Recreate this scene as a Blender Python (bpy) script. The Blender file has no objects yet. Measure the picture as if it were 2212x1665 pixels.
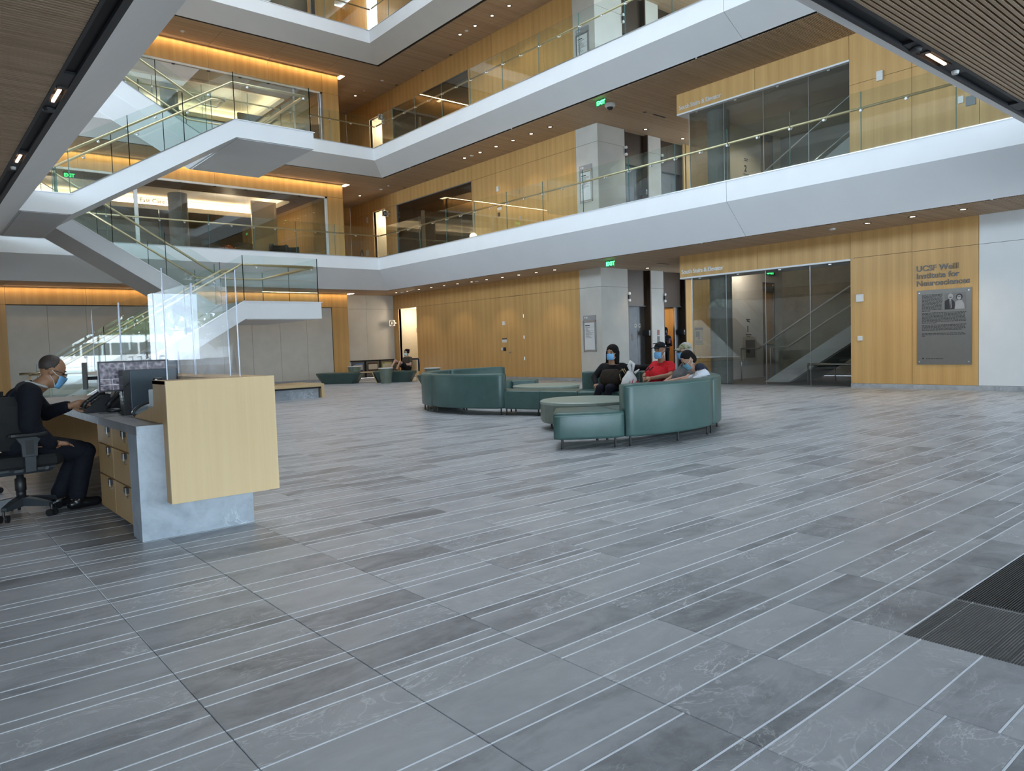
import bpy, math, random
import numpy as np
from mathutils import Vector, Matrix, Euler

D = bpy.data
SC = bpy.context.scene
COL = SC.collection
random.seed(11)
R = math.radians
PI = math.pi

# ------------------------------------------------------------------ camera, world, sun, exposure
CAM = Vector((0.0, 0.0, 1.25))
FPX = 1581.039
ROT = ((0.7641636, -0.6442263, -0.0320376), (-0.0601053, -0.0216666, -0.9979569), (0.6422159, 0.764528, -0.0552783))          # rows: image right, image down, forward
cam_data = D.cameras.new('camera')
cam_data.sensor_fit = 'HORIZONTAL'
cam_data.sensor_width = 36.0
cam_data.lens = FPX / 2212 * 36.0
cam_data.clip_start = 0.05
cam_data.clip_end = 400
cam = D.objects.new('camera', cam_data)
COL.objects.link(cam)
cm = Matrix.Identity(4)
for i in range(3):
    cm[i][0] = ROT[0][i]
    cm[i][1] = -ROT[1][i]
    cm[i][2] = -ROT[2][i]
    cm[i][3] = CAM[i]
cam.matrix_world = cm
SC.camera = cam

SKY = (0.66, 0.83, 1.0)
wd = D.worlds.new('sky')
SC.world = wd
wd.use_nodes = True
wb = wd.node_tree.nodes['Background']
wb.inputs['Color'].default_value = (*SKY, 1)
wb.inputs['Strength'].default_value = 9.0

def lamp(name, kind, loc, energy, color=(1, 1, 1), rot=(0, 0, 0), **kw):
    l = D.lights.new(name, kind)
    l.energy = energy
    l.color = color
    for k, v in kw.items():
        setattr(l, k, v)
    o = D.objects.new(name, l)
    o.location = loc
    o.rotation_euler = rot
    COL.objects.link(o)
    return o

lamp('sun', 'SUN', (0, -10, 30), 14.0, (1.0, 0.95, 0.88), (R(48), 0, R(170)), angle=0.01)
lamp('skylight_daylight', 'AREA', (8.3, 13.5, 17.30), 1300, (0.80, 0.90, 1.0), (0, 0, 0), shape='RECTANGLE', size=11.6, size_y=19.5)
# daylight enters through the entrance glazing behind the camera
def portal(name, loc, rot, sx, sy):
    o = lamp(name, 'AREA', loc, 1.0, (1, 1, 1), rot, shape='RECTANGLE', size=sx, size_y=sy)
    o.data.cycles.is_portal = True
portal('window_portal', (8.0, -6.9, 2.0), (R(90), 0, 0), 31.6, 3.9)
portal('west_window_portal', (-8.05, 14.0, 6.4), (R(90), 0, R(-90)), 45.6, 3.3)

vs = SC.view_settings
vs.view_transform = 'Standard'
vs.look = 'None'
vs.gamma = 1.0
vs.exposure = 0.64
vs.use_curve_mapping = False
cy = SC.cycles
cy.max_bounces = 8
cy.diffuse_bounces = 4
cy.glossy_bounces = 4
cy.transmission_bounces = 6
cy.transparent_max_bounces = 24
cy.sample_clamp_indirect = 4.0
cy.caustics_reflective = False
cy.caustics_refractive = False
cy.use_denoising = True
try:
    cy.denoiser = 'OPENIMAGEDENOISE'
except Exception:
    pass

# ------------------------------------------------------------------ materials
def mat(name):
    m = D.materials.new(name)
    m.use_nodes = True
    nt = m.node_tree
    return m, nt, nt.nodes['Principled BSDF']

def nd(nt, typ, **kw):
    n = nt.nodes.new(typ)
    for k, v in kw.items():
        if k.startswith('i_'):
            n.inputs[k[2:].replace('_', ' ')].default_value = v
        else:
            setattr(n, k, v)
    return n

def L(nt, a, b):
    nt.links.new(a, b)

def ramp(nt, fac, stops):
    r = nd(nt, 'ShaderNodeValToRGB')
    e = r.color_ramp.elements
    while len(e) < len(stops):
        e.new(0.5)
    for k, (p, c_) in enumerate(stops):
        e[k].position = p
        e[k].color = (*c_, 1) if len(c_) == 3 else c_
    L(nt, fac, r.inputs['Fac'])
    return r.outputs['Color']

def math_(nt, op, a, b=None, c_=None):
    n = nd(nt, 'ShaderNodeMath', operation=op)
    for k, v in enumerate((a, b, c_)):
        if v is None:
            continue
        if isinstance(v, (int, float)):
            n.inputs[k].default_value = v
        else:
            L(nt, v, n.inputs[k])
    return n.outputs[0]

def mix(nt, fac, a, b, mode='MIX'):
    n = nd(nt, 'ShaderNodeMix', data_type='RGBA', blend_type=mode)
    for sock, v in ((n.inputs[0], fac), (n.inputs[6], a), (n.inputs[7], b)):
        if isinstance(v, (int, float)):
            sock.default_value = v
        elif isinstance(v, tuple):
            sock.default_value = (*v, 1) if len(v) == 3 else v
        else:
            L(nt, v, sock)
    return n.outputs[2]

def noise(nt, vec, scale, detail=3, rough=.55, dist=0.0):
    n = nd(nt, 'ShaderNodeTexNoise', i_Scale=scale, i_Detail=detail, i_Roughness=rough, i_Distortion=dist)
    if vec is not None:
        L(nt, vec, n.inputs['Vector'])
    return n.outputs['Fac']

def pos_(nt):
    return nd(nt, 'ShaderNodeNewGeometry').outputs['Position']

def sep(nt, v):
    s = nd(nt, 'ShaderNodeSeparateXYZ')
    L(nt, v, s.inputs[0])
    return s.outputs

def comb(nt, x, y, z):
    n = nd(nt, 'ShaderNodeCombineXYZ')
    for k, v in enumerate((x, y, z)):
        if isinstance(v, (int, float)):
            n.inputs[k].default_value = v
        else:
            L(nt, v, n.inputs[k])
    return n.outputs[0]

def bump(nt, b, h, strength=.2, dist=.01):
    n = nd(nt, 'ShaderNodeBump', i_Strength=strength, i_Distance=dist)
    L(nt, h, n.inputs['Height'])
    L(nt, n.outputs[0], b.inputs['Normal'])

def plain(name, col, rough=.5, metal=0.0, var=.06, scale=8.0, spec=.5, emit=None, estr=0.0):
    m, nt, b = mat(name)
    tc = nd(nt, 'ShaderNodeTexCoord').outputs['Object']
    f = noise(nt, tc, scale, 3)
    lo = tuple(max(0, c_ * (1 - var)) for c_ in col)
    hi = tuple(min(1, c_ * (1 + var)) for c_ in col)
    L(nt, ramp(nt, f, [(.3, lo), (.7, hi)]), b.inputs['Base Color'])
    b.inputs['Roughness'].default_value = rough
    b.inputs['Metallic'].default_value = metal
    b.inputs['Specular IOR Level'].default_value = spec
    if emit:
        b.inputs['Emission Color'].default_value = (*emit, 1)
        b.inputs['Emission Strength'].default_value = estr
    return m

def wood(name, dark, light, rough=.42, fig=1.0, band=7.0, grain=1.0):
    """Quarter-cut veneer: leaves about a hand wide with streaky vertical grain."""
    m, nt, b = mat(name)
    x, y, z = sep(nt, pos_(nt))
    u = math_(nt, 'ADD', x, y)
    leaf = math_(nt, 'MULTIPLY', u, band)
    wn = nd(nt, 'ShaderNodeTexWhiteNoise', noise_dimensions='1D')
    L(nt, math_(nt, 'FLOOR', leaf), wn.inputs['W'])
    flip = math_(nt, 'PINGPONG', leaf, 1.0)
    n1 = noise(nt, comb(nt, math_(nt, 'MULTIPLY', u, 26 * grain), 0.0, math_(nt, 'MULTIPLY', z, .55)), 1.0, 4, .6)
    n2 = noise(nt, comb(nt, math_(nt, 'MULTIPLY', u, 210 * grain), 3.1, math_(nt, 'MULTIPLY', z, 3.0)), 1.0, 2)
    n3 = noise(nt, comb(nt, math_(nt, 'MULTIPLY', u, 1.3), 7.7, math_(nt, 'MULTIPLY', z, 1.1)), 1.0, 3)
    f = math_(nt, 'ADD', math_(nt, 'MULTIPLY', n1, .45), math_(nt, 'MULTIPLY', n2, .16))
    f = math_(nt, 'ADD', f, math_(nt, 'MULTIPLY', n3, .22))
    f = math_(nt, 'ADD', f, math_(nt, 'MULTIPLY', flip, .16 * fig))
    f = math_(nt, 'ADD', f, math_(nt, 'MULTIPLY', wn.outputs['Value'], .14 * fig))
    L(nt, ramp(nt, f, [(.22, dark), (.82, light)]), b.inputs['Base Color'])
    b.inputs['Roughness'].default_value = rough
    b.inputs['Specular IOR Level'].default_value = .35
    return m

def stone(name, dark, mid, light, rough=.38, vein=1.0, per_piece=True, sc=1.0, axis='xy', tint=.5, spec=.5):
    m, nt, b = mat(name)
    g = nd(nt, 'ShaderNodeNewGeometry')
    oi = nd(nt, 'ShaderNodeObjectInfo')
    rnd = math_(nt, 'FRACT', math_(nt, 'ADD', math_(nt, 'MULTIPLY', oi.outputs['Random'], 13.7), math_(nt, 'MULTIPLY', g.outputs['Random Per Island'], 7.9)))
    x, y, z = sep(nt, g.outputs['Position'])
    off = math_(nt, 'MULTIPLY', rnd, 37.0 if per_piece else 0.0)
    p = comb(nt, math_(nt, 'ADD', x, off), math_(nt, 'ADD', y, off), math_(nt, 'ADD', z, off))
    ps = comb(nt, math_(nt, 'ADD', math_(nt, 'MULTIPLY', x, .9), off), math_(nt, 'MULTIPLY', y, 1.9), z) if axis == 'xy' else p
    n1 = noise(nt, ps, 2.6 * sc, 6, .62, .9)
    n2 = noise(nt, p, 11 * sc, 5, .65, .4)
    f = math_(nt, 'ADD', math_(nt, 'MULTIPLY', n1, .62), math_(nt, 'MULTIPLY', n2, .26))
    if per_piece:
        tone = math_(nt, 'POWER', rnd, 1.0)
        f = math_(nt, 'ADD', f, math_(nt, 'MULTIPLY', math_(nt, 'SUBTRACT', tone, .5), tint))
    c_ = ramp(nt, f, [(.22, dark), (.44, mid), (.74, light)])
    # thin pale veins along the zero line of a warped noise
    v1 = noise(nt, ps, 1.7 * sc, 5, .6, 1.6)
    d1 = math_(nt, 'ABSOLUTE', math_(nt, 'SUBTRACT', v1, .5))
    k1 = ramp(nt, d1, [(0.0, (1, 1, 1)), (.011, (0, 0, 0))])
    v2 = noise(nt, p, 4.6 * sc, 4, .6, 2.2)
    d2 = math_(nt, 'ABSOLUTE', math_(nt, 'SUBTRACT', v2, .5))
    k2 = ramp(nt, d2, [(0.0, (.55, .55, .55)), (.012, (0, 0, 0))])
    msk = noise(nt, p, .9 * sc, 2)
    mk = ramp(nt, msk, [(.44, (0, 0, 0)), (.66, (1, 1, 1))])
    kk = mix(nt, 1.0, mix(nt, 1.0, k1, k2, 'ADD'), mk, 'MULTIPLY')
    kk = mix(nt, 1.0, kk, (vein, vein, vein), 'MULTIPLY')
    hi = tuple(min(1, q * 1.75) for q in light)
    L(nt, mix(nt, kk, c_, hi), b.inputs['Base Color'])
    L(nt, math_(nt, 'ADD', math_(nt, 'MULTIPLY', n2, .16), rough - .08), b.inputs['Roughness'])
    b.inputs['Specular IOR Level'].default_value = spec
    return m

def glass(name, tint=(.93, .97, .96), refl=1.0, rough=0.0):
    m, nt, b = mat(name)
    nt.nodes.remove(b)
    out = [n for n in nt.nodes if n.type == 'OUTPUT_MATERIAL'][0]
    tr = nd(nt, 'ShaderNodeBsdfTransparent')
    tr.inputs['Color'].default_value = (*tint, 1)
    gl = nd(nt, 'ShaderNodeBsdfGlossy')
    gl.inputs['Roughness'].default_value = rough
    gl.inputs['Color'].default_value = (1, 1, 1, 1)
    # both faces of the sheet reflect: facing-dependent reflectance of float glass
    lw = nd(nt, 'ShaderNodeLayerWeight', i_Blend=.5)
    f5 = math_(nt, 'POWER', lw.outputs['Facing'], 4.0)
    f = math_(nt, 'MULTIPLY', math_(nt, 'ADD', math_(nt, 'MULTIPLY', f5, .9), .045), refl)
    mx = nd(nt, 'ShaderNodeMixShader')
    L(nt, f, mx.inputs[0])
    L(nt, tr.outputs[0], mx.inputs[1])
    L(nt, gl.outputs[0], mx.inputs[2])
    L(nt, mx.outputs[0], out.inputs['Surface'])
    return m

def glow(name, col, strength):
    m, nt, b = mat(name)
    b.inputs['Base Color'].default_value = (.8, .8, .8, 1)
    b.inputs['Emission Color'].default_value = (*col, 1)
    b.inputs['Emission Strength'].default_value = strength
    return m

def slatwood(name, dark, light):
    m, nt, b = mat(name)
    g = nd(nt, 'ShaderNodeNewGeometry')
    oi = nd(nt, 'ShaderNodeObjectInfo')
    x, y, z = sep(nt, g.outputs['Position'])
    n1 = noise(nt, comb(nt, math_(nt, 'MULTIPLY', x, 2.2), math_(nt, 'MULTIPLY', y, 60), z), 1.0, 3)
    rr = math_(nt, 'FRACT', math_(nt, 'ADD', math_(nt, 'MULTIPLY', oi.outputs['Random'], 5.3), g.outputs['Random Per Island']))
    f = math_(nt, 'ADD', math_(nt, 'MULTIPLY', n1, .6), math_(nt, 'MULTIPLY', rr, .4))
    L(nt, ramp(nt, f, [(.2, dark), (.8, light)]), b.inputs['Base Color'])
    b.inputs['Roughness'].default_value = .55
    b.inputs['Specular IOR Level'].default_value = .25
    return m

def leather(name, col):
    m, nt, b = mat(name)
    tc = nd(nt, 'ShaderNodeTexCoord').outputs['Object']
    f = noise(nt, tc, 5, 4)
    L(nt, ramp(nt, f, [(.3, tuple(q * .88 for q in col)), (.7, tuple(q * 1.1 for q in col))]), b.inputs['Base Color'])
    b.inputs['Roughness'].default_value = .36
    b.inputs['Specular IOR Level'].default_value = .6
    bump(nt, b, noise(nt, tc, 3.0, 3), .12, .02)
    return m

def concrete_(name, dark, light):
    m, nt, b = mat(name)
    p = pos_(nt)
    f = math_(nt, 'ADD', math_(nt, 'MULTIPLY', noise(nt, p, 1.4, 6, .65, .6), .7), math_(nt, 'MULTIPLY', noise(nt, p, 24, 3), .3))
    L(nt, ramp(nt, f, [(.3, dark), (.7, light)]), b.inputs['Base Color'])
    b.inputs['Roughness'].default_value = .75
    bump(nt, b, noise(nt, p, 40, 3), .15, .005)
    return m

WHITE = plain('white_paint', (.78, .79, .80), .5, var=.02, scale=1.5, spec=.35)
SHADEDW = plain('shaded_white_paint', (.74, .74, .745), .55, var=.02, scale=1.2, spec=.3)  # same white paint, with the shade of downward faces put into its colour
WOOD = wood('honey_veneer', (.47, .262, .085), (.68, .42, .165))
WOODL = wood('pale_maple', (.68, .47, .245), (.82, .62, .36), rough=.45, fig=.35, band=5.0, grain=.8)
WOODC = wood('drawer_veneer', (.50, .30, .13), (.64, .42, .20), rough=.45, fig=.3, band=5.0)
SLAT = slatwood('slat_wood', (.42, .295, .19), (.58, .425, .29))
SLATBACK = plain('slat_backing', (.06, .04, .028), .9)
PANEL = plain('limestone_panel', (.60, .575, .52), .55, var=.05, scale=2.0)
PANELW = plain('pale_wall_panel', (.72, .73, .73), .5, var=.03, scale=1.5)
BACKING = plain('joint_backing', (.10, .08, .05), .9)
DARKG = plain('charcoal_metal', (.030, .030, .034), .5)
BLACK = plain('black_slot', (.008, .008, .009), .6)
BLACKP = plain('black_plastic', (.018, .018, .020), .42)
GREYP = plain('grey_plastic', (.16, .17, .185), .45)
WHITEP = plain('white_plastic', (.72, .72, .70), .4)
TILE = stone('grey_stone', (.20, .205, .22), (.40, .41, .435), (.54, .545, .565), rough=.36, vein=.5, sc=1.0, tint=.26)
MARBLE = stone('blue_grey_marble', (.24, .265, .30), (.40, .44, .49), (.56, .60, .65), rough=.33, vein=1.0, per_piece=False, sc=1.25, axis='z')
MARBLEB = stone('stone_base', (.22, .23, .24), (.36, .375, .39), (.50, .51, .53), rough=.4, vein=.7, per_piece=False, sc=1.5, axis='z')
GROUT = plain('dark_grout', (.17, .17, .18), .8)
GROUTL = plain('pale_joint_strip', (.86, .89, .94), .3)  # pale strips on the row joints; the cross joints stay dark grout
GREEN = leather('green_leather', (.060, .120, .110))
GREENT = plain('sage_laminate', (.30, .36, .31), .38, var=.04)
GREENV = leather('sage_vinyl', (.150, .185, .150))
GREEND = leather('dark_green_vinyl', (.040, .075, .066))
BRASS = plain('champagne_metal', (.66, .53, .33), .32, 1.0, var=.03)
CHROME = plain('brushed_steel', (.62, .62, .63), .28, 1.0, var=.04)
STEELD = plain('elevator_steel', (.14, .142, .145), .5, .55, var=.08)
BRONZE = plain('dark_bronze', (.055, .034, .020), .38, .3, var=.08)
CONC = concrete_('concrete', (.20, .19, .175), (.36, .345, .315))
CONCG = concrete_('column_concrete', (.20, .22, .21), (.36, .38, .36))
GLASS = glass('clear_glass')
GLASSE = plain('green_glass_edge', (.06, .16, .15), .15)
PLEXI = glass('acrylic_sheet', (.95, .955, .965), .12)
PLEXIE = plain('acrylic_edge', (.62, .66, .80), .2)
ROOMG = glass('tinted_room_glass', (.80, .80, .78), 1.0)

# ------------------------------------------------------------------ mesh helpers
class MB:
    def __init__(s):
        s.v = []
        s.f = []

    def add(s, vs, fs):
        k = len(s.v)
        s.v += [tuple(p) for p in vs]
        s.f += [tuple(i + k for i in f) for f in fs]
        return s

    def box(s, x0, y0, z0, x1, y1, z1):
        x0, x1 = min(x0, x1), max(x0, x1)
        y0, y1 = min(y0, y1), max(y0, y1)
        z0, z1 = min(z0, z1), max(z0, z1)
        return s.add([(x0, y0, z0), (x1, y0, z0), (x1, y1, z0), (x0, y1, z0), (x0, y0, z1), (x1, y0, z1), (x1, y1, z1), (x0, y1, z1)],
                     [(0, 3, 2, 1), (4, 5, 6, 7), (0, 1, 5, 4), (1, 2, 6, 5), (2, 3, 7, 6), (3, 0, 4, 7)])

    def obox(s, c, ax, ay, az):
        c, ax, ay, az = map(Vector, (c, ax, ay, az))
        q = [c + sx * ax + sy * ay + sz * az for sz in (-1, 1) for sx, sy in ((-1, -1), (1, -1), (1, 1), (-1, 1))]
        return s.add(q, [(0, 3, 2, 1), (4, 5, 6, 7), (0, 1, 5, 4), (1, 2, 6, 5), (2, 3, 7, 6), (3, 0, 4, 7)])

    def prism(s, poly, vec):
        n = len(poly)
        p = [Vector(q) for q in poly]
        w = [q + Vector(vec) for q in p]
        return s.add(p + w, [tuple(range(n - 1, -1, -1)), tuple(range(n, 2 * n))] + [(i, (i + 1) % n, n + (i + 1) % n, n + i) for i in range(n)])

    def loft(s, rings, caps=True, closed=True):
        n = len(rings[0])
        vs = [p for r_ in rings for p in r_]
        fs = []
        for k in range(len(rings) - 1):
            for i in range(n if closed else n - 1):
                j = (i + 1) % n
                fs.append((k * n + i, k * n + j, (k + 1) * n + j, (k + 1) * n + i))
        if caps and closed:
            fs.append(tuple(range(n - 1, -1, -1)))
            m = (len(rings) - 1) * n
            fs.append(tuple(range(m, m + n)))
        return s.add(vs, fs)

    def tube(s, path, r, n=8, closed=False):
        P = [Vector(p) for p in path]
        m = len(P)
        rs = r if isinstance(r, (list, tuple)) else [r] * m
        rings = []
        up = None
        for i in range(m):
            if closed:
                t = P[(i + 1) % m] - P[i - 1]
            else:
                t = P[min(i + 1, m - 1)] - P[max(i - 1, 0)]
            t.normalize()
            if up is None:
                up = Vector((0, 0, 1)) if abs(t.z) < .9 else Vector((1, 0, 0))
            a = up - t * up.dot(t)
            if a.length < 1e-5:
                a = t.orthogonal()
            a.normalize()
            b = t.cross(a)
            up = a
            k = 1.0
            if 0 < i < m - 1:
                t0 = (P[i] - P[i - 1]).normalized()
                k = 1 / max(.5, abs(t.dot(t0)))
            rings.append([P[i] + (a * math.cos(2 * PI * q / n) + b * math.sin(2 * PI * q / n)) * rs[i] * (k if abs(k - 1) < .6 else 1.6) for q in range(n)])
        if closed:
            rings.append(rings[0])
        return s.loft(rings, caps=not closed)

    def lathe(s, prof, c, n=24, ax='z'):
        rings = []
        for r_, z in prof:
            ring = []
            for q in range(n):
                a = 2 * PI * q / n
                u, w = max(r_, 1e-4) * math.cos(a), max(r_, 1e-4) * math.sin(a)
                if ax == 'z':
                    ring.append((c[0] + u, c[1] + w, c[2] + z))
                elif ax == 'x':
                    ring.append((c[0] + z, c[1] + u, c[2] + w))
                else:
                    ring.append((c[0] + w, c[1] + z, c[2] + u))
            rings.append(ring)
        return s.loft(rings)

    def ell(s, c, r, n=16, m=10, rot=None):
        c = Vector(c)
        Rm = rot.to_matrix() if isinstance(rot, Euler) else (rot or Matrix.Identity(3))
        vs = [c + Rm @ Vector((0, 0, -r[2]))]
        for k in range(1, m):
            a = -PI / 2 + PI * k / m
            for q in range(n):
                b = 2 * PI * q / n
                vs.append(c + Rm @ Vector((r[0] * math.cos(a) * math.cos(b), r[1] * math.cos(a) * math.sin(b), r[2] * math.sin(a))))
        vs.append(c + Rm @ Vector((0, 0, r[2])))
        fs = [(0, 1 + (q + 1) % n, 1 + q) for q in range(n)]
        for k in range(m - 2):
            for q in range(n):
                a = 1 + k * n + q
                b = 1 + k * n + (q + 1) % n
                fs.append((a, b, b + n, a + n))
        t = len(vs) - 1
        fs += [(t, t - n + q, t - n + (q + 1) % n) for q in range(n)]
        return s.add(vs, fs)

    def build(s, name, m=None, parent=None, smooth=False, bevel=0, seg=2, origin=None, **tags):
        me = D.meshes.new(name)
        if parent is not None:
            o0 = Vector(parent.get('_o', (0, 0, 0))) if '_o' in parent else Vector((0, 0, 0))
        elif origin is not None:
            o0 = Vector(origin)
        else:
            a = np.array(s.v)
            o0 = Vector(((a[:, 0].min() + a[:, 0].max()) / 2, (a[:, 1].min() + a[:, 1].max()) / 2, a[:, 2].min()))
        me.from_pydata([(p[0] - o0.x, p[1] - o0.y, p[2] - o0.z) for p in s.v], [], s.f)
        if m:
            me.materials.append(m)
        if smooth:
            me.polygons.foreach_set('use_smooth', [True] * len(me.polygons))
        me.update()
        o = D.objects.new(name, me)
        COL.objects.link(o)
        if parent is not None:
            o.parent = parent
            o['_o'] = tuple(o0)
        else:
            o.location = o0
            o['_o'] = tuple(o0)
        if bevel:
            b = o.modifiers.new('bevel', 'BEVEL')
            b.width = bevel
            b.segments = seg
            b.limit_method = 'ANGLE'
            if smooth:
                b.harden_normals = False
        for k, v in tags.items():
            o[k] = v
        return o

def bx(*a):
    return MB().box(*a)

def tag(o, label=None, category=None, group=None, kind=None):
    if label:
        o['label'] = label
    if category:
        o['category'] = category
    if group:
        o['group'] = group
    if kind:
        o['kind'] = kind
    return o

def thing(name, label, category, loc=(0, 0, 0), rz=0.0, group=None, kind=None):
    """An Empty at the thing's base; parts given in world metres are stored relative to it."""
    o = D.objects.new(name, None)
    o.empty_display_size = .1
    COL.objects.link(o)
    o.location = loc
    o.rotation_euler = (0, 0, rz)
    o['_o'] = tuple(loc) if rz == 0 else (0, 0, 0)
    return tag(o, label, category, group, kind)

def struct(name, label, loc=(0, 0, 0), category='structure'):
    return thing(name, label, category, loc, kind='structure')

def copy_tree(o, parent=None):
    c_ = o.copy()
    COL.objects.link(c_)
    if parent is not None:
        c_.parent = parent
    for ch in list(o.children):
        copy_tree(ch, c_)
    return c_

def clone(o, loc, rz=None, label=None, group=None):
    c_ = copy_tree(o)
    c_.location = loc
    if rz is not None:
        c_.rotation_euler = (0, 0, rz)
    if label:
        c_['label'] = label
    if group:
        c_['group'] = group
    return c_

def proj(p):
    d = Vector(p) - CAM
    x = sum(ROT[0][i] * d[i] for i in range(3))
    y = sum(ROT[1][i] * d[i] for i in range(3))
    z = sum(ROT[2][i] * d[i] for i in range(3))
    if z < .05:
        return None
    return 1106 + FPX * x / z, 832.5 + FPX * y / z, z

def in_view(p, mar=120):
    q = proj(p)
    return q is not None and -mar < q[0] < 2212 + mar and -mar < q[1] < 1665 + mar

def text(body, name, m, loc, size, parent, rot, depth=.004, bold=0.0, align='LEFT', spacing=1.0):
    cu = D.curves.new(name, 'FONT')
    cu.body = body
    cu.size = size
    cu.extrude = depth
    cu.offset = bold
    cu.align_x = align
    cu.space_character = spacing
    t = D.objects.new(name, cu)
    COL.objects.link(t)
    dg = bpy.context.evaluated_depsgraph_get()
    me = D.meshes.new_from_object(t.evaluated_get(dg))
    COL.objects.unlink(t)
    D.objects.remove(t)
    M4 = Matrix.Translation(Vector(loc)) @ rot.to_4x4()
    o0 = Vector(parent['_o']) if parent is not None else Vector(loc)
    me.transform(Matrix.Translation(-o0) @ M4)
    me.materials.clear()
    me.materials.append(m)
    o = D.objects.new(name, me)
    COL.objects.link(o)
    if parent is not None:
        o.parent = parent
    else:
        o.location = o0
    o['_o'] = tuple(o0)
    return o

# a frame for text on the south wall (reads along -Y, faces -X), on the east wall (reads along +X, faces -Y)
ROT_S = Matrix(((0, 0, -1), (-1, 0, 0), (0, 1, 0)))
ROT_E = Matrix(((1, 0, 0), (0, 0, -1), (0, 1, 0)))

# ------------------------------------------------------------------ building levels
XS, YE = 17.1, 27.7             # south wall plane, east wall plane
XF, YF = 14.5, 25.02            # atrium edges of the upper floors, south and east
XW, YN = 2.11, 3.52             # atrium edges, west and north
ZB = (3.59, 8.05, 12.43)        # wood soffits of storeys 1-3
ZM = (4.31, 8.47, 12.86)        # foot of the upright white band
ZT = (4.76, 8.92, 13.32)        # top of the white band
Z0 = (0.0, 4.68, 8.84, 13.24)   # floor levels
ORD = ('second', 'third', 'fourth')

# ---------- floor of grey stone tiles
fl = struct('floor', 'grey stone plank floor of the lobby with pale joint strips', category='floor')
bx(-8.2, -7, -.25, 24, 34, -.022).build('floor_bed', GROUT, fl)
PX, PY = .594, .297
MAT_X0, MAT_Y1 = 3.90, 1.20
cells = []
for j in range(-14, 30):
    x0 = .766 + PX * j
    if x0 > 17.1 - .02:
        continue
    x1 = min(x0 + PX, 17.1)
    for k in range(-6, 94):
        y0 = 1.26 + PY * k
        if y0 > 28.3:
            continue
        if x0 > MAT_X0 - .2 and y0 < MAT_Y1 - .05:
            continue
        cx, cy_ = (x0 + x1) / 2, y0 + PY / 2
        if not in_view((cx, cy_, 0), 160):
            continue
        rr = random.random()
        if rr < .70:
            cuts = (0, .75, 1)
        elif rr < .86:
            cuts = (0, 1)
        elif rr < .95:
            cuts = (0, .5, 1)
        else:
            cuts = (0, .25, 1)
        for a, b in zip(cuts, cuts[1:]):
            d2 = cx * cx + cy_ * cy_
            cells.append(((b - a) * PX / (d2 ** 1.5), x0, x1, y0 + a * PY, y0 + b * PY))
cells.sort(reverse=True)
mesh_of = {}
rest = MB()
def plank_mesh(w, h):
    key = (round(w, 3), round(h, 3))
    if key not in mesh_of:
        me = D.meshes.new('floor_tile')
        b_ = .0022
        t = MB()
        x, y = w / 2, h / 2
        t.loft([[(-x, -y, -.02), (x, -y, -.02), (x, y, -.02), (-x, y, -.02)], [(-x, -y, -b_), (x, -y, -b_), (x, y, -b_), (-x, y, -b_)],
                [(-x + b_, -y + b_, 0), (x - b_, -y + b_, 0), (x - b_, y - b_, 0), (-x + b_, y - b_, 0)]])
        me.from_pydata(t.v, [], t.f)
        me.materials.append(TILE)
        mesh_of[key] = me
    return mesh_of[key]
strips = MB()
for n, (_, x0, x1, y0, y1) in enumerate(cells):
    gx, gy = .0011, .0032
    if n < 296:
        o = D.objects.new('floor_tile', plank_mesh(x1 - x0 - 2 * gx, y1 - y0 - 2 * gy))
        o.location = ((x0 + x1) / 2, (y0 + y1) / 2, 0)
        o.parent = fl
        COL.objects.link(o)
    else:
        dist = math.hypot((x0 + x1) / 2, y0)
        w = gx + (.0006 * dist if dist > 8 else 0)
        rest.box(x0 + gx, y0 + gy, -.02, x1 - gx, y1 - gy, 0)
    strips.box(x0 + .002, y0 - .0033, -.02, x1 - .002, y0 + .0033, .0004)
rest.build('floor_tiles', TILE, fl, kind='stuff')
strips.build('joint_strips', GROUTL, fl, kind='stuff')

# ---------- entrance mats at the right
mt_group = 'ribbed entrance mats'
def ribbed_mat(x0, y0, x1, y1, label):
    t = thing('entrance_mat', label, 'mat', ((x0 + x1) / 2, (y0 + y1) / 2, 0), group=mt_group)
    bx(x0, y0, -.02, x1, y1, -.006).build('mat_base', BLACKP, t)
    rb = MB()
    n = int((y1 - y0) / .0105)
    for k in range(n):
        y = y0 + (k + .3) * (y1 - y0) / n
        rb.box(x0 + .004, y, -.006, x1 - .004, y + .0052, .0015)
    rb.build('ribs', plain('mat_rib', (.060, .058, .056), .6), t, kind='stuff')
    return t

MAT_X0, MAT_Y1 = 3.12, 1.255
ribbed_mat(3.125, -.4, 3.708, 1.25, 'dark ribbed entrance mat, the one whose corner points into the lobby')
ribbed_mat(3.714, -.4, 5.6, 1.25, 'dark ribbed entrance mat behind the joint, cut by the right edge of the photo')

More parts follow.
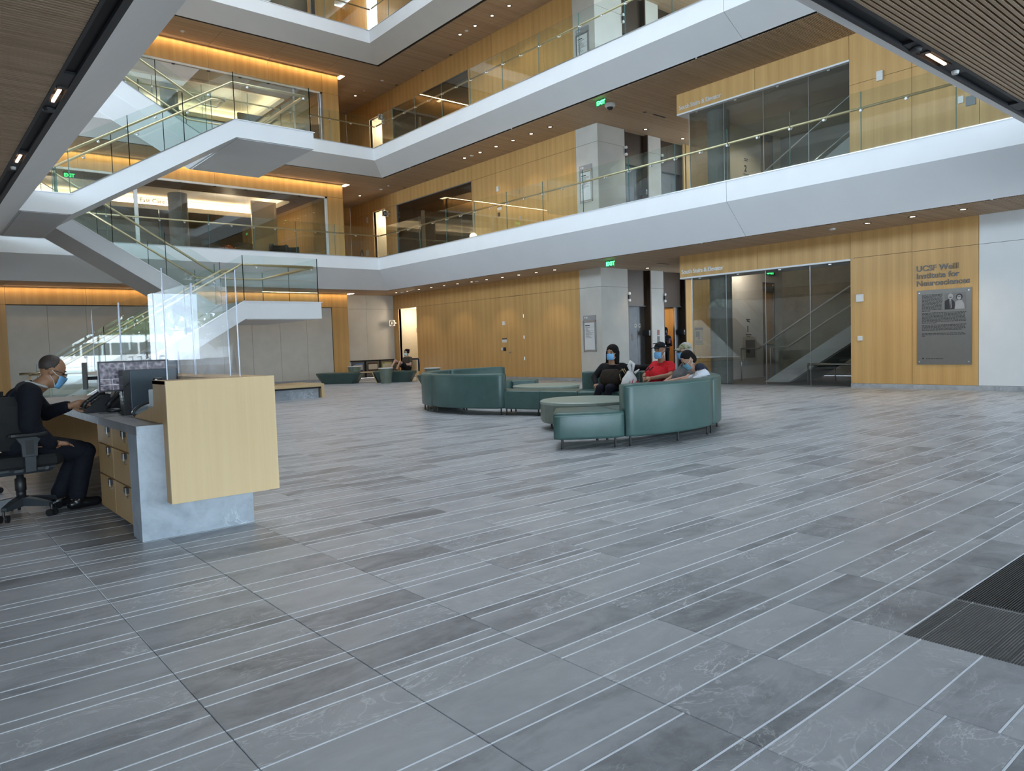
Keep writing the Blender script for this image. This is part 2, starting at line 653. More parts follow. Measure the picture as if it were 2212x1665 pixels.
# ------------------------------------------------------------------ slabs around the atrium
def slab(level):
    zb, zm, zt, z0 = ZB[level], ZM[level], ZT[level], Z0[level + 1]
    nm = ORD[level]
    s = struct('balcony_slab', 'white edge of the %s floor around the atrium with sloped shaded underside' % nm, category='balcony edge')
    rec = .75
    xs, ys = XF + rec, YF + rec            # foot of the slope
    t = .13
    # south side, split at the panel joint
    def band_south(ya, yb, mitre_b, mitre_a):
        ra, rb = [], []
        for x, z in ((XF, zm), (XF, zt), (XF + t, zt), (XF + t, zm)):
            ra.append((x, ya if not mitre_a else YN - (x - XF), z))
            rb.append((x, yb if not mitre_b else YF + (x - XF), z))
        MB().loft([ra, rb]).build('white_band', WHITE, s)
        ra, rb = [], []
        for x, z in ((XF, zm), (XF + t, zm + .02), (xs, zb + .05), (xs, zb)):
            ra.append((x, ya if not mitre_a else YN - (x - XF) * 1.24, z))
            rb.append((x, yb if not mitre_b else YF + (x - XF), z))
        MB().loft([ra, rb]).build('sloped_underside', SHADEDW, s)
    band_south(YN, 9.555, False, True)
    band_south(9.565, YF, True, False)
    # east side
    x_w = XW
    ra, rb = [], []
    for y, z in ((YF, zm), (YF, zt), (YF + t, zt), (YF + t, zm)):
        ra.append((x_w - (y - YF), y, z))
        rb.append((XF + (y - YF), y, z))
    MB().loft([rb, ra]).build('white_band', WHITE, s)
    ra, rb = [], []
    for y, z in ((YF, zm), (YF + t, zm + .02), (ys, zb + .05), (ys, zb)):
        ra.append((x_w - (y - YF), y, z))
        rb.append((XF + (y - YF), y, z))
    MB().loft([rb, ra]).build('sloped_underside', SHADEDW, s)
    # west side and north side
    ra, rb = [], []
    for x, z in ((XW, zm), (XW, zt), (XW - t, zt), (XW - t, zm)):
        ra.append((x, YN + (x - XW), z))
        rb.append((x, YF + (XW - x), z))
    MB().loft([rb, ra]).build('white_band', WHITE, s)
    ra, rb = [], []
    for x, z in ((XW, zm), (XW - t, zm + .02), (XW - .775, zb + .05), (XW - .775, zb)):
        ra.append((x, YN + (x - XW) * 1.24, z))
        rb.append((x, YF + (XW - x), z))
    MB().loft([rb, ra]).build('sloped_underside', SHADEDW, s)
    ra, rb = [], []
    for y, z in ((YN, zm), (YN, zt), (YN - t, zt), (YN - t, zm)):
        ra.append((XW + (y - YN), y, z))
        rb.append((XF + (YN - y), y, z))
    MB().loft([ra, rb]).build('white_band', WHITE, s)
    ra, rb = [], []
    for y, z in ((YN, zm), (YN - t, zm + .02), (YN - .93, zb + .05), (YN - .93, zb)):
        ra.append((XW + (y - YN) / 1.24, y, z))
        rb.append((XF + (YN - y) / 1.24, y, z))
    MB().loft([ra, rb]).build('sloped_underside', SHADEDW, s)
    # thin metal edge on top of the band
    tr = MB()
    tr.box(XF - .012, YN, zt, XF + .03, YF + .01, zt + .018)
    tr.box(XW - .03, YF - .012, zt, XF + .03, YF + .03, zt + .018)
    tr.build('edge_trim', CHROME, s)
    # floor plate between soffit and finished floor
    fp = MB()
    fp.box(XF + t, YN - t, zm + .03, 24, 34, z0)
    fp.box(-8, YF + t, zm + .03, XF + t, 39, z0)
    fp.box(-8, -7, zm + .03, XW - t, YF + t, z0)
    fp.box(XW - t, -7, zm + .03, 24, YN - t, z0)
    fp.build('floor_plate', PANEL, s)
    # black shadow slot behind the slope
    bk = MB()
    bk.box(xs - .012, YN - .9, zb + .03, xs + .115, ys + .115, zb + .07)
    bk.box(XW - .8, ys - .012, zb + .03, xs + .1, ys + .115, zb + .069)
    if level == 0:
        bk.box(XW - .96, YN - 1.08, zb + .03, XW - .76, ys, zb + .068)
        bk.box(XW - .96, YN - 1.10, zb + .03, xs + 2, YN - .91, zb + .067)
    bk.build('shadow_slot', BLACK, s)
    return s
SLABS = [slab(k) for k in range(3)]

# slot bars beside the two near edges: dark housing with light gaps
def near_slots():
    s = SLABS[0]
    z = ZB[0]
    h = MB()
    h.box(1.286, 2.5, z - .006, 1.338, 26, z + .03)      # outer dark flange, west
    h.box(1.170, 2.5, z - .004, 1.196, 26, z + .03)
    h.box(1.2, 2.585, z - .006, 17, 2.62, z + .03)       # outer flange, north
    h.box(1.17, 2.452, z - .004, 17, 2.480, z + .03)
    for a, b in ((7.62, 8.20), (10.3, 10.95), (7.02, 7.42), (9.9, 10.05), (14.2, 15.0)):
        h.box(1.196, a, z + .004, 1.286, b, z + .03)
    for a, b in ((6.46, 6.80), (7.22, 7.58), (9.1, 9.4)):
        h.box(a, 2.48, z + .004, b, 2.585, z + .03)
    h.build('slot_housing', DARKG, s)
near_slots()

def linear_light(x0, y0, x1, y1, label):
    z = ZB[0]
    t = thing('linear_light', label, 'light', ((x0 + x1) / 2, (y0 + y1) / 2, z), group='short linear lamps in the black ceiling slots')
    bx(x0, y0, z - .012, x1, y1, z + .004).build('lens', glow('warm_strip', (1.0, .62, .36), 3.2), t)
    e = MB()
    if x1 - x0 > y1 - y0:
        e.box(x0 - .06, y0 - .02, z - .008, x0, y1 + .02, z + .004).box(x1, y0 - .02, z - .008, x1 + .06, y1 + .02, z + .004)
    else:
        e.box(x0 - .02, y0 - .06, z - .008, x1 + .02, y0, z + .004).box(x0 - .02, y1, z - .008, x1 + .02, y1 + .06, z + .004)
    e.build('end_cap', BLACKP, t)
linear_light(1.222, 7.42, 1.246, 7.81, 'warm linear lamp in the black slot at upper left, the larger nearer one')
linear_light(1.222, 10.0, 1.246, 10.40, 'small warm linear lamp lower down the left black slot')
linear_light(6.80, 2.512, 7.20, 2.534, 'warm linear lamp in the black slot at upper right')

def disc(x, y, z, r, name, label, cat, m=WHITEP, group=None, h=.03):
    o = MB().lathe([(r, 0), (r, -h * .4), (r * .8, -h), (0.001, -h)], (x, y, z), 16).build(name, m, smooth=False)
    return tag(o, label, cat, group)
disc(1.236, 8.06, ZB[0], .05, 'slot_sensor', 'dark round sensor below the lamp in the upper left slot', 'sensor', DARKG)
disc(1.232, 10.70, ZB[0], .03, 'slot_sensor', 'white round sensor below the small lamp in the left slot', 'sensor', WHITEP)
disc(7.47, 2.535, ZB[0], .032, 'slot_sensor', 'white round sensor below the lamp in the right slot', 'sensor', WHITEP)
disc(6.61, 2.535, ZB[0], .045, 'slot_sensor', 'dark round sensor above the lamp in the right slot', 'sensor', DARKG)

# ------------------------------------------------------------------ slatted wood ceilings
PITCH, SW, SD = .0418, .0245, .02
def slat_mesh(mb, x0, x1, y, z):
    mb.box(x0, y, z - .0, x1, y + SW, z + SD)

near = struct('ceiling', 'dark slatted timber ceiling over the entrance, nearest the camera', category='ceiling')
bx(-8, -7, ZB[0] + .03, 1.168, 26, ZB[0] + .05).build('slat_backing', SLATBACK, near)
bx(1.168, -7, ZB[0] + .03, XS + 6, 2.45, ZB[0] + .051).build('slat_backing', SLATBACK, near)
cand = []
y = 2.447 - SW
while y > -.2:
    for a, b in ((1.17, 7.002), (7.006, 12.8), (12.804, 17.08)):
        cand.append((a, b, y))
    y -= PITCH
y = 2.447 - SW + PITCH
while y < 25.7:
    cand.append((-5.0, 1.168, y))
    y += PITCH
vis, rest = [], MB()
for a, b, y in cand:
    best = None
    for k in range(13):
        p = (a + (b - a) * k / 12, y, ZB[0])
        if in_view(p, 0):
            d = (Vector(p) - CAM).length
            best = d if best is None else min(best, d)
    if best is None:
        if y > -.2:
            slat_mesh(rest, a, b, y, ZB[0])
    else:
        vis.append((best, a, b, y))
vis.sort()
sm = {}
for n, (_, a, b, y) in enumerate(vis):
    if n < 290:
        key = (a, b)
        if key not in sm:
            t = bx(-(b - a) / 2, -SW / 2, 0, (b - a) / 2, SW / 2, SD)
            me = D.meshes.new('slat')
            me.from_pydata(t.v, [], t.f)
            me.materials.append(SLAT)
            sm[key] = me
        o = D.objects.new('slat', sm[key])
        o.location = ((a + b) / 2, y + SW / 2, ZB[0])
        o.parent = near
        COL.objects.link(o)
    else:
        slat_mesh(rest, a, b, y, ZB[0])
rest.build('slats', SLAT, near, kind='stuff')

YB = (28.4, 32.0, 32.0)       # back of the corner recess on each storey
JX = (2.7, 4.93, 7.13, 9.36, 11.59, 13.79)
def far_ceiling(level):
    z = ZB[level]
    s = struct('ceiling', 'slatted honey timber ceiling under the %s floor, along the south and east sides' % ORD[level], category='ceiling')
    xs, ys = XF + .75 + .118, YF + .75 + .118
    b = MB()
    b.box(xs, 2.45, z + .03, XS + 6, YB[level], z + .05)
    b.box(-2, ys, z + .03, xs, YB[level], z + .05)
    b.build('slat_backing', SLATBACK, s)
    m = MB()
    y = 2.45 if level else 2.47
    while y < YB[level] - .03:
        if y < ys:
            xa = xs
            cuts = [xa, XS + (6 if 8.0 < y < 16 else 0)]
        else:
            cuts = [-1.5] + [j for j in JX] + [XS]
        for a, b_ in zip(cuts, cuts[1:]):
            if level < 2 or not (a < XS and y < 4):
                m.box(a + .006, y, z, b_ - .006, y + SW * 1.12, z + SD)
        y += PITCH
    m.build('slats', SLAT, s, kind='stuff')
    return s
CEIL = [far_ceiling(k) for k in range(3)]

# ------------------------------------------------------------------ roof with a luminous skylight, entrance front
rf = struct('ceiling', 'white top ceiling around the skylight', category='ceiling')
r_ = MB()
r_.box(-8, -7, 17.5, 24, 39, 17.8)
r_.build('roof_deck', PANELW, rf)

ent = struct('wall_north', 'glazed entrance front behind the camera with slim dark mullions', category='wall')
mu = MB()
for k in range(13):
    x = -8 + 2.3 * k
    mu.box(x, -7.02, 0, x + .09, -6.9, 4.3)
mu.box(-8, -7.02, 2.6, 24, -6.92, 2.68)
mu.build('mullion', DARKG, ent)
up = MB()
up.box(-8.2, -7.2, 4.2, 24, -7.0, 18)
up.build('upper_wall', PANELW, ent)
ww = struct('wall_west', 'plain wall at the far side of the entrance hall, behind the desk', category='wall')
q = MB()
q.box(-8.3, -7, 0, -8.1, 39, 4.7).box(-8.3, -7, 8.1, -8.1, 39, 18)
q.build('wall_panel', PANEL, ww)
q = MB()
for k in range(19):
    q.box(-8.3, -7 + 2.5 * k, 4.7, -8.1, -6.9 + 2.5 * k, 8.1)
q.build('window_mullion', DARKG, ww)

# ------------------------------------------------------------------ south wall (plane X = 17.1), storey by storey
G = .004
def sp(s, y0, y1, z0, z1, m=WOOD, name='wood_panel', x=XS, d=.03):
    return bx(x, y0 + G, z0 + G, x + d, y1 - G, z1 - G).build(name, m, s)

def s_back(s, y0, y1, z0, z1, x=XS):
    bx(x + .031, y0, z0, x + .14, y1, z1).build('panel_backing', BACKING, s)

CREAM = plain('cream_wall', (.74, .66, .52), .6, var=.03)
LEAVES = (28.4, 24.4, 22.18, 19.6, 18.17, 16.8)
def south(level):
    z0, zb = Z0[level], ZB[level] + .06
    zj = (3.0, 7.5, 11.63)[level]
    s = struct('wall_south', ('honey wood panelled long south wall of the lobby', 'wood panelled south wall on the second floor behind the glass balustrade', 'wood panelled south wall on the third floor')[level], category='wall')
    low = z0 + (.1 if level == 0 else 0)
    if level == 0:
        top = LEAVES
        for b, a in zip(top, top[1:]):
            sp(s, a, b, zj, zb)
        for a, b in ((16.8, 18.17), (18.17, 19.6), (20.5, 22.18), (22.18, 24.4), (24.4, 26.54), (28.0, 28.4)):
            sp(s, a, b, low, zj)
        s_back(s, 16.8, 26.54, z0, zb)
        s_back(s, 28.0, 28.45, z0, zb)
        s_back(s, 26.54, 28.0, zj, zb)
        bs = struct('baseboard_south', 'thin grey stone base along the foot of the wood south wall', category='baseboard')
        bx(XS - .012, 16.8, 0, XS + .03, 26.54, .1).build('stone_base', MARBLEB, bs)
        bx(XS - .012, 15.84, 0, XS + .03, 16.8, .1).build('stone_base', MARBLEB, bs)
        bx(XS - .012, -7, 0, XS + .03, 8.0, .1).build('stone_base', MARBLEB, bs)
        dy0, dy1, dz = 26.54, 28.0, 2.99
    else:
        yj = (32, 29.83, 27.8, 22.36, 20.9, 19.6, 18.17, 16.8)
        for b, a in zip(yj, yj[1:]):
            sp(s, a, b, zj, zb)
        for a, b in ((16.8, 18.17), (18.17, 19.6), (19.6, 20.9), (20.9, 22.36), (27.8, 28.75), (29.83, 32)):
            sp(s, a, b, low, zj)
        s_back(s, 16.8, 22.36, z0, zb)
        s_back(s, 22.36, 32, zj, zb)
        s_back(s, 27.8, 28.75, z0, zj)
        s_back(s, 29.83, 32, z0, zj)
        dy0, dy1, dz = 28.75, 29.83, zj
    # cream lined doorway to the washrooms
    dw = MB()
    dw.box(XS + 1.6, dy0 - .6, z0, XS + 1.7, dy1 + .6, zb)
    dw.box(XS + .02, dy0 - .08, z0, XS + 1.6, dy0, zb)
    dw.box(XS + .02, dy1, z0, XS + 1.6, dy1 + .08, zb)
    dw.box(XS + .02, dy0, dz, XS + 1.6, dy1, dz + .05)
    dw.build('doorway_lining', CREAM, s)
    # stone clad pier by the elevators
    for a, b in ((z0 + (.1 if level == 0 else 0), zj), (zj, zb)):
        sp(s, 15.85, 16.8, a, b, PANEL, 'stone_panel')
        bx(XS + G, 15.85, a + G, 18.37, 15.88, b - G).build('stone_panel', PANEL, s)
        bx(19.55 + G, 15.85, a + G, 20.21 - G, 15.88, b - G).build('stone_panel', PANEL, s)
    s_back(s, 15.9, 16.8, z0, zb)
    bk = MB()
    bk.box(XS + .1, 15.885, z0, 18.37, 16.3, zb).box(19.55, 15.885, z0, 20.21, 16.3, zb)
    bk.build('panel_backing', BACKING, s)
    bx(21.45, 15.85, z0, 23.6, 15.9, zb).build('wood_panel', WOOD, s)
    bx(23.6, 12.4, z0, 23.7, 16, zb).build('wood_panel', WOOD, s)
    # stretch right of the stairs
    ya = (8.0, 6.65, 5.36)
    for b, a in zip(ya, ya[1:]):
        sp(s, a, b, zj if level == 0 else z0 + 2.25, zb)
        sp(s, a, b, low, zj if level == 0 else z0 + 2.25)
    for b, a in zip((5.36, 2.9, .4, -2.1, -4.6, -7), (2.9, .4, -2.1, -4.6, -7)):
        if level == 0:
            sp(s, a, b, zj, zb, PANELW, 'pale_panel')
            sp(s, a, b, low, zj, PANELW, 'pale_panel')
        else:
            sp(s, a, b, low, zb)
    s_back(s, -7, 7.98, z0, zb)
    return s
SOUTH = [south(k) for k in range(3)]

# washroom doorway lamps (small ceiling lamps seen in the doorways)
for k, (y, z) in enumerate(((27.3, 2.98), (29.3, 7.48), (29.3, 11.6))):
    disc(17.75, y, z, .06, 'doorway_downlight', ('small lamp in the ceiling of the ground floor washroom doorway', 'small bright lamp in the second floor washroom doorway', 'small bright lamp in the third floor washroom doorway')[k], 'light', glow('door_lamp', (1, .86, .66), 9), h=.01)
    lamp('doorway_glow', 'POINT', (17.7, y, z - .35), 26, (1, .84, .62), shadow_soft_size=.12)

# ------------------------------------------------------------------ elevators
def elevator(level, x0, x1, label, opened=False):
    z0 = Z0[level]
    zt = z0 + 2.42 if level == 0 else z0 + 2.35
    zc = ZB[level] + .05
    t = thing('elevator', label, 'elevator', ((x0 + x1) / 2, 15.95, z0))
    y = 15.85
    fr = MB()
    fr.box(x0, y, z0, x0 + .03, y + .3, zc).box(x1 - .05, y, z0, x1, y + .3, zc)
    fr.build('jamb', BRONZE, t)
    bx(x0 + .03, y + .16, zt, x1 - .05, y + .3, zc).build('head_panel', BRONZE, t)
    bx(x0 + .03, y + .12, zt - .03, x1 - .05, y + .3, zt).build('head_trim', BLACKP, t)
    xm = x0 + (x1 - x0) * .64
    if not opened:
        bx(x0 + .03, y + .27, z0, xm - .004, y + .3, zt - .03).build('door_leaf', STEELD, t)
        bx(xm + .004, y + .27, z0, x1 - .05, y + .3, zt - .03).build('door_leaf', STEELD, t)
        if level == 0:
            # round no-entry style stickers printed in two halves
            for dx in (-.11, .11):
                MB().lathe([(.075, 0), (.075, -.004), (.001, -.004)], (xm + dx, y + .268, z0 + 1.76), 16, 'y').build('round_sticker', plain('sticker', (.42, .42, .40), .5), t)
                bx(xm + dx - .035, y + .261, z0 + 1.745, xm + dx + .035, y + .2635, z0 + 1.775).build('sticker_mark', BLACKP, t)
            bx(xm - .30, y + .262, z0 + 1.26, xm - .17, y + .268, z0 + 1.5).build('notice', plain('notice_grey', (.20, .18, .17), .5), t)
    else:
        bx(x1 - .35, y + .27, z0, x1 - .05, y + .3, zt - .03).build('door_leaf', STEELD, t)
        bx(x1 - .40, y + .20, z0, x1 - .36, y + .27, zt - .03).build('door_edge', CHROME, t)
        cb = MB()
        cb.box(x0 - .2, y + 1.9, z0, x1 + .3, y + 2.0, zt).box(x0 - .25, y + .31, z0, x0 - .2, y + 2, zt).box(x1 + .3, y + .31, z0, x1 + .35, y + 2, zt)
        cb.build('car_wall', WOOD, t)
        cc = MB()
        cc.box(x0 - .25, y + .31, zt - .05, x1 + .35, y + 2, zt).box(x0 - .25, y + .31, z0 - .02, x1 + .35, y + 2, z0 + .004)
        cc.build('car_shell', BRONZE, t)
        lamp('elevator_car_lamp', 'POINT', ((x0 + x1) / 2, y + 1.2, zt - .2), 16, (1, .78, .5), shadow_soft_size=.2)
    # hall lantern on the left jamb: two pale drums and a dark body
    ln = MB()
    for dz in (2.80, 2.58):
        ln.lathe([(.045, 0), (.045, -.06), (.001, -.06)], (x0 + .03, y, z0 + dz), 14, 'y')
    ln.build('lantern_lens', WHITEP, t)
    bx(x0 + .0, y - .05, z0 + 2.63, x0 + .055, y, z0 + 2.75).build('lantern_body', BLACKP, t)
    # call button plate
    bx(x1 - .17, y - .006, z0 + 1.42, x1 - .09, y + .3, z0 + 1.6).build('button_plate', BLACKP, t)
    bx(x1 - .145, y - .012, z0 + 1.53, x1 - .115, y - .006, z0 + 1.56).build('button', WHITEP, t)
    return t
elevator(0, 18.37, 19.55, 'closed steel elevator door with two round stickers, left of the pair on the ground floor')
elevator(0, 20.21, 21.45, 'open elevator on the ground floor with lit wooden car and a person inside', True)
elevator(1, 18.37, 19.55, 'dark elevator front nearer the stone pier on the second floor')
elevator(1, 20.21, 21.6, 'elevator front deeper in the second floor lobby')
elevator(2, 18.37, 19.55, 'elevator front nearer the stone pier on the third floor')
elevator(2, 20.21, 21.6, 'elevator front deeper in the third floor lobby')

def plate(name, label, cat, x0, y0, z0, x1, y1, z1, m, group=None, bevel=0):
    o = bx(x0, y0, z0, x1, y1, z1).build(name, m, bevel=bevel)
    return tag(o, label, cat, group)
plate('warning_sign', 'small red sign on the pale panel between the elevators', 'sign', 19.83, 15.838, 1.42, 19.93, 15.85, 1.60, plain('sign_red', (.24, .03, .02), .4))
plate('call_station', 'dark elevator call panel below the red sign', 'panel', 19.83, 15.838, 1.13, 19.93, 15.85, 1.39, plain('panel_brown', (.07, .05, .03), .4))
plate('call_station', 'small black plate lowest on the pale panel between the elevators', 'panel', 19.83, 15.838, .96, 19.93, 15.85, 1.09, BLACKP)

# ------------------------------------------------------------------ stair enclosure beside the elevators
def enclosure(level):
    z0, zb = Z0[level], ZB[level] + .05
    zh = (2.99, 7.52)[level]
    s = struct('wall_south', ('stair lobby on the ground floor behind the frameless glass screen', 'stair lobby on the second floor behind the glass screen')[level], category='wall')
    # wood bulkhead with the raised lettering
    for a, b in ((8.0, 10.4), (10.4, 12.83)):
        bx(XS, a + G, zh, XS + .05, b - G, zb).build('bulkhead_panel', WOOD, s)
    bx(XS + .05, 8.0, zh + .01, XS + 1.4, 12.78, zb).build('bulkhead_body', WHITE, s)
    bx(XS + G, 12.78, zh, XS + 1.0, 12.83, zb).build('bulkhead_end', WOOD, s)
    bx(XS, 8.0, zh - .04, XS + .9, 12.83, zh).build('bulkhead_underside', WHITE, s)
    # side lining and concrete
    bx(XS + .02, 7.94, z0, XS + 1.0, 8.0, zb).build('glass_end_trim', CHROME, s)
    MB().lathe([(.3, z0), (.3, zb)], (17.78, 11.95, 0), 28).build('concrete_column', CONCG, s, smooth=False)
    w = MB()
    w.box(18.75, 12.5, z0, 20.83, 12.62, zb).box(21.5, 12.5, z0, 22, 12.62, zb).box(20.83, 12.5, z0 + 2.95, 21.5, 12.62, zb)
    w.build('white_stair_wall', CREAM if level else PANELW, s)
    bx(22, 2, z0, 22.2, 12.5, zb).build('concrete_wall', CONC, s)
    bx(21.99, 9.9, z0, 22.0, 9.93, zb).build('concrete_joint', CONC, s)
    bx(17.3, 1.9, z0, 22, 2.0, zb).build('concrete_wall', CONC, s)
    if level == 1:
        bx(XS + 1.4, 8.4, zh + .02, 22, 12.5, zh + .06).build('stair_lobby_ceiling', PANELW, s)
        lamp('stair_lobby_lamp', 'SPOT', (19.6, 11.2, 7.5), 70, (1, .9, .75), (0, 0, 0), spot_size=R(140), spot_blend=.6, shadow_soft_size=.04)
    else:
        lamp('stair_lobby_lamp', 'POINT', (19.4, 11.9, 3.3), 34, (1, .86, .68), shadow_soft_size=.03)
    # stair door
    d = struct('door_%d' % (level + 1), ('orange wood stair door behind the glass screen on the ground floor', 'orange wood stair door behind the glass screen on the second floor')[level], category='door')
    bx(20.86, 12.53, z0, 21.46, 12.57, z0 + 2.92).build('door_leaf', WOODC, d)
    fr = MB()
    fr.box(20.83, 12.48, z0, 20.87, 12.62, z0 + 2.95).box(21.45, 12.48, z0, 21.5, 12.62, z0 + 2.95).box(20.83, 12.48, z0 + 2.91, 21.5, 12.62, z0 + 2.95)
    fr.build('door_frame', GREYP, d)
    bx(21.0, 12.46, z0 + 2.66, 21.4, 12.53, z0 + 2.84).build('door_closer', GREYP, d)
    bx(20.88, 12.5, z0 + .98, 21.44, 12.53, z0 + 1.02).build('push_bar', BLACKP, d)
    # frameless glass
    g = struct('window_%d' % (level + 1), ('tall frameless glass screen of the ground floor stair lobby', 'frameless glass screen of the second floor stair lobby')[level], category='glass screen')
    xg = 17.22
    for a, b in ((8.0, 9.04), (9.05, 10.24), (10.25, 11.4), (11.41, 12.5)):
        bx(xg, a, z0 + .012, xg + .012, b, zh - .04).build('glass_pane', ROOMG, g)
    bx(xg, 12.5, z0 + .012, 18.7, 12.512, zh - .04).build('glass_pane', ROOMG, g)
    cl = MB()
    for a in (8.5, 9.8, 11.0, 12.2):
        cl.box(xg - .02, a, zh - .07, xg + .03, a + .07, zh - .04)
    cl.build('glass_clamp', CHROME, g)
    bx(xg - .01, 8.0, z0, xg + .025, 12.51, z0 + .014).build('floor_channel', GREYP, g)
    e = MB()
    for a in (9.045, 10.245, 11.405):
        e.box(xg - .001, a - .004, z0 + .012, xg + .013, a + .004, zh - .04)
    e.box(xg - .006, 12.494, z0, xg + .018, 12.518, zh - .04)
    e.build('glass_edge', CHROME, g)
    return s
enclosure(0)
enclosure(1)

def stair_run(z0, label):
    t = thing('stairs', label, 'stairs', (19.2, 10, z0))
    sl = .61
    y0, y1 = 11.04, 3.4
    h = sl * (y0 - y1)
    for x in (18.45, 19.95):
        MB().prism([(x, y0, z0 + .0), (x, y0 - .72, z0), (x, y1 + .0, z0 + h - .44), (x, y1, z0 + h)], (.1, 0, 0)).build('stringer', WHITE, t)
    tr = MB()
    n = 26
    for k in range(n):
        ya = y0 - .2 - k * (y0 - y1) / n
        za = z0 + (k + .5) * h / n - .12
        tr.box(18.55, ya - .3, za, 19.95, ya, za + .05)
    tr.build('treads', CONC, t, kind='stuff')
    MB().prism([(18.55, y0 - .75, z0 + .02), (18.55, y0 - .78, z0 + .02), (18.55, y1, z0 + h - .47), (18.55, y1, z0 + h - .44)], (1.4, 0, 0)).build('underside', PANEL, t)
    for x, dz in ((18.5, .92), (20.05, .92)):
        MB().tube([(x, y0 + .75, z0 + .93), (x, y0 + .2, z0 + .93), (x, y1, z0 + h + dz)], .02, 8).build('handrail', CHROME, t, smooth=True)
    for p in ((18.5, y0 + .75), ):
        MB().tube([(p[0], p[1], z0), (p[0], p[1], z0 + .93)], .02, 8).build('rail_post', CHROME, t, smooth=True)
    MB().tube([(20.05, y0 + .75, z0), (20.05, y0 + .75, z0 + .93)], .02, 8).build('rail_post', CHROME, t, smooth=True)
    MB().prism([(18.47, y0 - .1, z0 + .06), (18.47, y1, z0 + h), (18.47, y1, z0 + h + 1.0), (18.47, y0 - .1, z0 + 1.0)], (.012, 0, 0)).build('glass_panel', GLASS, t)
    return t
stair_run(0, 'straight stair with white stringer rising behind the ground floor glass screen')
stair_run(4.68, 'straight stair with white stringer rising behind the second floor glass screen')
br = thing('guard_rail', 'low steel rail on two posts under the stair behind the glass', 'railing', (18.15, 8.8, 0))
MB().tube([(18.12, 9.6, 0), (18.12, 9.6, .5), (18.12, 7.6, .5)], .02, 8).build('rail', CHROME, br, smooth=True)
MB().tube([(19.66, 9.63, 0), (19.66, 9.63, .45)], .018, 8).build('rail_post', CHROME, br, smooth=True)
MB().tube([(19.66, 9.63, .45), (19.66, 7.6, .45)], .018, 8).build('rail', CHROME, br, smooth=True)

# fire extinguisher cabinet, wall numbers, poster in the stair lobby
fc = thing('fire_cabinet', 'recessed fire extinguisher cabinet with grey glass door on the white stair wall', 'cabinet', (20.0, 12.5, .8))
bx(19.66, 12.47, .52, 20.42, 12.5, 1.27).build('cabinet_frame', PANEL, fc)
bx(19.80, 12.455, .62, 20.30, 12.472, 1.17).build('cabinet_door', plain('smoked_glass', (.17, .18, .18), .15), fc)
MB().lathe([(.085, 0), (.085, -.01), (.001, -.01)], (19.93, 12.456, .86), 16, 'y').build('extinguisher', BLACKP, fc)
bx(20.32, 12.452, .85, 20.345, 12.47, .92).build('latch', CHROME, fc)

def wall_number(ch, z, label):
    t = thing('wall_number', label, 'sign', (20.0, 12.49, z))
    text(ch, 'numeral', BLACKP, (19.9, 12.488, z), .26, t, ROT_E, .003, .006)
    b = MB()
    for dz, w in ((.36, .2), (.31, .16), (-.10, .3), (-.16, .16)):
        b.box(20.0 - w / 2, 12.487, z + dz, 20.0 + w / 2, 12.4895, z + dz + .028)
    b.build('small_print', BLACKP, t)
wall_number('1', 1.42, 'black numeral 1 with small print on the white stair wall')
wall_number('2', 6.25, 'black numeral 2 with small print on the cream stair wall upstairs')
po = thing('poster', 'tan notice with dark symbols on the wood wall beside the open elevator', 'poster', (22.15, 15.84, 1.06))
bx(21.9, 15.835, 1.04, 22.42, 15.848, 1.68).build('sheet', plain('tan_sheet', (.42, .29, .17), .5), po)
b = MB()
b.box(21.92, 15.83, 1.57, 22.40, 15.834, 1.65).box(21.97, 15.83, 1.32, 22.2, 15.834, 1.52).box(22.1, 15.83, 1.24, 22.2, 15.834, 1.30).box(21.94, 15.83, 1.05, 22.38, 15.834, 1.07)
for k in range(5):
    b.box(21.94, 15.83, 1.10 + .022 * k, 22.36 - .05 * (k % 2), 15.834, 1.11 + .022 * k)
b.build('print', plain('dark_print', (.07, .045, .03), .5), po)

# ------------------------------------------------------------------ east wall (plane Y = 27.7)
def ep(s, x0, x1, z0, z1, m=WOOD, name='wood_panel', y=YE, d=.03):
    return bx(x0 + G, y, z0 + G, x1 - G, y + d, z1 - G).build(name, m, s)

def e_back(s, x0, x1, z0, z1, y=YE):
    bx(x0, y + .031, z0, x1, y + .14, z1).build('panel_backing', BACKING, s)

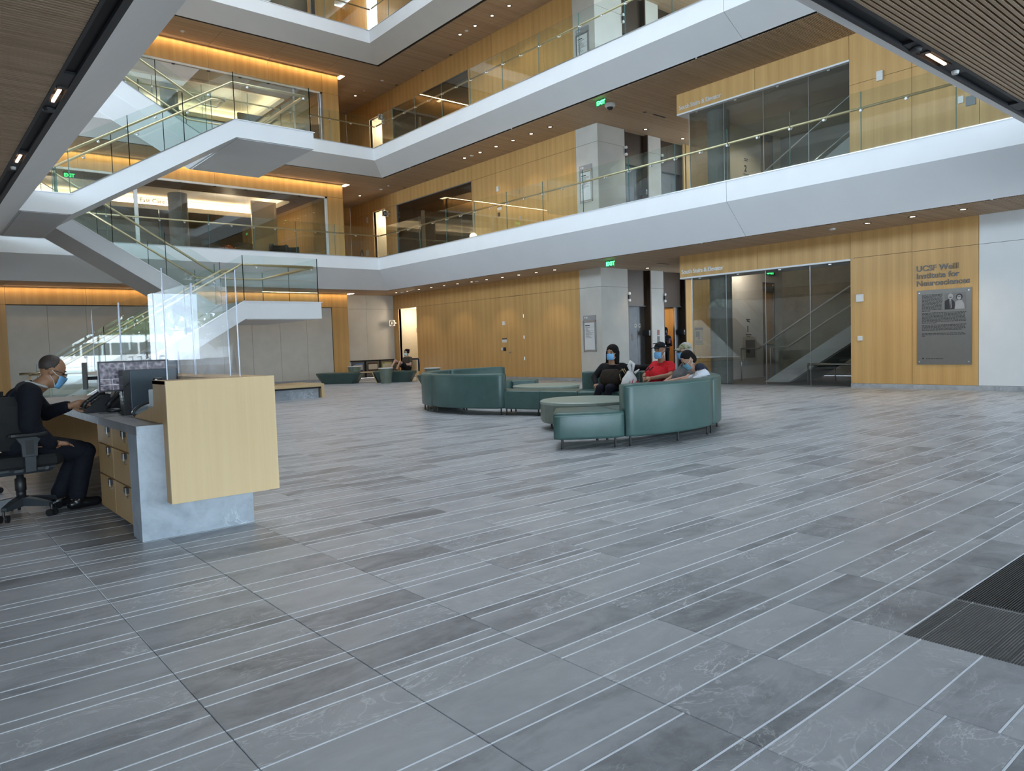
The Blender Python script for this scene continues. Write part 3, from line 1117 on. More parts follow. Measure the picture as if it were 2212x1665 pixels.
EJ = (.5, 2.74, 4.97, 7.13, 9.36, 11.59, 13.79, 14.5)
def east(level):
    z0, zb = Z0[level], ZB[level] + .10
    zj = (3.02, 7.49, 11.64)[level]
    s = struct('wall_east', ('ground floor east wall with wood band above grey stone panels', 'second floor east wall, a glowing wood band over the clinic glazing', 'third floor east wall, a glowing wood band over glazing')[level], category='wall')
    xs = (-3,) + EJ
    for a, b in zip(xs, xs[1:]):
        ep(s, a, b, zj, zb)
    e_back(s, -3, 14.5, zj - .02, zb)
    bx(14.47, YE + .032, z0, 14.5, YB[level], zb).build('wood_end', WOOD, s)
    if level == 0:
        for a, b in ((-3, .5), (.5, 2.74)):
            ep(s, a, b, .1, zj)
        ep(s, 13.79, 14.5, .1, zj)
        e_back(s, -3, 2.74, 0, zj)
        e_back(s, 13.79, 14.5, 0, zj)
        x = 2.74
        while x < 13.7:
            ep(s, x, x + 1.105, .1, zj - .02, PANEL, 'stone_panel', YE + .07)
            x += 1.105
        e_back(s, 2.74, 13.79, 0, zj, YE + .08)
        bs = struct('baseboard_east', 'grey stone base along the foot of the east wall', category='baseboard')
        bx(-3, YE - .012, 0, 14.5, YE + .12, .1).build('stone_base', MARBLEB, bs)
    else:
        ep(s, 13.79, 14.5, z0, zj)
        e_back(s, 13.79, 14.5, z0, zj)
    # corner recess / corridor end
    yb = YB[level]
    if level == 0:
        for a, b, c0, c1 in ((14.5, 15.74, .79, 3.0), (15.74, XS, .79, 3.0), (14.5, 15.74, 3.0, zb), (15.74, XS, 3.0, zb)):
            ep(s, a, b, c0, c1, PANEL, 'stone_panel', yb)
        e_back(s, 14.5, XS, .79, zb, yb)
        n_ = MB()
        n_.box(14.5, yb + .62, 0, XS + .1, yb + .7, .79).box(14.5, yb + .15, .75, XS + .1, yb + .7, .79)
        n_.build('bin_niche', DARKG, s)
    else:
        ep(s, 14.5, 16.72, z0, zb, PANEL, 'stone_panel', yb)
        ep(s, 16.72, XS, z0, zb, WOOD, 'wood_panel', yb)
    bx(14.3, yb + .16 + (.56 if level == 0 else 0), z0, XS + 1.6, yb + .30 + (.56 if level == 0 else 0), zb).build('corner_backing', PANEL, s)
    if level == 0:
        bx(XS + .03, 28.4, 0, XS + .15, 29.1, zb).build('corner_return', PANEL, s)
    return s
EAST = [east(k) for k in range(3)]

# linear wall washers hidden in the ceiling slot over the east wall
for k, e in enumerate((42, 66, 76)):
    z = ZB[k]
    t = thing('wall_washer', ('bright end of the wall washer lamp at the east wall corner, ground floor', 'bright end of the wall washer lamp at the east wall corner, second floor', 'bright end of the wall washer lamp at the east wall corner, third floor')[k], 'light', (14.72, 27.75, z))
    bx(14.56, 27.55, z - .012, 14.74, 27.98, z + .003).build('lens', glow('washer_lens', (1, .80, .50), 6), t)
    bx(14.74, 27.55, z - .006, 14.77, 27.98, z + .01).build('end_cap', WHITEP, t)
    lamp('wall_washer_light', 'AREA', (6.5, 27.60, z - .005), e, (1, .70, .36), (R(-14), 0, 0), shape='RECTANGLE', size=16, size_y=.05)

# ------------------------------------------------------------------ rooms behind the upper glazing
BROWNC = plain('brown_ceiling', (.20, .135, .085), .6, var=.06)
BEIGE = plain('beige_wall', (.50, .44, .35), .6, var=.05)
GREYR = plain('grey_carpet', (.16, .15, .14), .9)
COVEG = glow('cove_glow', (1, .73, .40), 2.2)

def room_east(level):
    z0 = Z0[level]
    zc = z0 + 2.83
    yb = 37.0
    s = struct('wall_east', ('waiting room of the clinic behind the second floor glazing', 'room behind the third floor glazing')[level - 1], category='room')
    lo, hi = -2.0, 13.72
    bx(lo, yb, z0, 9.8, yb + .1, zc).build('concrete_wall', CONC if level == 1 else BEIGE, s)
    bx(9.8, yb, z0, hi, yb + .1, zc).build('brown_wall', BRONZE if level == 1 else BEIGE, s)
    bx(hi, YE + .2, z0, hi + .06, yb, zc).build('wood_side_wall', WOOD, s)
    bx(lo, YE + .2, z0, lo + .05, yb, zc).build('side_wall', BEIGE, s)
    # ceiling with a lit tray
    x0, x1, y0, y1 = 2.0, 12.95, 29.4, 33.5
    c_ = MB()
    c_.box(lo, YE + .05, zc, hi, y0, zc + .06).box(lo, y1, zc, hi, yb, zc + .06).box(lo, y0, zc, x0, y1, zc + .06).box(x1, y0, zc, hi, y1, zc + .06)
    c_.build('room_ceiling', BROWNC if level == 1 else CREAM, s)
    tr = MB()
    tr.box(x0 - .3, y0 - .3, zc + .48, x1 + .3, y1 + .3, zc + .52)
    tr.box(x0 - .3, y1 + .26, zc, x1 + .3, y1 + .3, zc + .5).box(x0 - .3, y0 - .3, zc, x1 + .3, y0 - .26, zc + .5)
    tr.box(x1 + .26, y0 - .3, zc, x1 + .3, y1 + .3, zc + .5).box(x0 - .3, y0 - .3, zc, x0 - .26, y1 + .3, zc + .5)
    tr.build('ceiling_tray', PANELW, s)
    w = MB()
    w.box(x0, y1 - .03, zc - .07, x1, y1, zc + .12).box(x1 - .03, y0, zc - .07, x1, y1, zc + .12)
    w.build('tray_edge', CREAM, s)
    e = (110, 70)[level - 1]
    lamp('tray_cove_light', 'AREA', ((x0 + x1) / 2, y1 + .14, zc + .16), e, (1, .70, .38), (R(180 - 25), 0, 0), shape='RECTANGLE', size=x1 - x0, size_y=.08)
    lamp('tray_cove_light', 'AREA', (x1 + .14, (y0 + y1) / 2, zc + .16), e * .3, (1, .70, .38), (0, R(180 - 25), 0), shape='RECTANGLE', size=.08, size_y=y1 - y0)
    lamp('room_lamp', 'POINT', (11.2, 31.5, zc - .4), 55, (1, .82, .58), shadow_soft_size=.04)
    lamp('room_lamp', 'POINT', (5.0, 31.5, zc - .4), (35, 110)[level - 1], (1, .82, .58), shadow_soft_size=.2)
    if level == 1:
        MB().lathe([(.35, z0), (.35, zc)], (8.75, 30.2, 0), 24).build('concrete_column', CONC, s)
        bx(6.61, YE + .04, z0, 6.73, YE + .12, zc).build('white_post', PANELW, s)
        bx(11.55, 30, z0, 12.6, 30.1, zc).build('pale_wood_wall', WOODL, s)
    else:
        MB().lathe([(.32, z0), (.32, zc)], (8.65, 30.2, 0), 24).build('concrete_column', CONCG, s)
        bx(10.9, 29.2, z0, 13.7, 29.3, z0 + 1.9).build('beige_partition', BEIGE, s)
    # glazing with a pale header
    g = struct('window_%d' % (level + 2), ('full height clinic glazing on the second floor', 'full height glazing on the third floor, partly behind the stair')[level - 1], category='glazing')
    zh = (7.49, 11.64)[level - 1]
    xs = [-1.5, .5, 2.0, 3.5, 5.1, 6.67, 8.15, 9.36, 10.5, 11.59, 12.62, 13.72]
    for a, b in zip(xs, xs[1:]):
        bx(a + .004, YE + .05, z0, b - .004, YE + .062, zh - .06).build('glass_pane', ROOMG, g)
    bx(-1.5, YE + .0, zh - .07, 13.79, YE + .09, zh - .0).build('header', PANELW, g)
    bx(13.70, YE + .0, z0, 13.79, YE + .12, zh).build('end_post', PANELW if level == 1 else CHROME, g)
    cl = MB()
    for x in xs[1:-1]:
        cl.box(x - .05, YE + .03, zh - .1, x + .05, YE + .08, zh - .06)
    cl.build('glass_clamp', BLACKP, g)
    if level == 2:
        f = MB()
        f.box(12.55, YE + .03, z0, 12.62, YE + .1, zh - .07).box(13.62, YE + .03, z0, 13.70, YE + .1, zh - .07)
        f.build('door_frame', CHROME, g)
    return s
room_east(1)
room_east(2)
es = thing('glass_lettering', 'pale East Care Center lettering on the second floor glass', 'sign', (6.8, YE + .04, 6.4))
GREYL = plain('frosted_letter', (.42, .36, .27), .5)
text('East Care', 'text_line', GREYL, (6.78, YE + .045, 6.60), .20, es, ROT_E, .002, .004, spacing=1.05)
text('Center', 'text_line', GREYL, (6.80, YE + .045, 6.40), .20, es, ROT_E, .002, .004, spacing=1.05)

def room_south(level):
    z0 = Z0[level]
    zc = z0 + 2.8
    s = struct('wall_south', ('lit meeting room behind the second floor interior window', 'dim room behind the third floor interior window')[level - 1], category='room')
    x0, x1, y0, y1 = XS + .1, 23.0, 22.2, 28.3
    bx(x1, y0, z0, x1 + .1, y1, zc).build('back_wall', BEIGE if level == 1 else GREYR, s)
    bx(x0, y1, z0, x1, y1 + .1, zc).build('side_wall', GREYR, s)
    bx(x0, y0 - .1, z0, x1, y0, zc).build('side_wall', BEIGE, s)
    if level == 1:
        c_ = MB()
        c_.box(x0, y0, zc, 18.2, y1, zc + .05).box(20.8, y0, zc, x1, y1, zc + .05).box(18.2, y0, zc, 20.8, 22.6, zc + .05).box(18.2, 25.4, zc, 20.8, y1, zc + .05)
        c_.build('room_ceiling', BROWNC, s)
        t = MB()
        t.box(18, 22.4, zc + .4, 21, 25.6, zc + .44).box(18, 22.4, zc, 18.04, 25.6, zc + .4).box(20.96, 22.4, zc, 21, 25.6, zc + .4).box(18, 22.4, zc, 21, 22.44, zc + .4).box(18, 25.56, zc, 21, 25.6, zc + .4)
        t.build('ceiling_tray', CREAM, s)
        lamp('tray_cove_light', 'AREA', (20.9, 24, zc + .12), 24, (1, .72, .42), (0, R(180 - 20), 0), shape='RECTANGLE', size=.06, size_y=3)
        lamp('room_cove_light', 'AREA', (22.9, 25.2, z0 + 1.55), 22, (1, .76, .48), (0, R(180 - 20), 0), shape='RECTANGLE', size=.08, size_y=6)
        bx(22.75, 22.2, z0 + 1.45, 23, 28.3, z0 + 1.52).build('cove_ledge', CREAM, s)
    else:
        bx(x0, y0, zc, x1, y1, zc + .05).build('room_ceiling', BROWNC, s)
        lamp('room_lamp', 'POINT', (20, 25, zc - .5), 26, (1, .88, .7), shadow_soft_size=.3)
    g = struct('window_%d' % (level + 4), ('interior window onto the lit meeting room, second floor south wall', 'interior window onto the dim room, third floor south wall')[level - 1], category='window')
    zh = (7.5, 11.63)[level - 1]
    ys = (22.36, 23.7, 25.1, 26.45, 27.8)
    for a, b in zip(ys, ys[1:]):
        bx(XS + .03, a + .003, z0, XS + .042, b - .003, zh - .03).build('glass_pane', ROOMG, g)
    fr = MB()
    fr.box(XS, 22.36, zh - .03, XS + .1, 27.8, zh).box(XS, 27.77, z0, XS + .1, 27.8, zh).box(XS, 22.36, z0, XS + .1, 22.39, zh)
    fr.build('window_frame', GREYP if level == 1 else DARKG, g)
    return s
room_south(1)
room_south(2)

# fourth storey, of which only the foot shows at the top of the photograph
w4 = struct('wall_east', 'foot of the fourth floor walls seen at the top edge of the photo', category='wall')
bx(13.65, 27.7, 13.2, 14.5, 27.8, 17.4).build('wood_panel', WOOD, w4)
bx(-3, 27.76, 13.2, 13.65, 27.8, 17.4).build('glass_pane', ROOMG, w4)
bx(-3, 33, 13.2, 13.6, 33.1, 17.4).build('room_wall', GREYR, w4)
bx(13.5, 27.74, 13.2, 13.65, 27.85, 17.4).build('end_post', DARKG, w4)
bx(14.5, 32, 13.2, XS, 32.1, 17.4).build('wood_panel', WOOD, w4)
bx(XS, -7, 13.2, XS + .1, 28.75, 17.4).build('wood_panel', WOOD, w4)
bx(XS, 29.8, 13.2, XS + .1, 32, 17.4).build('wood_panel', WOOD, w4)
lamp('fourth_floor_lamp', 'POINT', (12, 30.5, 16.4), 70, (1, .86, .66), shadow_soft_size=.3)
lamp('fourth_floor_lamp', 'POINT', (15.8, 29.5, 16.4), 50, (1, .80, .56), shadow_soft_size=.3)
bx(-8, 36, 13.2, 24, 36.1, 17.5).build('room_wall', GREYR, w4)
bx(13.65, 28.5, 13.2, 13.7, 36, 17.5).build('room_wall', GREYR, w4)
bx(18, 28.6, 13.2, 18.1, 30, 17.4).build('doorway_lining', CREAM, w4)

# ------------------------------------------------------------------ glass balustrades
SY = (25.1, 23.65, 22.15, 20.50, 18.92, 17.30, 15.67, 14.06, 12.44, 10.99, 9.55, 8.05, 6.58, 4.92, 3.6)
def balustrade(level):
    zt = ZT[level]
    gt = zt + 1.15
    nm = ORD[level]
    # south run
    t = thing('glass_balustrade', 'glass balustrade with pale metal handrail along the south side of the %s floor' % nm, 'balustrade', (XF + .05, 14, zt))
    ys = SY if level < 2 else SY[:6]
    ed = MB()
    for a, b in zip(ys, ys[1:]):
        bx(XF + .04, b + .006, zt, XF + .054, a - .006, gt).build('glass_panel', GLASS, t)
        ed.box(XF + .039, b - .005, zt, XF + .055, b + .007, gt)
    ed.build('glass_edge', GLASSE, t, kind='stuff')
    hr = zt + .865
    MB().tube([(XF + .15, 25.05, hr), (XF + .15, ys[-1], hr)], .026, 10).build('handrail', BRASS, t, smooth=True)
    for a, b in zip(ys, ys[1:]):
        for y in ((a + b) / 2, b):
            q = MB()
            q.tube([(XF + .05, y, hr - .075), (XF + .10, y, hr - .075), (XF + .15, y, hr - .02)], .010, 6)
            q.lathe([(.026, 0), (.026, .02), (.001, .02)], (XF + .02, y, hr - .075), 10, 'x')
            q.build('bracket', CHROME, t)
    # east run
    t = thing('glass_balustrade', 'glass balustrade with pale metal handrail along the east side of the %s floor' % nm, 'balustrade', (8, YF + .05, zt))
    xs = [14.46] + [12.72 - 1.51 * k for k in range(7 if level < 2 else 4)]
    ed = MB()
    for a, b in zip(xs, xs[1:]):
        bx(b + .006, YF + .04, zt, a - .006, YF + .054, gt).build('glass_panel', GLASS, t)
        ed.box(b - .005, YF + .039, zt, b + .007, YF + .055, gt)
    ed.build('glass_edge', GLASSE, t, kind='stuff')
    MB().tube([(XF + .15, YF + .15, hr), (xs[-1], YF + .15, hr)], .026, 10).build('handrail', BRASS, t, smooth=True)
    for a, b in zip(xs, xs[1:]):
        for x in ((a + b) / 2, b):
            q = MB()
            q.tube([(x, YF + .05, hr - .075), (x, YF + .10, hr - .075), (x, YF + .15, hr - .02)], .010, 6)
            q.lathe([(.026, 0), (.026, .02), (.001, .02)], (x, YF + .02, hr - .075), 10, 'y')
            q.build('bracket', CHROME, t)
for k in range(3):
    balustrade(k)

# ------------------------------------------------------------------ the hanging switchback staircase
st = thing('staircase', 'white switchback staircase with glass sides behind the reception desk', 'staircase', (5.0, 19.9, 0))
YA0, YA1, YB0, YB1 = 18.0, 19.72, 20.05, 21.8
SL = .605
LX0, LX1 = 6.65, 8.66          # landings
PX1 = 3.12                     # right end of the floor level platforms
def stringer_pair(xa, za, xb, zb_, y0, y1, name='flight'):
    """A flight from (xa, za) up to (xb, zb_): two white side panels, smooth underside, stepped top."""
    d = .44
    for y in (y0, y1 - .09):
        MB().prism([(xa, y, za - d), (xa, y, za), (xb, y, zb_), (xb, y, zb_ - d)], (0, .09, 0)).build('stringer', WHITE, st)
    MB().prism([(xa, y0 + .09, za - d + .0), (xa, y0 + .09, za - d + .04), (xb, y0 + .09, zb_ - d + .04), (xb, y0 + .09, zb_ - d)], (0, y1 - y0 - .18, 0)).build('flight_underside', SHADEDW, st)
    n = 13
    tr = MB()
    for k in range(n):
        x0 = xa + (xb - xa) * k / n
        x1 = xa + (xb - xa) * (k + 1) / n
        z = za + (zb_ - za) * k / n - .02
        tr.box(x0, y0 + .09, z - .12, x1, y1 - .09, z)
    tr.build('treads', PANEL, st, kind='stuff')
    tm = MB()
    for y in (y0, y1 - .09):
        tm.prism([(xa, y - .012, za), (xb, y - .012, zb_), (xb, y - .012, zb_ + .016), (xa, y - .012, za + .016)], (0, .11, 0))
    tm.build('stringer_cap', CHROME, st)

def deck(x0, x1, y0, y1, zt, d=.44):
    MB().box(x0, y0, zt - d, x1, y1, zt - .02).build('landing', WHITE, st)
    bx(x0 - .012, y0 - .012, zt - .02, x1 + .04, y1 + .012, zt).build('landing_cap', WHITE, st)
    bx(x0 + .06, y0 + .06, zt - d - .012, x1 - .06, y1 - .06, zt - d).build('landing_underside', SHADEDW, st)

def sidepane(pts):
    """upright pane between two (x, y, z) foot points, 1.12 m high"""
    (xa, ya, za), (xb, yb, zb_) = pts
    h = 1.12
    nx, ny = -(yb - ya), xb - xa
    l = math.hypot(nx, ny)
    v = (nx / l * .014, ny / l * .014, 0)
    MB().prism([(xa, ya, za), (xb, yb, zb_), (xb, yb, zb_ + h), (xa, ya, za + h)], v).build('glass_panel', GLASS, st)
    e = MB()
    for (x, y, z) in pts:
        e.box(x - .006, y - .006, z, x + .006, y + .016, z + h)
    e.build('glass_edge', GLASSE, st)

def rail(path, brackets=()):
    MB().tube(path, .026, 10).build('handrail', BRASS, st, smooth=True)
    for (x, y, z, dy) in brackets:
        q = MB()
        q.tube([(x, y, z - .02), (x, y + dy * .5, z - .08), (x, y + dy, z - .08)], .010, 6)
        q.ell((x, y + dy, z - .08), (.032, .022, .032), 10, 6)
        q.build('bracket', CHROME, st)

def storey(zlow, zmid, zhigh, first):
    # lower flight on the near side up to the landing, upper flight on the far side back to the platform
    xa = PX1 - .06 if not first else LX0 - zmid / SL
    za = zlow if not first else 0.05
    stringer_pair(xa, za, LX0, zmid, YA0, YA1)
    stringer_pair(LX0, zmid, PX1 - .06, zhigh, YB0, YB1)
    deck(LX0, LX1, YA0, YB1, zmid)
    if not first:
        deck(XW - .0, PX1 - .06, YA0, YB1, zlow)
    # glass: near side of the near flight
    n = 3
    for k in range(n):
        x0 = xa + (LX0 - xa) * k / n
        x1 = xa + (LX0 - xa) * (k + 1) / n
        z0_ = za + (zmid - za) * k / n
        z1_ = za + (zmid - za) * (k + 1) / n
        sidepane([(x0, YA0 + .03, z0_), (x1, YA0 + .03, z1_)])
        sidepane([(x0, YA1 - .06, z0_), (x1, YA1 - .06, z1_)])
        u0 = LX0 + (PX1 - .06 - LX0) * k / n
        u1 = LX0 + (PX1 - .06 - LX0) * (k + 1) / n
        w0 = zmid + (zhigh - zmid) * k / n
        w1 = zmid + (zhigh - zmid) * (k + 1) / n
        sidepane([(u0, YB0 + .03, w0), (u1, YB0 + .03, w1)])
        sidepane([(u0, YB1 - .06, w0), (u1, YB1 - .06, w1)])
    sidepane([(LX0, YA0 + .03, zmid), (LX1 - .06, YA0 + .03, zmid)])
    sidepane([(LX1 - .06, YA0 + .03, zmid), (LX1 - .06, YB0 - .2, zmid)])
    sidepane([(LX1 - .06, YB0 - .2, zmid), (LX1 - .06, YB1 - .03, zmid)])
    sidepane([(LX0, YB1 - .06, zmid), (LX1 - .06, YB1 - .06, zmid)])
    h = .90
    br = []
    for k in range(3):
        f = (k + .5) / 3
        br.append((xa + (LX0 - xa) * f, YA0 + .12, za + (zmid - za) * f + h, -.07))
    br += [(LX0 + .35, YA0 + .12, zmid + h, -.07), (LX1 - .2, YA0 + .12, zmid + h, -.07)]
    start = [(xa - .55, YA0 + .12, za + h)] if not first else [(xa - .3, YA0 + .12, za + h)]
    rail(start + [(xa, YA0 + .12, za + h), (LX0, YA0 + .12, zmid + h), (LX1 - .16, YA0 + .12, zmid + h), (LX1 - .16, YB1 - .16, zmid + h), (LX0, YB1 - .16, zmid + h), (PX1 - .06, YB1 - .16, zhigh + h)], br)
    br = []
    for k in range(3):
        f = (k + .5) / 3
        br.append((xa + (LX0 - xa) * f, YA1 - .14, za + (zmid - za) * f + h, .07))
    rail([(xa - .35, YA1 - .14, za + h), (xa, YA1 - .14, za + h), (LX0, YA1 - .14, zmid + h), (LX0 + .3, YA1 - .14, zmid + h), (LX0 + .3, YB0 + .12, zmid + h), (LX0, YB0 + .12, zmid + h), (PX1 - .06, YB0 + .12, zhigh + h), (PX1 - .5, YB0 + .12, zhigh + h)], br)
storey(0.0, 2.54, 4.76, True)
storey(4.76, 6.932, 8.92, False)
deck(XW, PX1, YA0, YB1, 8.92)
sidepane([(PX1 - .03, YA1, 4.76), (PX1 - .03, YB0, 4.76)])

# ------------------------------------------------------------------ lettering and plaque on the south wall
STEELL = plain('letter_steel', (.17, .155, .14), .45, .2)
lt = thing('wall_lettering', 'raised steel lettering UCSF Weill Institute for Neurosciences on the wood wall above the grey plaque', 'sign', (XS, 6.05, 2.22))
for body, z in (('UCSF Weill', 2.555), ('Institute for', 2.395), ('Neurosciences', 2.235)):
    text(body, 'text_line', STEELL, (XS - .006, 6.56, z), .168, lt, ROT_S, .010, .0035, spacing=1.03)
PLQ = plain('plaque_grey', (.215, .205, .190), .30, .35, var=.03)
pq = thing('plaque', 'large grey plaque with a black and white portrait and dense text, right of the stairs', 'plaque', (XS - .02, 6.0, .54))
bx(XS - .024, 5.48, .54, XS - .012, 6.54, 2.14).build('plate', PLQ, pq)
for y in (5.53, 6.49):
    for z in (.60, 2.08):
        MB().lathe([(.016, 0), (.016, -.012), (.001, -.014)], (XS - .024, y, z), 10, 'x').build('standoff', CHROME, pq)
INK = plain('ink', (.035, .032, .032), .5)
def print_lines(y_left, y_right, z_top, n, dz, last):
    b = MB()
    for k in range(n):
        z = z_top - dz * k
        yr = y_left - (y_left - y_right) * (last if k == n - 1 else random.uniform(.96, 1))
        y = y_left
        while y > yr + .01:
            w = random.uniform(.02, .07)
            b.box(XS - .0252, max(y - w, yr), z - .0075, XS - .0242, y, z + .0075)
            y -= w + .009
    return b
pl = print_lines(6.44, 6.03, 2.035, 14, .0265, .4)
pl2 = print_lines(6.44, 5.58, 1.645, 9, .0265, .35)
pl3 = print_lines(6.44, 5.58, 1.385, 5, .0265, .9)
pl4 = print_lines(6.44, 5.58, 1.205, 3, .0265, .08)
for q in (pl, pl2, pl3, pl4):
    q.build('text_block', INK, pq, kind='stuff')
q = print_lines(6.36, 6.02, .665, 1, .02, 1)
q.box(XS - .0252, 6.40, .655, XS - .0242, 6.435, .685)
q.build('footer_line', INK, pq)
# the portrait print: two people, flat tones
pt = bx(XS - .0256, 5.58, 1.70, XS - .0242, 5.99, 2.05).build('portrait_print', plain('photo_grey', (.17, .165, .165), .5), pq)
def flat_ell(y, z, ry, rz, m, x):
    MB().lathe([(1, 0), (1, -.0006), (.001, -.0006)], (0, 0, 0), 18, 'x')
    mb = MB()
    pts = [(x, y + ry * math.cos(2 * PI * k / 20), z + rz * math.sin(2 * PI * k / 20)) for k in range(20)]
    mb.prism(pts, (-.0004, 0, 0))
    return mb.build('portrait_tone', m, pt)
PD = plain('photo_dark', (.022, .02, .022), .5)
PM = plain('photo_mid', (.10, .095, .10), .5)
PLT = plain('photo_light', (.36, .35, .35), .5)
x = XS - .0262
for m_, poly in ((PD, [(5.99, 1.705), (5.99, 1.88), (5.93, 1.92), (5.85, 1.91), (5.80, 1.86), (5.78, 1.705)]),
                 (PLT, [(5.80, 1.705), (5.78, 1.86), (5.72, 1.89), (5.66, 1.88), (5.62, 1.80), (5.61, 1.705)]),
                 (PLT, [(5.90, 1.91), (5.865, 1.91), (5.855, 1.74), (5.88, 1.72)]), (PD, [(5.887, 1.89), (5.877, 1.89), (5.868, 1.74), (5.878, 1.735)])):
    MB().prism([(x, a, b) for a, b in poly], (-.0005, 0, 0)).build('portrait_tone', m_, pt)
    x -= .0006
flat_ell(5.875, 1.975, .048, .062, PLT, x)
flat_ell(5.71, 1.955, .062, .068, PD, x)
flat_ell(5.712, 1.945, .040, .052, PLT, x - .0006)
flat_ell(5.875, 1.955, .03, .012, PM, x - .0012)
flat_ell(5.712, 1.965, .032, .010, PM, x - .0012)

for lvl, (yl, z, zz) in enumerate(((12.76, 3.09, 0), (12.74, 7.615, 0))):
    s = thing('bulkhead_lettering', ('pale lettering South Stairs & Elevator over the ground floor glass screen', 'pale lettering South Stairs & Elevator over the second floor glass screen')[lvl], 'sign', (XS, 12, z))
    text('South Stairs & Elevator', 'text_line', plain('pale_letter', (.72, .70, .66), .4, .3), (XS - .006, yl, z), .158, s, ROT_S, .008, .003, spacing=.93)

# ------------------------------------------------------------------ directories on the stone pier
def directory(level):
    z1 = (2.115, 6.86, 11.1)[level]
    z0 = (.955, 5.70, 9.94)[level]
    t = thing('directory_sign', ('framed floor directory on the stone pier, ground floor', 'framed floor directory on the stone pier, second floor', 'framed floor directory on the stone pier, third floor')[level], 'sign', (XS, 16.37, z0))
    bx(XS - .02, 16.10, z0, XS - .0, 16.65, z1).build('panel', plain('sign_grey', (.34, .335, .34), .4), t)
    f = MB()
    zt_ = z1 - .17
    f.box(XS - .034, 16.10, z0, XS - .02, 16.13, zt_).box(XS - .034, 16.62, z0, XS - .02, 16.65, zt_).box(XS - .034, 16.10, z0, XS - .02, 16.65, z0 + .03).box(XS - .034, 16.10, zt_ - .03, XS - .02, 16.65, zt_)
    f.build('frame', CHROME, t)
    bx(XS - .028, 16.16, z0 + .06, XS - .019, 16.59, zt_ - .06).build('sheet', PANELW, t)
    p = MB()
    p.box(XS - .0292, 16.36, zt_ - .17, XS - .028, 16.56, zt_ - .14)
    for k in range(13):
        z = zt_ - .22 - .027 * k
        p.box(XS - .0292, 16.55 - random.uniform(.12, .34), z, XS - .028, 16.55, z + .008)
    for k in (0, 4, 8):
        p.box(XS - .0292, 16.17, zt_ - .205 - .028 * k, XS - .028, 16.58, zt_ - .202 - .028 * k)
    p.build('print', INK, t)
    g = MB()
    g.box(XS - .022, 16.50, z1 - .09, XS - .02, 16.54, z1 - .04).box(XS - .022, 16.46, z1 - .10, XS - .02, 16.50, z1 - .05).box(XS - .022, 16.56, z1 - .085, XS - .02, 16.60, z1 - .04)
    g.build('pale_mark', WHITEP, t)
    return t
for k in range(3):
    directory(k)

# ------------------------------------------------------------------ exit signs
EXITG = glow('exit_green', (.01, .85, .14), 3.0)
EXITP = plain('exit_plate', (.02, .13, .04), .3)
def exit_sign(x, y, z, label, facing='x', zc=None):
    t = thing('exit_sign', label, 'sign', (x, y, z), group='green exit signs')
    if facing == 'x':
        bx(x, y - .16, z, x + .02, y + .16, z + .18).build('plate', EXITP, t)
        text('EXIT', 'letters', EXITG, (x - .004, y + .135, z + .035), .155, t, ROT_S, .003, .006)
        bx(x + .004, y - .02, z + .18, x + .016, y + .02, zc).build('stem', WHITEP, t)
        e = MB().box(x - .002, y - .165, z - .005, x + .022, y - .158, z + .185).box(x - .002, y + .158, z - .005, x + .022, y + .165, z + .185)
        e.build('plate_edge', plain('edge_glow', (.2, .6, .3), .3), t)
    else:
        bx(x - .26, y, z, x + .26, y + .02, z + .22).build('plate', EXITP, t)
        text('EXIT', 'letters', EXITG, (x - .21, y - .004, z + .04), .2, t, ROT_E, .003, .008)
    return t
exit_sign(15.8, 14.29, 3.395, 'green exit sign hung from the wood ceiling by the ground floor elevators', 'x', ZB[0])
exit_sign(15.55, 14.27, 7.86, 'green exit sign hung from the wood ceiling by the second floor elevators', 'x', ZB[1])
exit_sign(21.14, 12.40, 3.17, 'green exit sign over the stair door behind the ground floor glass', 'y')
ex = thing('exit_sign', 'green exit sign seen through glass at the far left of the second floor', 'sign', (4.77, 28.1, 7.2), group='green exit signs')
bx(4.60, 28.1, 7.24, 4.94, 28.12, 7.42).build('plate', EXITP, ex)
text('EXIT', 'letters', EXITG, (4.62, 28.096, 7.27), .15, ex, ROT_E, .003, .006)
bx(4.74, 28.105, 7.42, 4.80, 28.115, 7.51).build('stem', WHITEP, ex)

# ------------------------------------------------------------------ small ceiling devices
LENS = glow('downlight_lens', (1, .83, .58), 7)
TRIMB = plain('downlight_trim', (.05, .035, .025), .5)
def make_downlight(loc, label, group):
    t = thing('downlight', label, 'light', loc, group=group)
    x, y, z = loc
    MB().lathe([(.085, 0), (.085, -.006), (.055, -.006), (.050, .004)], (x, y, z), 18).build('trim_ring', TRIMB, t)
    MB().lathe([(.050, -.003), (.001, -.003)], (x, y, z), 14).build('lens', LENS, t)
    return t
dl0 = None
def place_dl(x, y, z, label, group, power=0):
    global dl0
    if dl0 is None:
        dl0 = make_downlight((x, y, z), label, group)
    else:
        clone(dl0, (x, y, z), None, label, group)
    if power:
        l = lamp('downlight_beam', 'SPOT', (x, y, z - .03), power, (1, .82, .58), (0, 0, 0), spot_size=R(95), spot_blend=.6, shadow_soft_size=.05)
ONTH = ('first', 'second', 'third', 'fourth', 'fifth', 'sixth', 'seventh', 'eighth', 'ninth', 'tenth', 'eleventh', 'last')
for k in range(12):
    y = 26.63 - .876 * k
    place_dl(16.2, y, ZB[0], 'small downlight in the ground floor wood ceiling row, %s from the corner doorway' % ONTH[k], 'downlights over the ground floor wood wall', 26 if k % 3 == 1 else 0)
for k, y in enumerate((7.10, 6.20, 5.28)):
    place_dl(15.97, y, ZB[0], ('downlight in the slatted ceiling above the wall switch, left of three over the plaque wall', 'downlight in the slatted ceiling above the lettering, middle of three over the plaque wall', 'downlight in the slatted ceiling nearest the pale panels, right of three')[k], 'downlights over the plaque wall', 26)
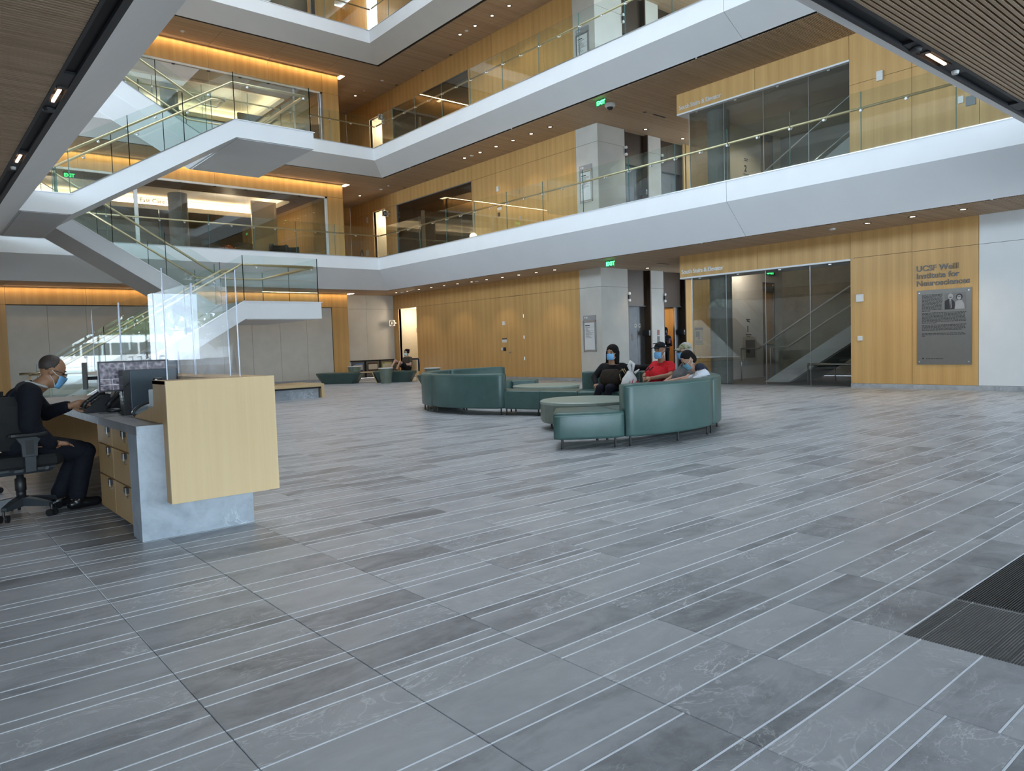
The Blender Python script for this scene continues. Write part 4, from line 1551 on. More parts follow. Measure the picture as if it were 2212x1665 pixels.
place_dl(18.79, 15.37, ZB[0], 'downlight in front of the ground floor elevators', 'downlights by the elevators', 30)
for k, y in enumerate((21.52, 20.6, 19.7, 18.8, 17.89, 17.0)):
    place_dl(16.18, y, ZB[1], 'small downlight in the second floor wood ceiling row, %s from the corner' % ONTH[k], 'downlights in the second floor ceiling', 34 if k % 2 else 0)
place_dl(18.95, 15.45, ZB[1], 'lit downlight before the nearer second floor elevator', 'downlights by the elevators', 36)
place_dl(20.88, 15.44, ZB[1], 'lit downlight before the deeper second floor elevator', 'downlights by the elevators', 0)
for k, y in enumerate((21.57, 20.68, 19.72, 18.82)):
    place_dl(16.21, y, ZB[2], 'glowing downlight in the third floor wood ceiling row, %s from the corner' % ONTH[k], 'downlights in the third floor ceiling', 36 if k % 2 else 0)
place_dl(16.21, 29.39, ZB[2], 'downlight in the corridor end of the third floor ceiling', 'downlights in the corridor', 20)
place_dl(16.15, 29.26, ZB[1], 'downlight in the corridor end of the second floor ceiling', 'downlights in the corridor', 20)

for x, y, k, lb in ((16.21, 21.09, 0, 'white round detector in the ground floor ceiling row'), (16.28, 26.3, 0, 'white round detector near the corner of the ground floor ceiling'), (16.03, 7.89, 0, 'white round detector over the left end of the plaque wall'),
                    (16.19, 21.1, 1, 'white round detector among the second floor downlights'), (16.27, 27.63, 1, 'white sprinkler cluster near the corner of the second floor ceiling'), (16.18, 26.85, 1, 'small white disc near the corner of the second floor ceiling'),
                    (16.2, 21.16, 2, 'white round detector among the third floor downlights'), (16.23, 27.09, 2, 'white round detector near the corner of the third floor ceiling'), (8.27, 26.93, 2, 'white round detector in the east side of the third floor ceiling'), (16.21, 28.6, 2, 'tiny sprinkler disc in the third floor corridor ceiling')):
    disc(x, y, ZB[k], .07 if 'tiny' not in lb and 'small' not in lb else .035, 'ceiling_detector', lb, 'detector', WHITEP, 'white ceiling detectors')
for x, y, k, lb in ((17.0, 23.36, 1, 'small dark square sprinkler plate by the second floor wall, nearest the pier'), (16.98, 25.14, 1, 'small dark square sprinkler plate by the second floor wall, middle of three'), (16.99, 26.91, 1, 'small dark square sprinkler plate by the second floor wall, nearest the corner'),
                    (17.0, 23.27, 2, 'small dark square sprinkler plate by the third floor wall, nearest the pier'), (17.0, 25.23, 2, 'small dark square sprinkler plate by the third floor wall, middle of three'), (17.0, 27.22, 2, 'small dark square sprinkler plate by the third floor wall, nearest the corner'), (17.54, 14.32, 1, 'dark square opening in the ceiling before the second floor elevators')):
    plate('sprinkler_plate', lb, 'plate', x - .05, y - .05, ZB[k] - .004, x + .05, y + .05, ZB[k] + .01, BLACKP, 'dark sprinkler plates')
for x, y, k, lb in ((18.2, 14.27, 0, 'thin black air slot in the ceiling by the ground floor elevators'), (18.2, 14.3, 1, 'thin black air slot in the ceiling by the second floor elevators')):
    plate('air_slot', lb, 'vent', x - .28, y - .03, ZB[k] - .004, x + .28, y + .03, ZB[k] + .01, BLACK)
cmr = thing('dome_camera', 'white dome camera beside the second floor exit sign', 'camera', (16.1, 14.40, ZB[1]))
MB().lathe([(.15, 0), (.15, -.06), (.12, -.10), (.001, -.10)], (16.1, 14.40, ZB[1]), 20).build('housing', WHITEP, cmr)
MB().lathe([(.09, -.10), (.08, -.14), (.05, -.165), (.001, -.17)], (16.1, 14.40, ZB[1]), 18).build('dome', BLACKP, cmr, smooth=True)
for x, y, k, lb in ((15.33, 10.83, 0, 'tiny white stud in the black slot under the second floor edge, middle'), (15.28, 4.59, 0, 'tiny white stud in the black slot under the second floor edge, right'), (15.30, 20.4, 0, 'tiny white stud in the black slot under the second floor edge, left'), (15.3, 23.8, 1, 'tiny white stud in the black slot under the third floor edge, left'), (15.3, 17.83, 1, 'tiny white stud in the black slot under the third floor edge, middle'), (15.3, 10.87, 1, 'tiny white stud in the black slot under the third floor edge, right')):
    disc(x, y, ZB[k] + .02, .025, 'slot_stud', lb, 'sensor', WHITEP, h=.03)

# ------------------------------------------------------------------ things on the south wall
def blade_sign(level, y, z, label):
    t = thing('washroom_sign', label, 'sign', (16.82, y, z))
    bx(16.68, y, z, 16.98, y + .02, z + .26).build('plate', WHITEP, t)
    MB().lathe([(.11, 0), (.11, -.004), (.001, -.004)], (16.83, y, z + .13), 22, 'y').build('black_disc', BLACKP, t)
    g = MB()
    for dx in (-.035, .035):
        g.lathe([(.016, 0), (.016, -.003), (.001, -.003)], (16.83 + dx, y - .004, z + .19), 10, 'y')
        g.box(16.83 + dx - .018, y - .007, z + .07, 16.83 + dx + .018, y - .004, z + .17)
    g.build('figures', WHITEP, t)
    bx(16.98, y + .004, z + .1, XS, y + .016, z + .16).build('bracket', CHROME, t)
blade_sign(0, 28.1, 2.25, 'white washroom sign with black disc by the ground floor corner doorway')
blade_sign(1, 28.3, 7.05, 'white washroom sign with black disc on the second floor wall')
blade_sign(2, 28.3, 11.2, 'white washroom sign with black disc on the third floor wall')
plate('wall_switch', 'small grey plate with two keys on the cream wall of the corner doorway', 'switch', XS + .9, 27.999, 1.95, XS + 1.04, 27.985, 2.14, CHROME)
plate('fire_alarm', 'white fire alarm strobe high on the wood wall left of the plaque', 'alarm', XS - .06, 7.69, 1.985, XS, 7.85, 2.16, WHITEP, bevel=.008)
plate('wall_button', 'white push plate lower on the wood wall left of the plaque', 'switch', XS - .04, 7.72, 1.09, XS, 7.83, 1.20, WHITEP, bevel=.006)
plate('fire_alarm', 'white fire alarm strobe high on the wood wall, second floor right', 'alarm', XS - .06, 7.23, 6.84, XS, 7.37, 7.05, WHITEP, bevel=.008)
plate('wall_switch', 'white plate beside a framed sign, second floor at the far right', 'switch', XS - .03, 5.64, 5.92, XS, 5.74, 6.06, WHITEP)
plate('door_sign', 'small grey framed sign at the far right of the second floor wall', 'sign', XS - .03, 5.42, 5.83, XS, 5.60, 6.02, GREYP)
plate('alarm_box', 'white box on the ground floor wood wall above the door sign', 'alarm', XS - .05, 20.62, 1.98, XS, 20.74, 2.12, WHITEP, bevel=.006)
ds = thing('door_sign', 'small white sign with dark top band beside the wood door, ground floor', 'sign', (XS, 20.69, 1.35))
bx(XS - .012, 20.56, 1.35, XS, 20.82, 1.46).build('sheet', WHITEP, ds)
bx(XS - .013, 20.56, 1.46, XS, 20.82, 1.50).build('band', BLACKP, ds)
cr = thing('card_reader', 'white and black card reader beside the wood door, ground floor', 'reader', (XS, 20.74, 1.05))
bx(XS - .03, 20.78, 1.06, XS, 20.87, 1.16).build('white_box', WHITEP, cr)
bx(XS - .04, 20.63, 1.04, XS, 20.73, 1.17).build('black_box', BLACKP, cr)
dr = struct('door_5', 'flush wood door in the ground floor wood wall with steel hinges and lever', category='door')
bx(XS - .002, 19.604, .02, XS + .02, 20.496, 2.99).build('door_leaf', WOOD, dr)
for z in (2.26, 1.51, .76):
    MB().lathe([(.018, -.06), (.018, .06)], (XS - .01, 19.6, z), 10).build('hinge', CHROME, dr)
hd = MB()
hd.lathe([(.03, 0), (.03, -.02), (.001, -.02)], (XS, 20.40, .99), 12, 'x')
hd.tube([(XS - .02, 20.40, .99), (XS - .06, 20.40, .99), (XS - .06, 20.24, .99)], .011, 8)
hd.build('lever_handle', CHROME, dr)
plate('alarm_box', 'pale box on the second floor wood wall beside the door', 'alarm', XS - .04, 20.72, 6.82, XS, 20.84, 7.0, WHITEP)
ds = thing('door_sign', 'small white sign with dark top band on the second floor wood wall', 'sign', (XS, 20.72, 6.15))
bx(XS - .012, 20.60, 6.15, XS, 20.86, 6.25).build('sheet', WHITEP, ds)
bx(XS - .013, 20.60, 6.25, XS, 20.86, 6.29).build('band', BLACKP, ds)
plate('card_reader', 'dark card reader on the second floor wood wall below the sign', 'reader', XS - .03, 20.72, 5.92, XS, 20.82, 6.06, BLACKP)
for z in (6.62, 5.70):
    o = MB().lathe([(.018, -.06), (.018, .06)], (XS - .008, 19.61, z), 10).build('hinge_plate', CHROME)
    tag(o, ('steel hinge on the second floor wood door, upper of two', 'steel hinge on the second floor wood door, lower of two')[z < 6], 'hinge')
plate('wall_switch', 'white plate at the corner of the second floor corridor, near the washroom door', 'switch', XS - .03, 30.3, 7.1, XS, 30.42, 7.36, WHITEP)
# sculptural brass fitting seen in the second floor doorway
bf = thing('drinking_fountain', 'brass coloured drinking fountain in the second floor corner', 'fountain', (16.5, 27.4, 4.68))
q = MB()
q.ell((16.45, 27.4, 5.12), (.28, .16, .07), 14, 8)
q.ell((16.86, 27.3, 5.02), (.22, .15, .06), 14, 8)
q.build('bowl', BRASS, bf, smooth=True)
q = MB()
q.tube([(16.36, 27.4, 5.1), (16.36, 27.4, 5.32), (16.42, 27.4, 5.36)], .03, 8).lathe([(.06, 0), (.06, .3)], (16.6, 27.4, 4.72), 12)
q.build('spout', BRASS, bf, smooth=True)
# second floor door marked with a triangle in a dark ring
tw = thing('door_emblem', 'dark oval ring with a pale triangle on the second floor corridor wall', 'sign', (XS, 30.9, 5.6))
MB().prism([(XS - .006, 31.0 + .13 * math.cos(2 * PI * k / 24), 5.75 + .19 * math.sin(2 * PI * k / 24)) for k in range(24)], (-.004, 0, 0)).build('ring', BLACKP, tw)
MB().prism([(XS - .012, 31.0, 5.91), (XS - .012, 31.09, 5.64), (XS - .012, 30.91, 5.64)], (-.003, 0, 0)).build('triangle', PANEL, tw)
plate('door_sign', 'small pale sign with dark band beside the second floor emblem', 'sign', XS - .012, 30.35, 5.6, XS, 30.62, 5.86, PANEL)

# ------------------------------------------------------------------ recycling bins in the corner niche
def bin_(x0, x1, tone, label):
    t = thing('recycling_bin', label, 'bin', ((x0 + x1) / 2, 28.4, 0), group='recycling bins in the corner niche')
    bx(x0, 28.36, .03, x1, 28.95, .74).build('cabinet', plain('bin_grey', (.115, .105, .095), .5), t)
    bx(x0 + .06, 28.345, .33, x1 - .07, 28.36, .67).build('label_board', tone, t)
    b = MB()
    w = x1 - x0 - .13
    for r_ in range(3):
        for k in range(5):
            b.box(x0 + .09 + w * .17 * k, 28.342, .40 + .07 * r_, x0 + .115 + w * .17 * k, 28.345, .425 + .07 * r_)
    b.build('pictograms', INK, t)
    bx(x0 + .09, 28.341, .385, x1 - .1, 28.3445, .61).build('label_sheet', plain('bin_sheet', (.50, .47, .40), .5), t)
    b = MB().box(x0 + .08, 28.340, .34, x0 + .2, 28.3445, .37).box(x1 - .2, 28.340, .34, x1 - .09, 28.3445, .37).box(x0 + .08, 28.340, .62, x0 + .17, 28.3445, .65)
    b.build('dark_blocks', INK, t)
bin_(14.9, 15.52, plain('bin_blue', (.09, .18, .42), .45), 'grey bin with a blue label board, left of the three in the niche')
bin_(15.62, 16.25, plain('bin_brown', (.10, .05, .03), .45), 'grey bin with a brown label board, middle of the three in the niche')
bin_(16.33, 16.95, plain('bin_lime', (.38, .40, .13), .45), 'grey bin with a yellow green label board, right of the three, behind the lounging person')

# ------------------------------------------------------------------ S-shaped lounge sofa
def rrect(r0, r1, z0, z1, q=.03, n=3):
    pts = []
    for cx, cz, a0 in ((r1 - q, z1 - q, 0), (r0 + q, z1 - q, 90), (r0 + q, z0 + q, 180), (r1 - q, z0 + q, 270)):
        for k in range(n + 1):
            a = R(a0 + 90 * k / n)
            pts.append((cx + q * math.cos(a), cz + q * math.sin(a)))
    return pts

def arc(mb, sec, c, a0, a1, n=14, puff=.012):
    rings = []
    rc = sum(p[0] for p in sec) / len(sec)
    zc = sum(p[1] for p in sec) / len(sec)
    for k in range(n + 1):
        f = k / n
        sh = 1 - (puff * 2.2 if k in (0, n) else 0)
        a = R(a0 + (a1 - a0) * f)
        rings.append([(c[0] + (rc + (r_ - rc) * sh) * math.cos(a), c[1] + (rc + (r_ - rc) * sh) * math.sin(a), zc + (z - zc) * sh) for r_, z in sec])
    return mb.loft(rings)

SEATZ, BACKZ, LEGZ = .435, .745, .115
C2, C1, RO = (7.5, 7.8), (10.1, 11.4), 2.27
def leg(t, x, y):
    MB().lathe([(.017, 0), (.017, .018), (.013, .02), (.013, LEGZ + .01)], (x, y, 0), 8).build('leg', BLACKP, t)

def pt(c, r, a):
    return c[0] + r * math.cos(R(a)), c[1] + r * math.sin(R(a))

def sofa_section(c, a0, a1, label, group):
    am = (a0 + a1) / 2
    x, y = pt(c, 1.9, am)
    t = thing('curved_sofa_section', label, 'sofa', (x, y, 0), group=group)
    g = .12
    arc(MB(), rrect(1.50, RO - .20, LEGZ, SEATZ, .035), c, a0 + g, a1 - g).build('seat', GREEN, t, smooth=True)
    arc(MB(), rrect(RO - .195, RO, LEGZ, BACKZ, .03), c, a0 + g, a1 - g).build('backrest', GREEN, t, smooth=True)
    sm_ = MB()
    arc(sm_, rrect(RO - .012, RO + .003, BACKZ - .04, BACKZ - .032, .002, 1), c, a0 + g * 2, a1 - g * 2)
    sm_.build('welt_seam', plain('welt', (.11, .20, .18), .35), t)
    for a in (a0 + 2, a1 - 2):
        for r_ in (1.56, RO - .06):
            leg(t, *pt(c, r_, a))
    leg(t, *pt(c, RO - .06, am))
    return t

def bench_arc(c, a0, a1, label, group):
    x, y = pt(c, 1.9, (a0 + a1) / 2)
    t = thing('curved_bench', label, 'bench', (x, y, 0), group=group)
    arc(MB(), rrect(1.50, RO - .0, LEGZ, SEATZ, .035), c, a0, a1, 10).build('seat', GREEN, t, smooth=True)
    w = MB()
    arc(w, rrect(RO - .012, RO + .003, SEATZ - .045, SEATZ - .038, .002, 1), c, a0 + .4, a1 - .4, 10)
    w.build('welt_seam', plain('welt', (.11, .20, .18), .35), t)
    for a in (a0 + 2.5, a1 - 2.5):
        for r_ in (1.56, RO - .06):
            leg(t, *pt(c, r_, a))
    return t

g1 = 'green curved sofa sections'
b1 = 'green backless bench sections'
sofa_section(C2, -114.5, -73, 'green curved sofa section with its back to the camera beside the front bench', g1)
sofa_section(C2, -73, -31.5, 'green curved sofa section in front of the stair glass, where three men sit', g1)
sofa_section(C2, -31.5, 6, 'green curved sofa section on the elevator side, hidden behind the seated men', g1)
sofa_section(C2, 6, 36, 'green curved sofa section where the woman in the black jacket sits', g1)
sofa_section(C1, 65.5 + 0, 107, 'green curved sofa section seen from inside, nearest the wood wall', g1)
sofa_section(C1, 107, 148.5, 'green curved sofa section at the back of the left bend', g1)
sofa_section(C1, 148.5, 171, 'green curved sofa section at the outermost left of the bend', g1)
sofa_section(C1, 171, 216, 'green curved sofa section with its dark back to the camera, left of the middle benches', g1)
bench_arc(C2, -136.5, -115, 'green leather bench section at the near end of the sofa, nearest the camera', b1)
bench_arc(C1, 44, 65, 'green leather bench section at the far end of the sofa, by the wood wall', b1)

def straight_bench(p0, p1, q0, q1, label):
    """quad plan: outer edge p0-p1, inner edge q0-q1"""
    cx = sum(v[0] for v in (p0, p1, q0, q1)) / 4
    cy_ = sum(v[1] for v in (p0, p1, q0, q1)) / 4
    t = thing('curved_bench', label, 'bench', (cx, cy_, 0), group=b1)
    mb = MB()
    ring = lambda k, z: [(cx + (v[0] - cx) * k, cy_ + (v[1] - cy_) * k, z) for v in (p0, p1, q1, q0)]
    mb.loft([ring(.96, LEGZ), ring(.99, LEGZ + .02), ring(.995, SEATZ - .03), ring(.985, SEATZ - .008), ring(.95, SEATZ)])
    mb.build('seat', GREEN, t)
    for v in ring(.90, 0):
        leg(t, v[0], v[1])
    return t
A = Vector(pt(C1, RO, 216)); B_ = Vector(pt(C1, 1.5, 216)); E1 = Vector(pt(C2, 1.5, 36)); E2 = Vector(pt(C2, RO, 36))
M1 = (A + E1) / 2; M2 = (B_ + E2) / 2
straight_bench(A, M1, B_, M2, 'green leather bench section in the middle of the S, beside the dark sofa back')
straight_bench(M1, E1, M2, E2, 'green leather bench section in the middle of the S, beside the seated woman')

def drum_table(x, y, r, label):
    t = thing('round_ottoman_table', label, 'table', (x, y, 0), group='round sage ottoman tables')
    MB().lathe([(r - .03, .10), (r, .14), (r, .37), (.001, .37)], (x, y, 0), 40).build('drum', GREENV, t, smooth=False)
    MB().lathe([(r, .37), (r + .004, .38), (r + .004, .405), (r - .02, .418), (.001, .418)], (x, y, 0), 40).build('top', GREENT, t)
    for k in range(4):
        a = R(25 + 90 * k)
        MB().lathe([(.014, 0), (.026, .11)], (x + (r - .12) * math.cos(a), y + (r - .12) * math.sin(a), 0), 8).build('foot', BLACKP, t)
    return t
drum_table(7.80, 7.56, .70, 'round sage upholstered table inside the near bend of the sofa')
drum_table(10.15, 11.0, .68, 'round sage upholstered table inside the far bend of the sofa')

# ------------------------------------------------------------------ far lounge pieces
def taper_bench(cx, cy_, ang, lt_, wt, lb, wb_, label, h=.42):
    t = thing('faceted_bench', label, 'bench', (cx, cy_, 0), group='dark green faceted benches')
    d = Vector((math.cos(ang), math.sin(ang)))
    n = Vector((-d.y, d.x))
    def ring(l, w, z, ch=.22):
        return [(cx + d.x * a + n.x * b, cy_ + d.y * a + n.y * b, z) for a, b in ((-l / 2, -w / 2 + ch * w), (-l / 2 + ch * l * .4, -w / 2), (l / 2 - ch * l * .4, -w / 2), (l / 2, -w / 2 + ch * w), (l / 2, w / 2 - ch * w), (l / 2 - ch * l * .4, w / 2), (-l / 2 + ch * l * .4, w / 2), (-l / 2, w / 2 - ch * w))]
    MB().loft([ring(lb, wb_, 0), ring(lt_, wt, h - .07)]).build('base', GREEND, t)
    MB().loft([ring(lt_, wt, h - .068), ring(lt_ + .01, wt + .01, h - .05), ring(lt_, wt, h - .012), ring(lt_ - .05, wt - .05, h)]).build('cushion', GREEND, t)
    return t
SCR = math.atan2(-.68, .73)      # along the width of the picture
taper_bench(12.78, 25.25, SCR - .1, 1.72, .75, 1.28, .55, 'dark green faceted bench at the left, in front of the east wall')
taper_bench(14.30, 23.85, SCR - .1, 1.60, .75, 1.22, .55, 'dark green faceted bench behind the sage tapered table, by the lounging person')
taper_bench(12.95, 18.75, SCR, 1.5, .8, 1.15, .6, 'dark green faceted bench mostly hidden behind the left end of the sofa')
def cup_table(x, y, rt, rb, h, label):
    t = thing('tapered_side_table', label, 'table', (x, y, 0), group='tapered sage side tables')
    MB().lathe([(rb, 0), (rb, .02), (rt - .01, h - .03), (.001, h - .03)], (x, y, 0), 26).build('base', GREENV, t, smooth=False)
    MB().lathe([(rt, h - .03), (rt + .008, h - .02), (rt + .008, h), (.001, h)], (x, y, 0), 26).build('top', WHITEP, t)
    return t
cup_table(13.62, 23.32, .265, .185, .57, 'tapered sage table with white top standing between the dark green benches')
cup_table(14.1, 26.6, .27, .19, .60, 'tapered sage table with white top behind the left green bench')
cup_table(13.25, 19.75, .26, .18, .60, 'tapered sage table with white top behind the left end of the sofa')
# open plywood frame table linking the two benches
ft = thing('plywood_frame_table', 'open pale plywood frame table between the two dark green benches', 'table', (13.45, 24.55, 0))
d = Vector((math.cos(SCR), math.sin(SCR), 0)); n_ = Vector((-d.y, d.x, 0)); c0 = Vector((13.45, 24.62, 0))
PLY = plain('plywood', (.55, .38, .22), .5)
top = MB().obox(c0 + Vector((0, 0, .405)), d * .36, n_ * .25, Vector((0, 0, .015))).build('top', PLY, ft)
for sgn in (-1, 1):
    a = c0 + d * .36 * sgn + Vector((0, 0, .40)); b = c0 + d * .52 * sgn
    v = (b - a) / 2
    MB().obox((a + b) / 2, v, n_ * .25, v.cross(n_).normalized() * .012).build('side_panel', PLY, ft)
# low wood bench on a marble block, left of centre
lb = thing('low_wood_bench', 'low wood topped bench on a blue grey marble block, right behind the reception desk', 'bench', (7.0, 19, 0))
bx(5.0, 18.45, 0, 8.68, 19.75, .255).build('marble_block', MARBLE, lb)
bx(4.9, 18.38, .30, 8.82, 19.85, .378).build('wood_top', WOODL, lb)
bx(8.74, 18.38, 0, 8.82, 19.85, .30).build('wood_leg', WOODL, lb)
bx(5.0, 18.42, .255, 8.74, 19.8, .30).build('dark_reveal', BLACKP, lb)
# small wood frame standing by the east wall behind the guard
fw = thing('wood_frame_stand', 'small wood framed board standing by the east wall behind the guard', 'frame', (3.45, 27.4, 0))
q = MB().box(3.2, 27.36, 0, 3.24, 27.4, .82).box(3.72, 27.36, 0, 3.76, 27.4, .82).box(3.2, 27.36, .77, 3.76, 27.4, .82)
q.build('frame', WOODL, fw)
bx(3.24, 27.375, .3, 3.72, 27.39, .77).build('board', PANEL, fw)

# second floor waiting chairs and flowers seen over the balustrade edge
CHD = plain('charcoal_fabric', (.045, .048, .050), .8)
def tub_chair(x, y, rz, label):
    t = thing('waiting_chair', label, 'chair', (x, y, Z0[1]), group='charcoal chairs in the second floor waiting room')
    q = MB()
    arc(q, rrect(.27, .36, .38, .92, .03), (x, y), 150 + rz, 390 + rz, 12)
    for p in q.v:
        pass
    q.v = [(a, b, c_ + Z0[1]) for a, b, c_ in q.v]
    q.build('backrest', CHD, t, smooth=True)
    MB().lathe([(.28, .22), (.30, .30), (.28, .42), (.001, .44)], (x, y, Z0[1]), 20).build('seat', CHD, t)
    for k in range(4):
        a = R(45 + 90 * k)
        MB().lathe([(.015, 0), (.018, .24)], (x + .22 * math.cos(a), y + .22 * math.sin(a), Z0[1]), 8).build('leg', BLACKP, t)
    return t
tub_chair(9.55, 29.0, 0, 'charcoal tub chair left of the orange flowers, behind the second floor glass')
tub_chair(10.85, 29.2, 40, 'charcoal tub chair right of the orange flowers, behind the second floor glass')
tub_chair(12.1, 28.8, 180, 'charcoal tub chair near the wood wall, behind the second floor glass')
tub_chair(12.75, 29.1, 200, 'charcoal chair beside the wood wall, partly behind its neighbour on the second floor')
fv = thing('flower_bowl', 'bowl of orange flowers on a low table behind the second floor glass', 'flowers', (10.2, 29.0, Z0[1]))
MB().lathe([(.30, .0), (.30, .5), (.001, .5)], (10.2, 29.0, Z0[1]), 20).build('stand', BRONZE, fv)
MB().lathe([(.09, .5), (.24, .60), (.22, .61), (.001, .58)], (10.2, 29.0, Z0[1]), 18).build('bowl', WHITEP, fv)
q = MB()
for k in range(46):
    a, r_ = random.uniform(0, 6.28), random.uniform(0, .25)
    q.ell((10.2 + r_ * math.cos(a), 29.0 + r_ * math.sin(a), Z0[1] + .64 + random.uniform(0, .16) * (1 - r_ * 2)), (.035, .035, .03), 6, 4)
q.build('blossoms', plain('orange_petal', (.80, .13, .02), .6, var=.3), fv, kind='stuff')

# ------------------------------------------------------------------ reception desk
dk = thing('reception_desk', 'reception desk with blue grey marble end, stone worktop and wood drawers', 'desk', (1.6, 7.2, 0))
DX0, DX1, DY0, DY1, DZ = 1.206, 1.968, 5.365, 10.6, .785
# worktop and end panel read as one folded slab of stone
MB().box(DX0, DY0, DZ - .06, DX1, DY1, DZ).build('worktop', stone('worktop_stone', (.20, .20, .21), (.31, .31, .32), (.42, .425, .44), rough=.35, vein=.6, per_piece=False, sc=1.2, axis='z'), dk)
bx(DX0, DY0, 0, DX1, DY0 + .24, DZ - .061).build('marble_end', MARBLE, dk)
bx(DX0 + .003, DY0 - .004, DZ - .061, DX1, DY0, DZ - .001).build('marble_edge', MARBLE, dk)
bx(DX1 - .05, DY0 + .24, 0, DX1, DY1, DZ - .061).build('front_panel', WOODC, dk)
bx(DX0 + .05, DY1 - .06, 0, DX1, DY1, DZ - .061).build('far_end_panel', WOODC, dk)
# drawer pedestal: two stacks of three
bx(DX0 + .05, 5.61, .04, DX1 - .1, 6.78, DZ - .065).build('pedestal_body', WOODC, dk)
zs = ((.568, .722), (.318, .562), (.045, .312))
CHR2 = CHROME
for y0, y1 in ((5.745, 6.252), (6.260, 6.775)):
    for a, b in zs:
        f = bx(DX0 + .03, y0 + .003, a + .003, DX0 + .05, y1 - .003, b - .003).build('drawer', WOODC, dk)
        ym = y0 + .10
        bx(DX0 + .012, ym - .035, b - .045, DX0 + .031, ym + .045, b - .004).build('tab_pull', BLACKP, f)
        bx(DX0 + .006, ym - .03, b - .058, DX0 + .013, ym + .0, b - .004).build('pull_edge', CHROME, f)
        MB().lathe([(.011, 0), (.011, -.012), (.001, -.014)], (DX0 + .03, ym - .012, b - .075), 10, 'x').build('lock', CHROME, f)
bx(DX0 + .031, 5.612, .04, DX0 + .05, 5.743, .722).build('filler_panel', WOODC, dk)
# tall pale maple box at the corner and the counter behind it
BX0, BX1, BYF, BZ0, BZ1 = 1.377, 2.128, 5.255, .245, 1.082
tb = thing('counter_box', 'pale maple counter box hung on the marble end of the reception desk', 'counter', (1.75, 5.3, BZ0))
bx(BX0, BYF, BZ0, BX1, BYF + .02, BZ1).build('front_panel', WOODL, tb)
bx(BX0, BYF + .02, BZ0, BX0 + .02, DY0, BZ1).build('side_panel', WOODC, tb)
bx(BX0, DY0 - .002, DZ + .002, BX0 + .02, 5.58, BZ1).build('side_panel', WOODC, tb)
bx(BX1 - .02, BYF + .02, BZ0, BX1, DY0, BZ1).build('side_panel', WOODL, tb)
bx(BX0, BYF + .02, BZ1 - .025, BX1, 5.58, BZ1 - .001).build('top_panel', WOODC, tb)
bx(BX0 + .02, BYF + .02, BZ0, BX1 - .02, DY0 - .004, BZ0 + .02).build('bottom_panel', WOODL, tb)
MB().prism([(BX0 - .0, 5.58, DZ + .002), (BX0 + .0, 6.22, DZ + .002), (BX0, 5.58, 1.0 - .10)], (.30, 0, 0)).build('sloped_bracket', WOODC, tb)
cb_ = thing('transaction_counter', 'long wood counter ledge running back along the public side of the reception desk', 'counter', (2.0, 8, DZ))
bx(1.80, 5.585, 1.045, 2.128, DY1, 1.08).build('ledge', WOODC, cb_)
bx(1.96, 5.585, DZ + .002, 2.0, DY1, 1.045).build('upstand', WOODC, cb_)
bx(1.972, 5.62, DZ + .004, 2.10, DY1, 1.045).build('public_face', WOODL, cb_)

# ------------------------------------------------------------------ acrylic screens
def screen(x0, y0, x1, y1, z0, z1, label, feet):
    t = thing('acrylic_screen', label, 'screen', ((x0 + x1) / 2, (y0 + y1) / 2, z0), group='clear acrylic sneeze screens')
    dx, dy = x1 - x0, y1 - y0
    l = math.hypot(dx, dy)
    n = (-dy / l * .006, dx / l * .006, 0)
    MB().prism([(x0, y0, z0 + .004), (x1, y1, z0 + .004), (x1, y1, z1), (x0, y0, z1)], n).build('sheet', PLEXI, t)
    e = MB()
    for x, y in ((x0, y0), (x1, y1)):
        e.box(x - .0035, y - .0035, z0 + .004, x + .0035, y + .0035, z1)
    e.build('polished_edge', PLEXIE, t)
    for f in feet:
        px, py = x0 + dx * f, y0 + dy * f
        a, b = -dy / l * .13, dx / l * .13
        MB().prism([(px - a, py - b, z0 + .002), (px + a, py + b, z0 + .002), (px + a * .12, py + b * .12, z0 + .20), (px - a * .12, py - b * .12, z0 + .20)], (dx / l * .005, dy / l * .005, 0)).build('foot', PLEXI, t)
    return t
ZC = 1.081
screen(1.43, 5.40, 1.905, 5.33, ZC, 1.853, 'clear acrylic screen on the maple box, the near one reflecting the street', (.16, .92))
screen(1.93, 5.60, 1.93, 6.42, ZC, 1.853, 'clear acrylic screen along the counter, first behind the corner one', (.3, .8))
screen(1.93, 6.45, 1.93, 7.58, ZC, 1.853, 'clear acrylic screen along the counter, second behind the corner one', (.25, .8))
screen(1.93, 7.62, 1.93, 9.02, ZC, 1.856, 'clear acrylic screen along the counter, third behind the corner one', (.3, .8))
screen(1.93, 9.06, 1.93, 10.5, ZC, 1.86, 'clear acrylic screen along the counter, farthest from the camera', (.5,))

# ------------------------------------------------------------------ equipment on the worktop
def wp(x, y):
    return x, y, DZ
SCRM = mat('camera_feed')
m, nt, b = SCRM
p = pos_(nt)
vor = nd(nt, 'ShaderNodeTexVoronoi', i_Scale=34.0)
L(nt, p, vor.inputs['Vector'])
nn = noise(nt, p, 26, 4, .6, 1.0)
c_ = ramp(nt, math_(nt, 'ADD', math_(nt, 'MULTIPLY', vor.outputs['Distance'], .5), math_(nt, 'MULTIPLY', nn, .6)), [(.30, (.012, .013, .022)), (.52, (.075, .075, .105)), (.8, (.22, .22, .27))])
b.inputs['Base Color'].default_value = (.01, .01, .012, 1)
L(nt, c_, b.inputs['Emission Color'])
b.inputs['Emission Strength'].default_value = .75
b.inputs['Roughness'].default_value = .3
SCRM = m
FRAMEB = plain('screen_bezel', (.045, .04, .05), .4)
GRID = glow('feed_divider', (.20, .19, .24), .5)
m1 = thing('monitor', 'wide monitor showing grey security camera views, in the middle of the desk', 'monitor', (1.5, 6.66, DZ))
X0, X1, Y, Z_0, Z_1 = 1.245, 1.78, 6.66, .975, 1.222
